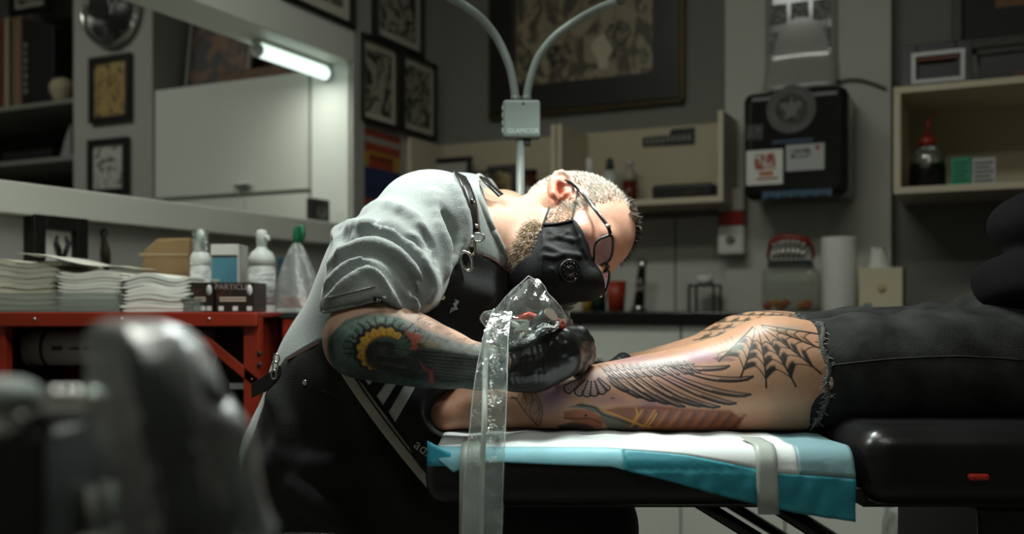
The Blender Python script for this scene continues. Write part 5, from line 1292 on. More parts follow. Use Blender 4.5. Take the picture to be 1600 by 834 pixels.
# ------------------------------------------------------------------ hoodie
hd=SDF()
hd.ell(P3(1655,352,1.48),(.095,.10,.062),k=.02)
hd.ell(P3(1638,440,1.46),(.105,.11,.050),k=.012)
hd.ell((.95,1.56,.93),(.16,.20,.10),k=.03)
hd.ell((.99,1.56,1.08),(.15,.195,.20),k=.04); hd.ell((1.05,1.56,1.25),(.125,.235,.13),k=.05)
for sg in (-1,1): hd.chain([(1.05,1.56+sg*.21,1.27),(1.08,1.56+sg*.265,1.05),(.98,1.56+sg*.26,.90)],[.07,.06,.045],k=.03)
hd.chain([(1.12,1.48,1.36),(1.17,1.56,1.37),(1.12,1.64,1.36)],.045,k=.03)
hd.disp(lambda P:.006*(vnoise(P*18,5)-.5)+.002*np.sin(P[:,2]*110+6*vnoise(P*8,6)))
V,Q=surf(hd,.007); mesh_np('hoodie',V,Q,mat('black_fleece',(.0045,.0045,.0045),.95,spec=.15,bump=.3,bscale=300),client)
mb=MB(); mb.lathe([(0,.112),(.06,.10),(.085,.06),(.092,.01),(.085,-.02)],(1.08,1.56,1.53),24); mb.build('hair',mat('dark_hair',(.02,.014,.01),.6),client)
# ------------------------------------------------------------------ shoe on the near foot
eL=np.array([-.585,0,.811]); eN=np.array([.811,0,.585]); eW=np.array([0,1.0,0]); Ms3=np.array([eL,eN,eW])
def make_shoe(H0,eL,eN,eW,ankle=None):
    Ms3=np.array([eL,eN,eW])
    S=lambda l,n,w=0.0: H0+eL*l+eN*n+eW*w
    root=client
    up=SDF()
    up.ell(S(.040,.050),(.050,.055,.037),Ms3,k=.02); up.ell(S(.09,.052),(.06,.058,.041),Ms3,k=.03)
    up.ell(S(.155,.040),(.07,.042,.045),Ms3,k=.03); up.ell(S(.205,.032),(.058,.030,.046),Ms3,k=.03)
    up.cap(S(.075,.07),S(.095,.105),.043,.040,k=.03)
    up.plane(S(0,.012),-eN,k=.002)
    up.fn(lambda P:(P-S(.085,.118))@(eN*.93-eL*.37),k=.008)     # collar cut
    if ankle is not None: up.chain(ankle,[.036,.037,.038],k=.008,op='s',k0=.004)
    V,Q=surf(up,.003); u_=mesh_np('shoe_upper',V,Q,mat('black_suede',(.012,.012,.012),.85,bump=.2,bscale=300),root)
    # sole: swept outline
    def outline(t):   # t in [0,1) around; returns (l,w)
        a=2*math.pi*t; l=.125+.137*math.cos(a); w_=math.sin(a); hw=.041+.010*math.cos(a)-.006*math.cos(2*a); return l,w_*hw
    n=72
    G=[]
    for (nn,sc) in ((0.0,.96),(.002,1.0),(.0165,1.0),(.018,.985),(.018,.80)):
        G.append([S(.125+(outline(i/n)[0]-.125)*sc,nn,outline(i/n)[1]*sc) for i in range(n)])
    m=MB(); m.grid(G,closed=True); b=len(m.v)-n*5
    m.f.append(tuple(range(b,b+n))); m.smooth.append(False)
    so=m.build('shoe_sole',mat('white_rubber',(.52,.49,.43),.6,var=.35,vscale=24,col2=(.33,.30,.25)),root)
    ln=MB(); ln.tube([S(.125+(outline(i/n)[0]-.125)*1.004,.0142,outline(i/n)[1]*1.006) for i in range(n+1)],.0013,6); ln.build('black_line',M_black,so)
    return up,u_,S
H0=P3(671,764,1.445)
shoe_sdf,shoe_o,S_=make_shoe(H0,eL,eN,eW,[P3(704,640,1.40),P3(720,640,1.42),P3(780,640,1.45)])
def patch(f,quad,nu,nv_,name,m,parent,lift=.0012,y0=1.0,solid=.0008):
    """a strip stuck on a surface; quad = four picture points (a b along one side, d c along the other)"""
    a,b,c,d=[np.array(q,float) for q in quad]; G=[]
    for i in range(nu+1):
        u=i/nu; p0=a+(b-a)*u; p1=d+(c-d)*u; row=[]
        for j in range(nv_+1):
            q=p0+(p1-p0)*j/nv_; row.append(on(f,q[0],q[1],lift,y0)[0])
        G.append(row)
    return MB().grid(G).build(name,m,parent,solid=solid)
Mstripe=mat('white_stripe_leather',(.50,.51,.48),.5,var=.06,vscale=30)
for qd in (((585,598),(571,585),(575,570),(596,582)),((594,628),(589,618),(601,592),(617,593)),((619,661),(608,645),(627,597),(645,598))):
    pass
for k,(b0,b1,t1,t0) in enumerate((((569,590),(577,601),(597,577),(585,572)),((589,618),(599,632),(628,585),(613,583)),((608,643),(618,659),(660,585),(640,585)))):
    patch(shoe_sdf,(b0,t0,t1,b1),10,4,'stripe',Mstripe,shoe_o)
p,g=on(shoe_sdf,659,698,.0012)
text_obj('logo_text','ad.',mat('logo_white',(.72,.74,.72),.5),shoe_o,P3(660,700,p[1]-.002),np.array([.80,0,-.60])+0*g,np.array([.6,0,.8]),.021,.0006)
# far shoe, mostly hidden
fL=np.array([-.30,.88,.36]); fL/=np.linalg.norm(fL); fN=np.array([.93,.30,.05]); fN-=fL*(fN@fL); fN/=np.linalg.norm(fN)
make_shoe(P3(672,640,1.64),fL,fN,np.cross(fN,fL)*-1)
# ------------------------------------------------------------------ the tattoo artist
artist = thing('person','man in grey sweatshirt, black apron, mask and glasses bending over the leg','person',(-.33,1.60,.50))
hr=np.array([.03,-.66,.75]); hr/=np.linalg.norm(hr)
hf=np.array([.56,-.611,-.56]); hf-=hr*(hf@hr); hf/=np.linalg.norm(hf)
hu=np.cross(hr,hf)
HM=np.array([hr,hf,hu])
ear_p=P3(878,308,1.55); hc=ear_p-.075*hr
def HL(r,f,u): return hc+hr*r+hf*f+hu*u
NB=P3(742,352,1.645)
SR=P3(668,345,1.50); ER=P3(565,526,1.29); SL=P3(785,350,1.79); EL=P3(738,565,1.66)
FA=[(565,528,1.29,.041),(585,530,1.292,.047),(620,538,1.302,.0465),(660,551,1.318,.041),(700,562,1.336,.0345),(750,573,1.362,.0275),(798,575,1.386,.0265)]
FAp=[P3(a,b,y) for a,b,y,r in FA]; FAr=[r for *_,r in FA]
# right hand, gloved: knuckles and bent fingers round the machine grip
KN=[P3(868,524,1.383),P3(884,534,1.380),P3(892,551,1.384),P3(888,568,1.392)]
F1=[P3(906,524,1.412),P3(914,535,1.415),P3(914,552,1.418),P3(905,570,1.420)]
F2=[P3(916,545,1.445),P3(917,556,1.448),P3(911,568,1.448),P3(900,580,1.445)]
F3=[P3(905,566,1.468),P3(902,572,1.466),P3(895,580,1.462),P3(884,586,1.455)]
TH=[P3(815,566,1.415),P3(845,545,1.437),P3(880,540,1.462),P3(902,556,1.478)]
def hand_r(f,o=0.0):
    f.cap(FAp[-1],P3(830,569,1.392),.0265+o,.030+o,k=.02)
    f.cap(P3(825,573,1.393),P3(872,558,1.396),.033+o,.030+o,k=.02)
    f.cap(P3(832,560,1.393),KN[0],.024+o,.015+o,k=.02); f.cap(P3(838,566,1.39),KN[1],.022+o,.014+o,k=.015)
    f.cap(P3(840,575,1.39),KN[2],.022+o,.0135+o,k=.015); f.cap(P3(838,583,1.395),KN[3],.020+o,.0125+o,k=.015)
    for i in range(4):
        r_=[.0112,.0110,.0105,.0095][i]+o
        f.chain([KN[i],F1[i],F2[i],F3[i]],[r_*1.12,r_*1.05,r_,r_*.85],k=.003,k0=.005)
    f.chain(TH,[.017+o,.0135+o,.0115+o,.0095+o],k=.008,k0=.006)
# left hand, gloved, reaching over the shin from behind
FLp=[EL,P3(850,590,1.575),P3(915,592,1.56)]
LK=[P3(946,583,1.553),P3(948,586,1.543),P3(948,590,1.533),P3(948,594,1.524)]
LT=[P3(974,563,1.540),P3(971,566,1.528),P3(966,569,1.516),P3(960,573,1.506)]
LE=[P3(996,578,1.520),P3(994,579,1.508),P3(988,580,1.497),P3(980,582,1.489)]
def hand_l(f,o=0.0):
    f.cap(FLp[-1],P3(935,590,1.545),.026+o,.024+o,k=.02)
    for i in range(4):
        r_=.0102+o; f.cap(P3(925,592,1.55),LK[i],.018+o,.013+o,k=.012); f.chain([LK[i],LT[i],LE[i]],[r_*1.1,r_,r_*.85],k=.003,k0=.005)
    f.chain([P3(925,590,1.545),P3(948,590,1.572),P3(970,585,1.575)],[.016+o,.012+o,.0095+o],k=.008,k0=.005)
CH=[(505,722,.132,1.64,1.74),(560,592,.120,1.605,1.715),(640,452,.126,1.56,1.68),(700,385,.095,1.555,1.675)]
def torso(f,o,k=.05):
    for j in (3,4):
        f.chain([P3(q[0],q[1],q[j]) for q in CH],[q[2]+o-.012 for q in CH],k=k,k0=.06)
    f.cap(P3(700,425,1.585),P3(748,455,1.61),.085+o-.012,.062+o-.012,k=.05)
    f.cap(SR,SL,.064+o-.012,.066+o-.012,k=.05)
ab=SDF()
torso(ab,-.006)
ab.chain([SR,ER],[.056,.045],k=.04); ab.chain([SL,EL],[.055,.042],k=.04)
ab.chain(FAp,FAr,k=.02,k0=.02); ab.ell(P3(549,540,1.29),(.020,.026,.026),k=.03)
ab.chain(FLp,[.040,.030,.026],k=.02,k0=.02)
hand_r(ab,-.0038); hand_l(ab,-.0035)
# legs inside the trousers keep the figure whole
HPR=P3(515,745,1.63); HPL=P3(525,745,1.76); KNR=np.array([.085,1.52,.572]); KNL=np.array([.11,1.76,.572]); AKR=np.array([.0,1.52,.10]); AKL=np.array([.02,1.76,.10])
for a,b,c in ((HPR,KNR,AKR),(HPL,KNL,AKL)): ab.chain([a,b,c],[.082,.058,.04],k=.05); ab.cap(c,c+np.array([.14,0,-.05]),.04,.028,k=.03)
# neck and head
ab.chain([NB-np.array([.03,0,.0]),HL(0,-.030,-.085),HL(0,-.022,-.02)],[.074,.062,.060],k=.035,k0=.03)
ab.ell(HL(0,-.006,.043),(.0765,.098,.090),HM,k=.03)
ab.ell(HL(0,.034,-.022),(.060,.062,.085),HM,k=.03)
for sg in (-1,1):
    ab.chain([HL(sg*.051,.004,-.050),HL(sg*.040,.040,-.085),HL(sg*.018,.078,-.100)],[.018,.017,.016],k=.03)
    ab.ell(HL(sg*.047,.058,-.012),(.022,.024,.022),HM,k=.02)
ab.cap(HL(-.034,.076,.031),HL(.034,.076,.031),.011,k=.02)
ab.chain([HL(0,.090,.016),HL(0,.104,-.008),HL(0,.114,-.030)],[.009,.011,.014],k=.012)
ab.ell(HL(0,.088,-.065),(.026,.014,.018),HM,k=.02)
for sg in (-1,1):
    ab.ell(HL(sg*.033,.101,.010),(.018,.014,.012),HM,k=.012,op='s'); ab.ell(HL(sg*.032,.076,.010),(.0145,.0135,.0125),HM,k=.004)
    # ear
    e1=hu*.87-hf*.5; e2=hf*.87+hu*.5; E3=hr*sg*.84+e2*.54; E3/=np.linalg.norm(E3); E2=e2-E3*(e2@E3); E2/=np.linalg.norm(E2); EM=np.array([e1,E2,E3])
    ec=HL(sg*.083,-.016,.006)
    EE=lambda a,b,c=0.0: ec+e1*a+E2*b+E3*c
    ab.ell(ec,(.031,.0185,.0065),EM,k=.006)
    ab.ell(EE(.004,.001,.005),(.020,.0105,.006),EM,k=.004,op='s')
    ab.ell(EE(-.006,.006,.004),(.010,.008,.010),EM,k=.004,op='s')
    rim=[EE(.000,.017,.002),EE(.014,.017,.003),EE(.026,.010,.004),EE(.030,-.001,.004),EE(.026,-.012,.004),EE(.014,-.018,.004),EE(-.002,-.017,.003),EE(-.016,-.011,.002),EE(-.026,-.001,.001),EE(-.027,.008,0)]
    ab.chain(rim,[.003,.0034,.0038,.004,.004,.0038,.0035,.0038,.0062,.0045],k=.003,k0=.002)
    ab.chain([EE(.018,-.002,.003),EE(.008,-.009,.003),EE(-.006,-.010,.003),EE(-.015,-.003,.003)],[.0025,.003,.003,.003],k=.004,k0=.002)
    ab.chain([EE(.016,.006,.003),EE(.010,.001,.003),EE(.004,-.008,.003)],[.002,.0026,.003],k=.004,k0=.002)
    ab.ell(EE(-.007,.014,.004),(.006,.004,.005),EM,k=.004)
V,Q=surf(ab,.0030)
cq=V[Q].mean(1)
axl=np.array(FAp[-1])-np.array(FAp[0])
selq=(cq[:,1]<1.40)&(cq[:,2]<.93)&(cq[:,0]<.005)&(cq[:,2]>.78)&(cq[:,0]>-.27)
V,Q=refine(ab,V,Q,selq,4); V,Q=compact(V,Q)
_,NV=grad(ab,V)
nv=vnoise(V*60,11); nv2=vnoise(V*20,12)
loc=(V-hc)@HM.T    # head-local r,f,u
col=np.tile(np.array([.56,.33,.235]),(len(V),1))*(.88+.24*nv2[:,None])
head=(np.linalg.norm(loc,axis=1)<.19)
earm=np.exp(-(((loc[:,0]-.085)/.022)**2+((loc[:,1]+.014)/.028)**2+((loc[:,2]-.006)/.036)**2)**2)*(loc[:,0]>.068)
I2=Ink(loc[:,1],loc[:,2],col)
I2.mix(earm,(.62,.17,.10),.97)  # the ear's own red, deepened in colour for the lamp shining from behind
fore=head*sstep(loc[:,2],.0,.06)*sstep(loc[:,1],.02,.07); I2.mix(fore,(.60,.30,.21),.55)
ck=head*np.exp(-(((loc[:,1]-.07)/.035)**2+((loc[:,2]-.01)/.04)**2)); I2.mix(ck,(.55,.235,.165),.6)
I2.mix(head*(nv2>.62)*fore,(.56,.24,.16),.35)
# grey stubble scalp shade (its own colour: short grey hair over skin)
scalp=head*(loc[:,2]>-.02)*(1-sstep(loc[:,1],.000+.0,.045+.0))*sstep(loc[:,2]+.6*(-loc[:,1]),.0,.03); I2.mix(scalp*(.5+.5*nv),(.46,.40,.36),.45)
col=I2.c
# forearm ink
UA=800+V[:,0]*F/1.262; VA=HOR-(V[:,2]-CAMZ)*F/1.262
UA=800+V[:,0]*F/np.clip(1.262+(.085*(UA-556)/240),1.25,1.36); VA=HOR-(V[:,2]-CAMZ)*F/np.clip(1.262+(.085*(UA-556)/240),1.25,1.36)
arm=(V[:,1]<1.405)&(V[:,2]<.935)&(V[:,0]<.01)
C4=lambda x,y:(490+x/4.907,450+y/4.907)
A=Ink(np.where(arm,UA,-999),VA,col)
TEAL=(.04,.085,.08); DK=(.012,.014,.014)
tm=vnoise(np.stack([UA/7,VA/7,VA*0],1),13)*.6+vnoise(np.stack([UA/2.5,VA/2.5,VA*0],1),14)*.4
region=[C4(*p) for p in ((92,520),(105,400),(165,318),(265,238),(400,205),(560,200),(700,226),(820,296),(960,366),(1130,428),(1260,448),(1500,470),(1500,900),(200,900),(120,600))]
A.fill(region,TEAL,.95,3)
A.blob(C4(500,250),46,13,(.24,.34,.29),.85,ang=-.05); A.blob(C4(310,330),22,17,(.20,.31,.27),.8); A.blob(C4(225,480),16,20,(.13,.20,.175),.7); A.blob(C4(650,270),26,10,(.20,.27,.23),.7)
A.blob(C4(125,450),8,30,(.015,.02,.02),.95); A.blob(C4(430,660),50,12,(.025,.04,.038),.85); A.blob(C4(230,600),24,8,(.05,.09,.085),.6)
A.fill([C4(*p) for p in ((690,240),(900,325),(1200,425),(1500,450),(1500,535),(1100,505),(880,440),(760,340))],(.27,.275,.255),.85,5)
rg=np.random.RandomState(5)
for k in range(21):
    a=math.radians(-78+k*12.5-90); c0=np.array(C4(560,470)); d=np.array([math.cos(a-.35)*1.25,math.sin(a-.35)*.92]); r0,r1=35,50+rg.uniform(0,9)
    p0=c0+d*r0; p1=c0+d*r1
    A.line([p0,(p0+p1)/2+rg.uniform(-1.5,1.5,2),p1],2.6,(.01,.012,.012),.9,4,w1=.8)
    for q in (.35,.55,.75):
        m=p0+(p1-p0)*q; e=np.array([-d[1],d[0]])*rg.choice([-1,1]); A.line([m,m+d*4+e*rg.uniform(2,5)],1.0,(.012,.014,.014),.8)
# dark scalloped ring then yellow petals
ctr=np.array(C4(578,482))
def ringpoly(rx,ry,n,amp,ph=0,a0=0,a1=2*math.pi):
    t=np.linspace(a0,a1,n); return [(ctr[0]+(rx+amp*math.cos(14*q+ph))*math.cos(q),ctr[1]+(ry+amp*math.cos(14*q+ph))*math.sin(q)) for q in t]
aw0,aw1=math.radians(118),math.radians(310)
def crescent(r0,r1,amp,color,alpha,sy=.84):
    r0*=.93; r1*=.93; t=np.linspace(aw0,aw1,160); tp=lambda q:1-.16*abs((q-aw0)/(aw1-aw0)*2-1)**4
    o=[(ctr[0]+(r1*tp(q)+amp*math.cos(19*q+1.5*math.sin(3*q)))*math.cos(q),ctr[1]+(r1*tp(q)+amp*math.cos(19*q+1.5*math.sin(3*q)))*sy*math.sin(q)) for q in t]
    i=[(ctr[0]+r0*math.cos(q),ctr[1]+r0*sy*math.sin(q)) for q in t[::-1]]; A.fill(o+i,color,alpha,1.0)
crescent(30,56,2.0,(.016,.016,.014),.95); crescent(32,48.5,2.2,(.62,.36,.055),1.0); crescent(30,35,.5,(.30,.14,.02),.6)
for k in range(13):
    q=aw0+(aw1-aw0)*(k+.5)/13; A.line([(ctr[0]+30*math.cos(q),ctr[1]+25*math.sin(q)),(ctr[0]+42*math.cos(q),ctr[1]+35*math.sin(q))],1.0,(.30,.13,.02),.6)
A.fill([C4(*p) for p in ((420,560),(415,480),(450,425),(520,395),(600,400),(660,420),(640,470),(700,520),(820,460),(1000,470),(1250,520),(1500,560),(1500,720),(1000,720),(760,690),(560,640),(450,600))],(.020,.021,.019),.95,3)
A.blob(C4(540,470),12,8,(.07,.07,.065),.8); A.blob(C4(575,445),2.5,2,(.2,.05,.03),.9)
for k in range(46):
    x=rg.uniform(480,1450); y=rg.uniform(470,700) if x>700 else rg.uniform(430,640); L=rg.uniform(60,200)
    A.line([C4(x,y),C4(x+L*.5,y+L*.04+rg.uniform(-6,6)),C4(x+L,y+L*.16)],.8,(.10,.11,.105) if k%2 else (.004,.004,.004),.7,3)
for k in range(9):
    y=470+k*28; A.line([C4(820+k*22,y-10),C4(1050+k*18,y+16),C4(1350,y+42),C4(1500,y+55)],.9,(.13,.14,.13),.55,4)
A.c=np.where((sdpoly(A.u,A.v,region)<0)[:,None],A.c*(.62+.76*tm[:,None]),A.c)
RD=(.42,.10,.065)
A.fill([C4(*p) for p in ((725,280),(740,330),(790,340),(850,360),(835,400),(810,420),(820,455),(765,465),(775,410),(750,370),(730,340))],RD,.95,1.2)
A.fill([C4(*p) for p in ((830,550),(870,590),(895,615),(925,620),(930,720),(890,720),(895,640),(850,610))],(.30,.05,.035),.9,1.5)
A.blob(C4(900,420),16,5,(.45,.30,.12),.55,ang=.2)
A.fill([C4(*p) for p in ((320,225),(450,180),(560,165),(570,185),(440,205),(340,240))],(.05,.05,.045),.6,3)
for k in range(10): A.line([C4(380+k*16,150+k*1.5),C4(430+k*14,120+k*3)],.8,(.05,.05,.05),.6)
col=A.c
SKa=mat('skin_artist',(.5,.3,.2),.5,attr='Col',var=.07,vscale=90,bump=.14,bscale=300,sss=.12,spec=.45)
abody=mesh_np('body',V,Q,SKa,artist,col.astype(np.float32))
# ------------------------------------------------------------------ sweatshirt
Mgrey=mat('grey_marl_fleece',(.265,.285,.275),.92,var=.22,vscale=420,bump=.35,bscale=500,sheen=.25,detail=2)
CUF=P3(556,486,1.30)
def sw_base():
    s=SDF(); torso(s,.012)
    s.chain([SR,P3(610,424,1.41),P3(588,466,1.335),P3(572,484,1.305)],[.071,.073,.064,.055],k=.025,k0=.04)
    s.ell(P3(574,418,1.385),(.042,.05,.042),k=.04); s.ell(P3(648,455,1.345),(.030,.030,.034),k=.03)
    s.chain([SL,EL],[.080,.062],k=.05)
    s.chain([NB-np.array([.02,0,.02]),P3(812,384,1.61)],[.094,.082],k=.04)
    return s
swb=sw_base()
C2=lambda x,y:(480+x/3.206,260+y/3.206)
def onS(p): return cast(swb,p[0],p[1],1.0)
sw=sw_base()
ridges=[([(150,315),(250,292),(345,290),(430,330),(520,352)],.011),
 ([(118,480),(220,405),(340,385),(450,440),(540,540),(590,630),(600,690)],.012),
 ([(108,590),(190,510),(300,470),(400,515),(480,595),(535,670),(540,725)],.011),
 ([(112,650),(190,575),(290,510),(370,535),(440,605),(480,690)],.009),
 ([(530,260),(620,400),(645,500),(640,600)],.010),
 ([(640,140),(660,300),(700,420),(690,540)],.010),
 ([(735,100),(785,230),(790,340),(745,430),(700,520)],.011),
 ([(430,335),(550,450),(605,560),(622,660)],.011),
 ([(300,220),(420,200),(540,250)],.009),([(140,340),(170,400),(160,470)],.008)]
for pts,r_ in ridges:
    ps=smoothpts([onS(C2(*p)) for p in pts],3); d,g=grad(swb,ps); ps=ps-g*(r_*.10)
    sw.chain(list(ps),[r_*(.5+.5*math.sin(math.pi*min(1,max(0,(i+1)/(len(ps)+1))))) for i in range(len(ps))],k=.012,k0=.004)
vall=[([(130,440),(230,360),(340,345),(450,395),(550,490),(600,590)],.0045),([(112,535),(200,455),(310,432),(420,475),(500,560),(560,650)],.0045),([(115,615),(190,540),(290,490),(380,520),(455,600),(500,690)],.004),
 ([(380,290),(480,345),(560,400)],.005),([(585,330),(635,440),(650,560)],.004),([(690,250),(740,380),(715,480)],.005),([(165,345),(175,410)],.006),([(575,540),(590,620),(580,700)],.004)]
for pts,r_ in vall:
    ps=smoothpts([onS(C2(*p)) for p in pts],3); sw.chain(list(ps),r_*1.35,k=.012,op='s',k0=.004)
sw.disp(lambda P:.0035*(vnoise(P*22,8)-.5)+.0028*(vnoise(P*np.array([9,9,9]),9)-.5)*2)
CB=[(480,494),(512,489),(556,479),(600,468),(618,478),(636,488),(655,490),(676,476),(695,440),(720,380)]
CBX=[q[0] for q in CB]; CBY=[q[1] for q in CB]
def cuff_cut(P):
    u=800+P[:,0]*F/1.31; v=HOR-(P[:,2]-CAMZ)*F/1.31
    return np.where((P[:,1]<1.44)&(u<720),(v-np.interp(u,CBX,CBY))*1.31/F*.9,-1.0)
sw.fn(cuff_cut,k=.006)
ELd=EL-SL; sw.fn(lambda P:np.where(P[:,1]>1.6,(P-EL)@(ELd/np.linalg.norm(ELd))+.02-3*np.clip(-.03-P[:,0]-.10,0,9),-1.0),k=.004)
sw.plane((0,0,.575),(0,0,-1),k=.01)
nd=np.array([.90,-.12,.40]); nd/=np.linalg.norm(nd); NC=P3(789,366,1.60)
sw.fn(lambda P:np.where(P[:,2]>.90,(P-NC)@nd,-1.0),k=.006)
V,Q=surf(sw,.0040); swo=mesh_np('sweatshirt',V,Q,Mgrey,artist)
# cuff and collar ribs
def loop_on(f,c,axis,r,n=48):
    axis=axis/np.linalg.norm(axis); a=np.cross(axis,[0,0,1.0]); a/=np.linalg.norm(a); b=np.cross(axis,a); P=[]
    for i in range(n+1):
        q=2*math.pi*i/n; dr=a*math.cos(q)+b*math.sin(q); t=np.linspace(r*1.8,.01,60); pts=c+dr*t[:,None]; d=f(pts); k=np.nonzero(d<0)[0]; P.append(pts[k[0]] if len(k) else c+dr*r)
    return P
axu=(P3(556,560,1.27)-SR); axu/=np.linalg.norm(axu)
P_=[on(sw,x,np.interp(x,CBX,CBY)-3,.0005)[0] for x in range(506,603,4)]; MB().tube(P_,.0022,8).build('cuff_hem',Mgrey,swo)
P_=[on(sw,x,np.interp(x,CBX,CBY)-24,.0002)[0] for x in range(514,590,4)]; MB().tube(P_,.0013,8).build('cuff_seam',Mgrey,swo)
p,g=on(sw,590,467,.002); 
patch(sw,((583,462),(597,464),(597,474),(583,473)),4,4,'cuff_label',mat('black_label',(.012,.012,.012),.7),swo,lift=.0022)
patch(sw,((587,465),(591,465),(591,471),(587,471)),3,3,'label_mark',mat('label_white',(.55,.56,.54),.7),swo,lift=.0034)
patch(sw,((593,466),(595,466),(595,470),(593,470)),2,2,'label_mark',mat('label_white',(.55,.56,.54),.7),swo,lift=.0034)
col_l=loop_on(swb,NC-nd*.003,nd,.085); MB().tube(col_l,.0052,8).build('collar_rib',Mgrey,swo)
# ------------------------------------------------------------------ trousers and shoes (under the apron)
tr_=SDF()
for a,b,c in ((HPR,KNR,AKR),(HPL,KNL,AKL)): tr_.chain([a,b,c],[.10,.078,.058],k=.06)
tr_.cap(HPR,HPL,.10,k=.06); tr_.plane((0,0,.06),(0,0,-1))
V,Q=surf(tr_,.009); mesh_np('trousers',V,Q,mat('black_cotton',(.008,.008,.008),.9),artist)
for c in (AKR,AKL):
    s=SDF(); s.ell(c+np.array([.02,0,-.045]),(.07,.048,.05),k=.02); s.ell(c+np.array([.12,0,-.06]),(.08,.048,.036),k=.03); s.plane((0,0,.002),(0,0,-1))
    V,Q=surf(s,.006); mesh_np('shoe',V,Q,mat('black_shoe',(.01,.01,.01),.5),artist)
# ------------------------------------------------------------------ apron
Map=mat('black_canvas',(.0075,.0078,.0075),.8,var=.25,vscale=300,bump=.3,bscale=420,sheen=.06)
AP_POLY=[(736,388),(772,402),(812,436),(830,470),(1400,470),(1400,1500),(200,1500),(300,775),(372,752),(385,705),(402,655),(418,615),(431,584),(450,557),(480,541),(510,525),(560,508),(610,502),(648,494),(690,448),(718,412)]
def ap_base():
    s=SDF(); torso(s,.0215)
    s.chain([HPR,KNR],[.112,.088],k=.09); s.chain([HPL,KNL],[.112,.088],k=.09); s.cap(HPR,HPL,.112,k=.06)
    s.cap((KNR+HPR)/2,(KNL+HPL)/2,.09,k=.08); s.cap(KNR,KNL,.085,k=.06)
    s.chain([KNR,KNR+np.array([.01,0,-.30])],[.085,.075],k=.05); s.chain([KNL,KNL+np.array([.01,0,-.30])],[.085,.075],k=.05)
    s.cap((KNR+KNL)/2,(KNR+KNL)/2+np.array([.03,0,-.28]),.07,.06,k=.08)
    s.cap(P3(445,745,1.64),P3(480,900,1.60),.07,.10,k=.07); s.cap(P3(560,800,1.60),P3(600,1000,1.58),.09,.11,k=.08)
    return s
apb=ap_base(); ap=ap_base()
folds=[[(375,700),(480,722),(600,715),(655,700)],[(430,620),(445,680),(400,760)],[(560,600),(580,680),(640,780)],[(460,760),(540,820),(560,880)],[(690,420),(720,450),(760,460)]]
for pl in folds:
    ps=smoothpts([cast(apb,p[0],p[1],1.2) for p in pl],4); ap.chain(list(ps),.010,k=.03,k0=.01)
ap.disp(lambda P:.005*(vnoise(P*13,21)-.5)+.0025*(vnoise(P*30,22)-.5))
def ap_cut(P):
    Yr=1.53; return sdpoly(800+P[:,0]*F/Yr,HOR-(P[:,2]-CAMZ)*F/Yr,AP_POLY)*Yr/F
ap.fn(ap_cut,k=.003)
V,Q=surf(ap,.0058); apo=mesh_np('apron',V,Q,Map,artist)
Mst=mat('rust_stitch',(.16,.035,.015),.8)
def seamline(pl,m,name,r_=.0009,lift=.0006,n=6,f=apb,y0=1.2,dash=False):
    ps=smoothpts([(x,y,0) for x,y in pl],n)
    P_=[on(f,q[0],q[1],lift,y0)[0] for q in ps]
    MB().tube(P_,r_,6).build(name,m,apo)
seamline([(742,394),(772,407),(800,431)],Mst,'stitching'); seamline([(730,400),(705,436),(672,476)],Mst,'stitching'); seamline([(450,562),(480,546),(504,533)],Mst,'stitching')
seamline([(688,463),(725,480),(766,500)],mat('dark_seam',(.03,.03,.03),.7),'pocket_seam',.0011)
seamline([(478,600),(520,615),(560,618)],mat('dark_seam',(.03,.03,.03),.7),'pocket_seam',.0011)
def rivet(px,py,r_,f=apb,m=None,name='rivet',lift=0.004):
    p,g=on(f,px,py,lift,1.2); z=g; x=np.cross(z,[0,0,1.0]); x/=np.linalg.norm(x); y=np.cross(z,x)
    MB().lathe([(r_,0),(r_,.001),(r_*.75,.0022),(r_*.3,.0018),(0,.0018)],p,18,axis=np.stack([x,y,z],1)).build(name,m or M_chrome,apo)
Mbrass=mat('pale_brass',(.62,.55,.42),.25,1.0)
rivet(690,464,.0043,m=Mbrass); rivet(479,597,.0042,m=M_chrome); rivet(398,594,.002,m=mat('red_rivet',(.4,.05,.03),.4)); 
# embroidered emblem: intertwined curves
Memb=mat('silver_thread',(.42,.43,.42),.5)
for k in range(3):
    pl=[(701+k*3,488-k*2),(704+k*3,480),(712-k,482),(706+k*2,474),(714-k,470+k*2),(708+k,468)]
    P_=[on(apb,q[0],q[1],.005,1.2)[0] for q in smoothpts([(x,y,0) for x,y in pl],5)]; MB().tube(P_,.0009,6).build('embroidery',Memb,apo)
# leather shoulder strap with clasp
Mlea=mat('black_strap_leather',(.012,.010,.009),.28,bump=.1,bscale=200)
def strap(pl,w_,name,m,f=swb,lift=.004,y0=1.2,par=None):
    ps=smoothpts([(x,y,0) for x,y in pl],5); P_=[];N_=[]
    for q in ps:
        p,g=on(f,q[0],q[1],lift,y0); P_.append(p); N_.append(g)
    P_=np.array(P_); T_=np.gradient(P_,axis=0); T_/=np.linalg.norm(T_,axis=1)[:,None]; G=[]
    for p,t,n_ in zip(P_,T_,N_):
        b=np.cross(t,n_); b/=np.linalg.norm(b); G.append([p+b*w_*s_ for s_ in (-.5,-.25,0,.25,.5)])
    return MB().grid(G).build(name,m,par or apo,solid=.003)
strap([(716,277),(724,292),(733,318),(737,345),(739,364)],.020,'strap',Mlea,lift=.005)
strap([(752,286),(760,296),(770,305),(778,312)],.016,'far_strap',Mlea,lift=.009)
sto=bpy.data.objects['strap']
for q in ((733,317),(738,354)):
    p,g=on(swb,q[0],q[1],.008,1.2); x=np.cross(g,[0,0,1.0]); x/=np.linalg.norm(x); y=np.cross(g,x); MB().lathe([(.0035,0),(.0035,.0012),(0,.002)],p,14,axis=np.stack([x,y,g],1)).build('stud',M_chrome,sto)
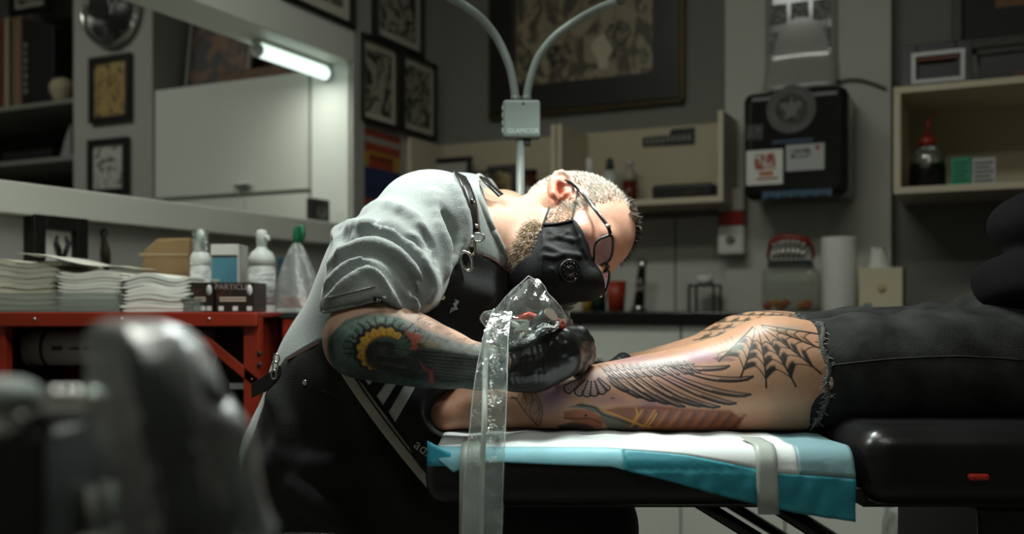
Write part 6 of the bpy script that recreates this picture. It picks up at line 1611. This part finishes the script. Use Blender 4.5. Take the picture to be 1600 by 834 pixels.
def torus(c,x,y,R0,R1,r_,name,m,par,n=30):
    P_=[c+x*R0*math.cos(q)+y*R1*math.sin(q) for q in np.linspace(0,2*math.pi,n+1)]; MB().tube(P_,r_,8,cap=False).build(name,m,par)
p,g=on(swb,739,371,.010,1.2); xi=np.array([1.0,0,0]); zi=np.array([0,0,1.0])
torus(p,xi,zi,.009,.006,.0018,'clasp_ring',M_chrome,sto)
c2=P3(737,385,p[1]-.006); torus(c2,xi*.8+np.array([0,.4,0]),zi,.006,.012,.0022,'snap_hook',Mbrass,sto)
MB().cyl(c2+np.array([0,0,.006]),c2+np.array([0,0,.016]),.0035).build('swivel',M_chrome,sto)
c3=P3(729,408,p[1]-.020); torus(c3,xi*.93+zi*.25,zi*.93-xi*.25,.008,.0145,.0026,'apron_eyelet',M_chrome,sto)
# side buckle at the waist with belt tail
q=on(apb,438,573,.006,1.2)[0]
for k in range(3): torus(q+np.array([-.002*k,-.002,.012-.012*k]),xi,zi,.004,.007,.0014,'chain_link',M_chrome,apo)
MB().prism([P3(392,600,1.50),P3(438,570,1.50),P3(440,585,1.50),P3(415,612,1.50),P3(393,622,1.50)],(0,.004,0)).build('belt_tail',Mlea,apo,bevel=.001)
# ------------------------------------------------------------------ gloves
Mgl=mat('black_nitrile',(.010,.010,.010),.34,bump=.15,bscale=120,spec=.6)
gr=SDF(); hand_r(gr,.0012)
gr.cap(P3(783,575,1.380),P3(800,575,1.386),.0285,.0285,k=.01)
for k in range(9):
    x=800+k*7; ps=[P3(x-3+2*k*0,y,1.33) for y in (548,560,575,590,604)]
    P_=[cast(gr,x+3*math.sin(j*1.3+k)-k*.6*j*.3,y,1.2) for j,y in enumerate(np.linspace(552-k*2.2,600-k*.5,6))]; gr.chain(P_,.0011,k=.004,k0=.002)
for (a,b) in (((868,530),(880,552)),((884,538),(892,556)),((860,540),(872,575))):
    gr.chain([cast(gr,a[0],a[1],1.2),cast(gr,b[0],b[1],1.2)],.0014,k=.006,k0=.002)
gr.disp(lambda P:.0012*(vnoise(P*70,31)-.5))
V,Q=surf(gr,.0022); glo=mesh_np('glove',V,Q,Mgl,artist)
gl=SDF(); hand_l(gl,.0012); gl.disp(lambda P:.0012*(vnoise(P*70,32)-.5)); V,Q=surf(gl,.0025); mesh_np('glove',V,Q,Mgl,artist)
# ------------------------------------------------------------------ mask, glasses, hair
def hloc(p): return HM@(np.array(p)-hc)
headf=SDF(); headf.ell(HL(0,-.006,.043),(.0765,.098,.090),HM,k=.03); headf.ell(HL(0,.034,-.022),(.060,.062,.085),HM,k=.03)
for sg in (-1,1):
    headf.chain([HL(sg*.051,.004,-.050),HL(sg*.040,.040,-.085),HL(sg*.018,.078,-.100)],[.018,.017,.016],k=.03); headf.ell(HL(sg*.047,.058,-.012),(.022,.024,.022),HM,k=.02)
headf.ell(HL(0,.088,-.065),(.026,.014,.018),HM,k=.02); headf.chain([HL(0,.090,.016),HL(0,.104,-.008),HL(0,.114,-.030)],[.009,.011,.014],k=.012)
pA=hloc(cast(headf,848,350)); pB=hloc(cast(headf,896,343)); pC=hloc(cast(headf,914,388)); pG=hloc(cast(headf,829,408))
mp_=[(pA[1],pA[2]),(pB[1],pB[2]),(pC[1],pC[2]),(.092,-.014),(.17,-.016),(.19,-.10),(.12,-.16),(.045,-.150),(pG[1],pG[2])]
def mask_base():
    m=SDF(); m.sub(headf,0.001); m.off(.0045)
    m.chain([HL(0,.106,-.014),HL(0,.119,-.034),HL(0,.110,-.062),HL(0,.090,-.098),HL(0,.058,-.114)],[.010,.011,.012,.013,.012],k=.05,k0=.02)
    m.ell(HL(.024,.074,-.066),(.028,.030,.040),HM,k=.04); m.ell(HL(-.012,.070,-.062),(.020,.026,.034),HM,k=.03)
    return m
mkb=mask_base(); mk=mask_base()
def mcut(P):
    q=(P-hc)@HM.T; return sdpoly(q[:,1],q[:,2],mp_)
# soft creases
for a,b in (((858,362),(895,375)),((852,385),(905,400)),((860,372),(885,362)),((850,400),(880,398)),((905,372),(915,400)),((862,420),(872,445))):
    mk.chain([cast(mkb,*a),cast(mkb,(a[0]+b[0])/2,(a[1]+b[1])/2+3),cast(mkb,*b)],.0022,k=.006,k0=.002)
mk.fn(mcut,k=.003)
mk.disp(lambda P:.0016*(vnoise(P*55,41)-.5))
V,Q=surf(mk,.0026,lo=hc-.2,hi=hc+.2)
Mmask=mat('black_mask_cotton',(.006,.0062,.0062),.6,bump=.25,bscale=380,spec=.2)
mko=mesh_np('face_mask',V,Q,Mmask,artist)
def mline(pl,r_,name,m=Mmask,lift=.0005,par=None):
    P_=[on(mkb,q[0],q[1],lift)[0] for q in smoothpts([(x,y,0) for x,y in pl],5)]; MB().tube(P_,r_,6).build(name,m,par or mko)
mline([(849,352),(872,350),(896,345)],.0026,'top_hem'); mline([(846,356),(847,385),(846,420),(848,450)],.0009,'side_seam'); mline([(896,346),(904,370),(914,392)],.0016,'edge_hem')
# valve
p,g=on(mkb,889,423,.001); x=np.cross(g,[0,0,1.0]); x/=np.linalg.norm(x); y=np.cross(g,x); AX=np.stack([x,y,g],1)
vo=MB().lathe([(.0175,0),(.0175,.003),(.0162,.0048),(.0145,.0048),(.0138,.0036),(.0085,.0036),(.008,.0052),(0,.0056)],p,40,axis=AX).build('valve',M_blackg,mko)
for k in range(12):
    q=2*math.pi*k/12; c=p+(x*math.cos(q)+y*math.sin(q))*.0112+g*.0036; MB().lathe([(.0017,0),(.0017,.0012),(0,.0014)],c,8,axis=AX).build('valve_dot',M_blackg,vo)
# ear loops
Mloop=mat('loop_cord',(.03,.03,.028),.8)
for pl in ([(848,352),(853,338),(858,325)],[(894,344),(898,325),(902,303),(903,296)]):
    P_=[on(ab,q[0],q[1],.0015)[0] for q in smoothpts([(x,y,0) for x,y in pl],5)]; MB().tube(P_,.0016,8).build('ear_loop',Mloop,mko)
# glasses
Mgf=mat('black_acetate',(.008,.008,.009),.18,spec=.6); Mlens=film('lens_glass',tint=(.93,.92,.97),gloss=.03,rough=.02,haze=.02,fres=.25,gcol=(.55,.45,1))
gs=bpy.data.objects.new('glasses_frame_holder',None); bpy.data.objects.remove(gs)
def rrect(cx,cu,w_,h_,n=40):
    P_=[]
    for i in range(n):
        q=2*math.pi*i/n; c_,s_=math.cos(q),math.sin(q); e=.55
        P_.append((cx+w_*math.copysign(abs(c_)**e,c_),cu+h_*math.copysign(abs(s_)**e,s_)*(1-.08*(math.copysign(abs(c_)**e,c_))*0)))
    return P_
fl,ul=.1030,.0070
rims=[]
def lensf(cr): return fl-.0055*(abs(cr)/.034)**2*0-.10*max(0,abs(cr)-.030)
gfr=None
for sg in (1,-1):
    pts=rrect(sg*.0335,ul,.0255,.0180)
    P_=[HL(a,lensf(a),b) for a,b in pts]; P_.append(P_[0])
    o=MB(); o.tube(P_,.0023,8,cap=False)
    o=o.build('glasses_rim',Mgf,artist); rims.append(o)
    MB().add(P_[:-1],[tuple(range(len(P_)-1))],False).build('lens',Mlens,o,fix=False)
    e0=HL(sg*.060,lensf(.060),ul+.012); hs=HL(sg*.068,.088,ul+.014); bk=HL(sg*.0795,.010,.030); tip=HL(sg*.084,-.018,.026); tip2=HL(sg*.083,-.038,.004)
    MB().tube(smoothpts([e0,hs,HL(sg*.075,.055,.024),bk,tip,tip2],4),[.0032]*3+[.0029]*30,8,flat=.6) if False else MB().tube(smoothpts([e0,hs,HL(sg*.076,.055,.023),bk,tip,tip2],4),.0029,8).build('temple',Mgf,o)
    MB().tube([hs-hf*.003,hs+hf*.006],.0034,8).build('hinge',M_chrome,o)
MB().tube(smoothpts([HL(.0085,fl,ul+.006),HL(0,fl+.004,ul+.009),HL(-.0085,fl,ul+.006)],5),.0026,8).build('bridge',Mgf,rims[0])
# short hair: fine strands over the scalp, darker and longer along the crown
V_=np.array([v.co[:] for v in abody.data.vertices]) if False else None
rg=np.random.RandomState(17)
def strands(nsamp,region,lenf,dirf,wid,name,m,lift=0.0):
    """scatter points on the head surface by casting along random directions from the head centre"""
    d=rg.normal(size=(nsamp,3)); d/=np.linalg.norm(d,axis=1)[:,None]; o=HL(0,0,.02)
    t=np.full(nsamp,.20)
    for _ in range(16): t=np.maximum(t-headf(o+d*t[:,None],cull=.3)*.95,.02)
    P=o+d*t[:,None]
    q=(P-hc)@HM.T; m_=region(q,rg.rand(nsamp)); P=P[m_]; q=q[m_]; _,N_=grad(headf,P)
    L=lenf(q,rg.rand(len(P))); D=dirf(q,N_,rg.normal(size=P.shape)); D/=np.linalg.norm(D,axis=1)[:,None]
    s=np.cross(D,rg.normal(size=P.shape)); s/=np.linalg.norm(s,axis=1)[:,None]
    w_=wid*(.7+.6*rg.rand(len(P)))[:,None]
    mid=P+D*(L*.55)[:,None]+N_*(L*.10)[:,None]; tip=P+D*L[:,None]-N_*(L*.05)[:,None]
    VV=np.concatenate([P-s*w_,P+s*w_,mid+s*w_*.8,mid-s*w_*.8,tip+s*w_*.2,tip-s*w_*.2]); n=len(P); i=np.arange(n)
    QQ=np.concatenate([np.stack([i,i+n,i+2*n,i+3*n],1),np.stack([i+3*n,i+2*n,i+4*n,i+5*n],1)])
    return mesh_np(name,VV,QQ,m,artist,smooth=False)
notear=lambda q:~((np.abs(q[:,0])>.070)&(np.abs(q[:,1]+.012)<.030)&(np.abs(q[:,2]-.006)<.036))
def reg_grey(q,x):
    front=.030+.30*np.clip(q[:,2]-.03,-.05,.09)*0-.35*np.clip(.02-q[:,2],0,1)
    return (q[:,2]>-.055)&(q[:,1]<front+.012*x)&notear(q)&~((np.abs(q[:,0]+.012)<.034)&(q[:,2]>.088))
def reg_dark(q,x): return (np.abs(q[:,0]+.004)<.046)&(q[:,2]>.078)&(q[:,1]<.052+.010*x)&(q[:,1]>-.07)
Mgh=mat('grey_hair',(.66,.63,.58),.5); Mdh=mat('dark_brown_hair',(.045,.028,.016),.5)
dback=lambda q,N_,z:N_*.55-hf*.5-hu*.25+z*.22
o=strands(30000,reg_grey,lambda q,x:.0045+.004*x,dback,.00042,'short_hair',Mgh); o['kind']='stuff'
o=strands(7000,lambda q,x:reg_grey(q,x)&(q[:,2]>.02)&(x>.3),lambda q,x:.0045+.004*x,dback,.0004,'short_hair',mat('brown_grey_hair',(.16,.12,.085),.5)); o['kind']='stuff'
o=strands(26000,reg_dark,lambda q,x:.006+.005*x+.007*np.clip((q[:,1])/.06,0,1),lambda q,N_,z:N_*.5+hf*.6*np.clip(q[:,1:2]/.05,-.6,1)-hu*.1+z*.30,.00055,'crown_hair',Mdh); o['kind']='stuff'
def reg_beard(q,x): return (q[:,2]<-.028-.0*q[:,1])&(q[:,2]>-.135)&(q[:,1]>.000-.25*np.clip(q[:,2]+.05,-.1,.02))&(q[:,1]<.075)&(x<1.0)
Mb=mat('beard_hair',(.55,.44,.33),.55)
def strands_beard():
    pts=[];rgb=np.random.RandomState(4)
    poly=[(848,352),(838,342),(820,350),(806,375),(797,402),(798,432),(815,446),(832,425),(846,385)]
    side=[(895,300),(905,330),(893,342),(870,347),(852,345),(860,330),(884,318)]
    n=0; VV=[];QQ=[]
    for pl,N,Lm in ((poly,2400,.011),(side,700,.005)):
        xs=np.array(pl); c=0
        while c<N:
            u=rgb.uniform(xs[:,0].min(),xs[:,0].max()); v=rgb.uniform(xs[:,1].min(),xs[:,1].max())
            if not inpoly(np.array([u]),np.array([v]),pl)[0]: c+=.3; continue
            pts.append((u,v,Lm)); c+=1
    pts=np.array(pts); Y=np.linspace(1.45,1.70,120)
    P=np.stack([(pts[:,None,0]-800)*Y/F,np.broadcast_to(Y,(len(pts),120)),CAMZ-(pts[:,None,1]-HOR)*Y/F],-1)
    d=ab(P.reshape(-1,3)).reshape(len(pts),120); k=np.argmax(d<0.0005,axis=1); ok=(d<.0005).any(1)
    P=P[np.arange(len(pts)),k][ok]; L=pts[ok,2]*(.6+.7*rgb.rand(ok.sum())); _,N_=grad(ab,P)
    D=N_*.45-hu*.7+hf*.25+rgb.normal(size=P.shape)*.30; D/=np.linalg.norm(D,axis=1)[:,None]
    s=np.cross(D,rgb.normal(size=P.shape)); s/=np.linalg.norm(s,axis=1)[:,None]; w_=.00042
    tip=P+D*L[:,None]; mid=P+D*(L*.5)[:,None]+N_*(L*.15)[:,None]; n=len(P); i=np.arange(n)
    VV=np.concatenate([P-s*w_,P+s*w_,mid+s*w_,mid-s*w_,tip+s*w_*.3,tip-s*w_*.3]); QQ=np.concatenate([np.stack([i,i+n,i+2*n,i+3*n],1),np.stack([i+3*n,i+2*n,i+4*n,i+5*n],1)])
    o=mesh_np('beard',VV,QQ,Mb,artist,smooth=False); o['kind']='stuff'
strands_beard()
# dark hairs along the upper edge of the forearm
rgb=np.random.RandomState(9); mb=MB()
for i in range(100):
    t=rgb.rand(); x=650+t*98; y=np.interp(x,[640,700,750],[494,524,545])+rgb.uniform(-3,1)
    p,g=on(ab,x,y,0,1.0)
    d=np.array([.75,rgb.uniform(-.25,.25),rgb.uniform(.15,.7)]); d/=np.linalg.norm(d); L=rgb.uniform(.004,.009)
    mb.tube([p,p+d*L*.6,p+d*L+np.array([.0015,0,-.0012])],[.0001,.0001,.00006],3,cap=False)
o=mb.build('arm_hair',mat('arm_hair_brown',(.05,.03,.018),.6),artist,fix=False); o['kind']='stuff'
# ------------------------------------------------------------------ stool under the artist
st=thing('rolling_stool','black round rolling stool under the seated man','stool',(-.32,1.69,0))
MB().lathe([(0,.455),(.17,.455),(.185,.47),(.185,.50),(.17,.515),(0,.52)],(-.32,1.69,0),36).build('seat',Mvin,st)
MB().cyl((-.32,1.69,.12),(-.32,1.69,.455),.028).build('column',M_steel,st)
for k in range(5):
    a=2*math.pi*k/5+.3; e=(-.32+.24*math.cos(a),1.69+.24*math.sin(a))
    MB().tube([(-.32,1.69,.12),(e[0],e[1],.075)],[.022,.014],10).build('leg',M_black,st)
    MB().cyl((e[0]-.012*math.sin(a),e[1]+.012*math.cos(a),.03),(e[0]+.012*math.sin(a),e[1]-.012*math.cos(a),.03),.03).build('caster',M_black,st)
# ------------------------------------------------------------------ two-armed LED lamp
YL=1.93; Mlamp=mat('grey_lamp_plastic',(.20,.245,.23),.45)
lb=P3(815,188,YL); pz=P3(813,0,YL)
lp=thing('gooseneck_lamp','grey two-armed gooseneck lamp on a thin pole behind the man','lamp',(pz[0],YL,0))
MB().cyl((pz[0],YL,.03),(pz[0],YL,P3(0,218,YL)[2]),.0085,n=18).build('pole',mat('pale_grey_metal',(.34,.38,.36),.35,.3),lp)
MB().lathe([(.11,0),(.11,.01),(.02,.03),(0,.03)],(pz[0],YL,0),32).build('base',M_black,lp)
hw=P3(844,0,YL)[0]-lb[0]; hh=P3(0,159,YL)[2]-lb[2]
bxo=MB().box(lb,(2*hw,.045,2*hh)).build('control_box',Mlamp,lp,bevel=.006,seg=3)
for k in range(4): MB().box(lb+np.array([-hw-.0005,-.006,hh*(.62-.40*k)]),(.003,.014,.009)).build('button',mat('pale_button',(.62,.66,.62),.4),bxo,bevel=.001)
MB().lathe([(.0024,0),(.0024,.0008),(0,.0008)],lb+np.array([.003,-.0226,hh*.78]),12,axis=np.array([[1,0,0],[0,0,-1],[0,1,0]])).build('sensor_hole',M_black,bxo)
text_obj('brand_lettering','GLAMCOR',mat('pale_letter',(.50,.57,.54),.5),bxo,lb+np.array([.003,-.0231,-hh*.68]),(1,0,0),(0,0,1),.0125,.0003)
MB().box(lb+np.array([.010,.004,-hh-.006]),(.016,.02,.012)).build('clamp',M_black,bxo)
def arm(pl,nm):
    ps=smoothpts([P3(x,y,Y) for x,y,Y in pl],6); o=MB().tube(ps,.0082,14).build(nm,Mlamp,lp)
    t=P3(pl[0][0],pl[0][1],pl[0][2]); MB().cyl(t,t+np.array([0,0,.012]),.0098).build('ferrule',mat('dark_ferrule',(.12,.14,.13),.4),o); return ps
a1=arm([(806,160,YL),(803,135,YL),(795,100,YL),(774,56,YL),(744,22,YL-.02),(700,-6,YL-.06),(650,-30,YL-.20),(600,-50,YL-.40)],'left_arm')
a2=arm([(823,160,YL),(826,135,YL),(840,92,YL),(866,58,YL),(900,33,YL),(935,14,YL-.04),(970,0,YL-.14)],'right_arm')
Mglow=mat('led_glow',(.9,.95,.92),.4,emit=(.86,1.0,.95),estr=9.0)
LAMP_HEADS=[(P3(548,-70,1.40),5.0,.20),(P3(1030,-42,1.54),6.0,.20)]
for (c,pw,L) in LAMP_HEADS:
    hd_=MB().box(c,(L,.075,.022)).build('lamp_head',Mlamp,lp,bevel=.008,seg=3)
    MB().box(c-np.array([0,0,.0125]),(L-.02,.058,.003)).build('led_panel',Mglow,hd_)
    area('gooseneck_lamp_light',c-np.array([0,.0,.016]),(math.radians(-12),0,0),L-.02,.058,pw,(.90,1.0,.95))
MB().tube([a1[-1],LAMP_HEADS[0][0]+np.array([.06,.02,.0])],.0075,12).build('left_neck',Mlamp,lp)
MB().tube([a2[-1],LAMP_HEADS[1][0]+np.array([-.06,.01,.0])],.0095,12).build('right_neck',mat('bright_metal',(.75,.78,.76),.2,1.0),lp)
# ------------------------------------------------------------------ tattoo machine in its clear bag
mc=thing('tattoo_machine','tattoo machine with red frame held in the gloved hand','machine',P3(850,540,1.40))
g0=P3(868,498,1.40); g1=P3(905,570,1.475)
MB().tube([P3(872,522,1.40),P3(890,552,1.44),P3(905,582,1.462)],[.010,.0095,.004],14).build('grip',M_steel,mc)
MB().tube([P3(905,582,1.462),P3(909,590,1.466)],[.0015,.0008],8).build('needle',M_chrome,mc)
MB().cyl(P3(838,512,1.372),P3(860,493,1.352),.0135,.0135,n=22).build('motor',mat('dark_motor',(.05,.05,.05),.35),mc)
MB().cyl(P3(860,493,1.352),P3(862,491,1.350),.0115,.0100,n=22).build('motor_cap',mat('worn_cap',(.22,.15,.12),.4),mc)
MB().tube([P3(808,500,1.372),P3(826,494,1.37),P3(842,500,1.37),P3(868,508,1.372),P3(878,514,1.38)],[.005,.0075,.007,.0075,.006],10).build('frame',mat('red_anodised',(.40,.05,.03),.35,.3),mc)
MB().box(P3(806,508,1.368),(.036,.014,.016)).build('armature',M_steel,mc,bevel=.002)
MB().cyl(P3(788,514,1.368),P3(802,520,1.366),.009).build('coil',mat('dark_coil',(.05,.05,.05),.4),mc)
MB().prism([P3(803,516,1.352),P3(828,500,1.352),P3(826,516,1.352)],(0,.004,0)).build('white_plate',M_paper,mc)
MB().cyl(P3(815,522,1.362),P3(838,516,1.360),.007).build('tube_vise',M_chrome,mc)
MB().tube([P3(866,500,1.36),P3(876,504,1.362),P3(880,510,1.37)],.005,8).build('red_screw',mat('red_anodised',(.40,.05,.03),.35,.3),mc)
# clip cord inside its plastic sleeve
cd_=smoothpts([P3(812,510,1.365),P3(795,504,1.350),P3(772,500,1.325),P3(762,522,1.302),P3(758,580,1.275),P3(757,650,1.235),P3(754,720,1.222),P3(752,790,1.222),P3(751,900,1.235)],8)
tag(MB().tube(cd_,.0036,10).build('clip_cord',mat('pale_cord',(.55,.58,.54),.45)),'pale clip cord running down inside the clear sleeve','cord')
Mbag=film('machine_bag_film',tint=(.90,.93,.92),gloss=.02,rough=.12,haze=.09,bump=.3,bscale=90,fres=.45)
def crumple(P_,amp,sc,seed):
    P_=np.array(P_); return P_+np.stack([vnoise(P_*sc+7*i,seed+i)-.5 for i in range(3)],1)*2*amp
def film_grid(rows,name,m,parent,amp,sc,seed,closed=False,smooth=False):
    R_=np.array(rows); sh=R_.shape; V=crumple(R_.reshape(-1,3),amp,sc,seed).reshape(sh)
    o=MB().grid([list(map(tuple,r)) for r in V],smooth=smooth,closed=closed).build(name,m,parent,fix=False); return o
sl=thing('clear_sleeve','long clear plastic cord sleeve hanging in front of the bench','sleeve',P3(760,834,1.22))
Msl=film('sleeve_film',tint=(.90,.93,.92),gloss=.03,rough=.12,haze=.13,bump=.25,bscale=110,fres=.45)
left=[(772,482,1.325),(757,520,1.300),(748,560,1.28),(740,610,1.258),(735,660,1.238),(729,720,1.218),(724,780,1.212),(720,900,1.226)]
right=[(800,488,1.330),(794,528,1.302),(793,560,1.282),(792,610,1.258),(790,660,1.238),(787,720,1.214),(785,780,1.212),(782,900,1.226)]
Lp=smoothpts([P3(*p) for p in left],14); Rp=smoothpts([P3(*p) for p in right],14)
for sgn,sd in ((-1,61),(1,64)):
    rows=[]
    for a,b in zip(Lp,Rp):
        row=[]
        for j in range(17):
            u=j/16; p=a+(b-a)*u; p=p+np.array([0,sgn*(.007*math.sin(math.pi*u)),0]); row.append(p)
        rows.append(row)
    film_grid(rows,'sleeve_front' if sgn<0 else 'sleeve_back',Msl,sl,.0026,75,sd,smooth=True)
MB().tube(Rp,.0006,5).build('sealed_edge',mat('film_edge',(.6,.64,.62),.3),sl); MB().tube(Lp,.0006,5).build('sealed_edge',mat('film_edge',(.6,.64,.62),.3),sl)
# machine bag
bgm=thing('machine_bag','crumpled clear plastic bag over the tattoo machine','bag',P3(830,540,1.38))
outline=[(826,431),(792,462),(775,482),(756,488),(752,500),(762,515),(768,530),(800,546),(835,540),(860,525),(884,505),(879,485),(868,470),(856,458),(850,446),(838,438)]
ctr_=(825,495)
op=smoothpts([(x,y,0) for x,y in outline+[outline[0]]],4)[:-1,:2]
for sgn,sd in ((-1,71),(1,75)):
    rows=[]
    for k in range(11):
        q=k/10
        rows.append([P3(ctr_[0]+(x-ctr_[0])*q,ctr_[1]+(y-ctr_[1])*q,1.372+sgn*.034*math.sqrt(max(0,1-q**2.2))) for x,y in op])
    o=film_grid(rows,'bag_front' if sgn<0 else 'bag_back',Mbag,bgm,.0045,48,sd,closed=True)
MB().tube([P3(x,y,1.385) for x,y in op]+[P3(*op[0],1.385)],.0006,5).build('bag_edge',mat('film_edge',(.6,.64,.62),.3),bgm)
# white paper towel behind the machine
tw=[]
ow=[(852,462),(868,452),(890,446),(917,440),(910,466),(896,482),(890,490),(896,508),(902,540),(904,575),(880,585),(852,540),(848,500)]
rows=[]
for k in range(9):
    q=k/8; rows.append([P3(872+(x-872)*q,486+(y-486)*q,1.60+.010*math.sin(y*.45)+.012*(1-q)) for x,y in smoothpts([(x,y,0) for x,y in ow+[ow[0]]],4)[:-1,:2]])
V=np.array(rows)
o=MB().grid([list(map(tuple,r)) for r in V],closed=True).build('crumpled_towel',mat('tissue_white',(.82,.86,.84),.9,bump=.5,bscale=160),solid=.0015); tag(o,'ribbed white paper towel hanging behind the bagged machine','paper towel')
# ------------------------------------------------------------------ out-of-focus things close to the camera
YF=.46
ty=thing('instrument_trolley','dark instrument trolley at the lower left, close to the viewer','trolley',(-.28,.47,0))
zt_=.795
MB().b2(-.46,-.09,.38,.515,zt_-.010,zt_).build('top',mat('dark_tray',(.02,.02,.02),.4),ty,bevel=.003)
for x in (-.45,-.10):
    for y in (.39,.505): MB().cyl((x,y,.03),(x,y,zt_-.010),.008).build('leg',M_black,ty); MB().cyl((x-.01,y,.03),(x+.01,y,.03),.03).build('caster',M_black,ty)
MB().b2(-.45,-.10,.39,.505,.25,.262).build('lower_shelf',mat('dark_tray',(.02,.02,.02),.4),ty)
zt_+=.0008
pu=thing('power_unit','black power unit box with chrome tube, blurred at the lower left','power unit',P3(40,800,.47))
a=P3(-30,664,.47); b=P3(112,800,.47)
MB().b2(a[0],b[0],.44,.505,zt_,a[2]).build('case',mat('black_case',(.006,.006,.006),.35),pu,bevel=.004,seg=3)
MB().b2(a[0]-.01,b[0]+.010,.432,.512,zt_-.0002,zt_+.008).build('base_plate',mat('grey_cardboard',(.20,.20,.18),.8),pu,bevel=.002)
MB().tube([P3(-20,642,.465),P3(60,638,.46),P3(148,632,.455)],[.010,.009,.0065],18).build('chrome_tube',M_chrome,pu)
for k in range(4): MB().lathe([(0,-.009),(.005,-.0075),(.008,-.004),(.0092,0),(.008,.004),(.005,.0075),(0,.009)],P3(86+k*17,634,.457),20).build('glint_bead',M_chrome,pu)  # chrome beads added on the tube to catch bright highlights
MB().lathe([(.0,-.010),(.009,-.007),(.013,0),(.009,.007),(0,.010)],P3(8,662,.45),18).build('chrome_knob',M_chrome,pu)
MB().b2(P3(20,0,.46)[0],P3(40,0,.46)[0],.452,.47,a[2]-.001,P3(0,640,.46)[2]).build('bracket',M_steel,pu)
rag=SDF(); rag.ell(P3(0,612,.45),(.015,.015,.005),k=.008); rag.ell(P3(-15,618,.45),(.018,.015,.006),k=.008); rag.disp(lambda P:.002*(vnoise(P*160,51)-.5)); V,Q=surf(rag,.002)
tag(mesh_np('folded_rag',V,Q,mat('pale_rag',(.40,.44,.42),.9)),'pale folded rag lying on the chrome tube at the photo edge','cloth')
bw_=thing('bagged_spray_bottle','dark spray bottle wrapped in a milky plastic bag, blurred in front','bottle',P3(285,834,YF))
core=SDF(); core.cap(P3(245,585,YF),P3(265,640,YF),.018,.021,k=.015); core.cap(P3(265,640,YF),P3(285,790,YF),.022,.029,k=.02); core.cap(P3(225,575,YF),P3(250,590,YF),.008,.012,k=.01)
core.plane((0,0,zt_),(0,0,-1)); V,Q=surf(core,.003); mesh_np('dark_bottle',V,Q,mat('dark_bottle_plastic',(.006,.007,.006),.5),bw_)
prof=[(205,500,26),(210,506,46),(224,522,74),(234,555,90),(246,610,101),(262,670,110),(276,730,118),(290,790,124),(300,834,128)]
rows=[]
for (cx,cy,w_) in smoothpts(prof,5):
    rows.append([np.array([P3(cx,cy,YF)[0]+w_*YF/F*math.cos(q)*(1+.05*math.sin(5*q+cy*.02)),YF+.036*min(1,w_/100)*math.sin(q)*(1+.08*math.sin(4*q)),max(P3(cx,cy,YF)[2],zt_+.001)]) for q in np.linspace(0,2*math.pi,49)[:-1]])
rows=[[np.mean(rows[0],axis=0)+(p-np.mean(rows[0],axis=0))*.05 for p in rows[0]]]+rows
film_grid(rows,'bag_film',film('milky_bag',tint=(.66,.71,.68),gloss=.01,rough=.30,haze=.045,bump=.4,bscale=40,fres=.4),bw_,.0035,34,81,closed=True)
c=P3(142,800,.49); lathe_thing('pale_cup','small pale cup between the power unit and the bagged bottle','cup',(c[0],.495,zt_),[('cup',[(0,0),(.008,0),(.010,.030),(.009,.030),(.0075,.002),(0,.002)],mat('pale_cup_plastic',(.45,.45,.40),.6))])
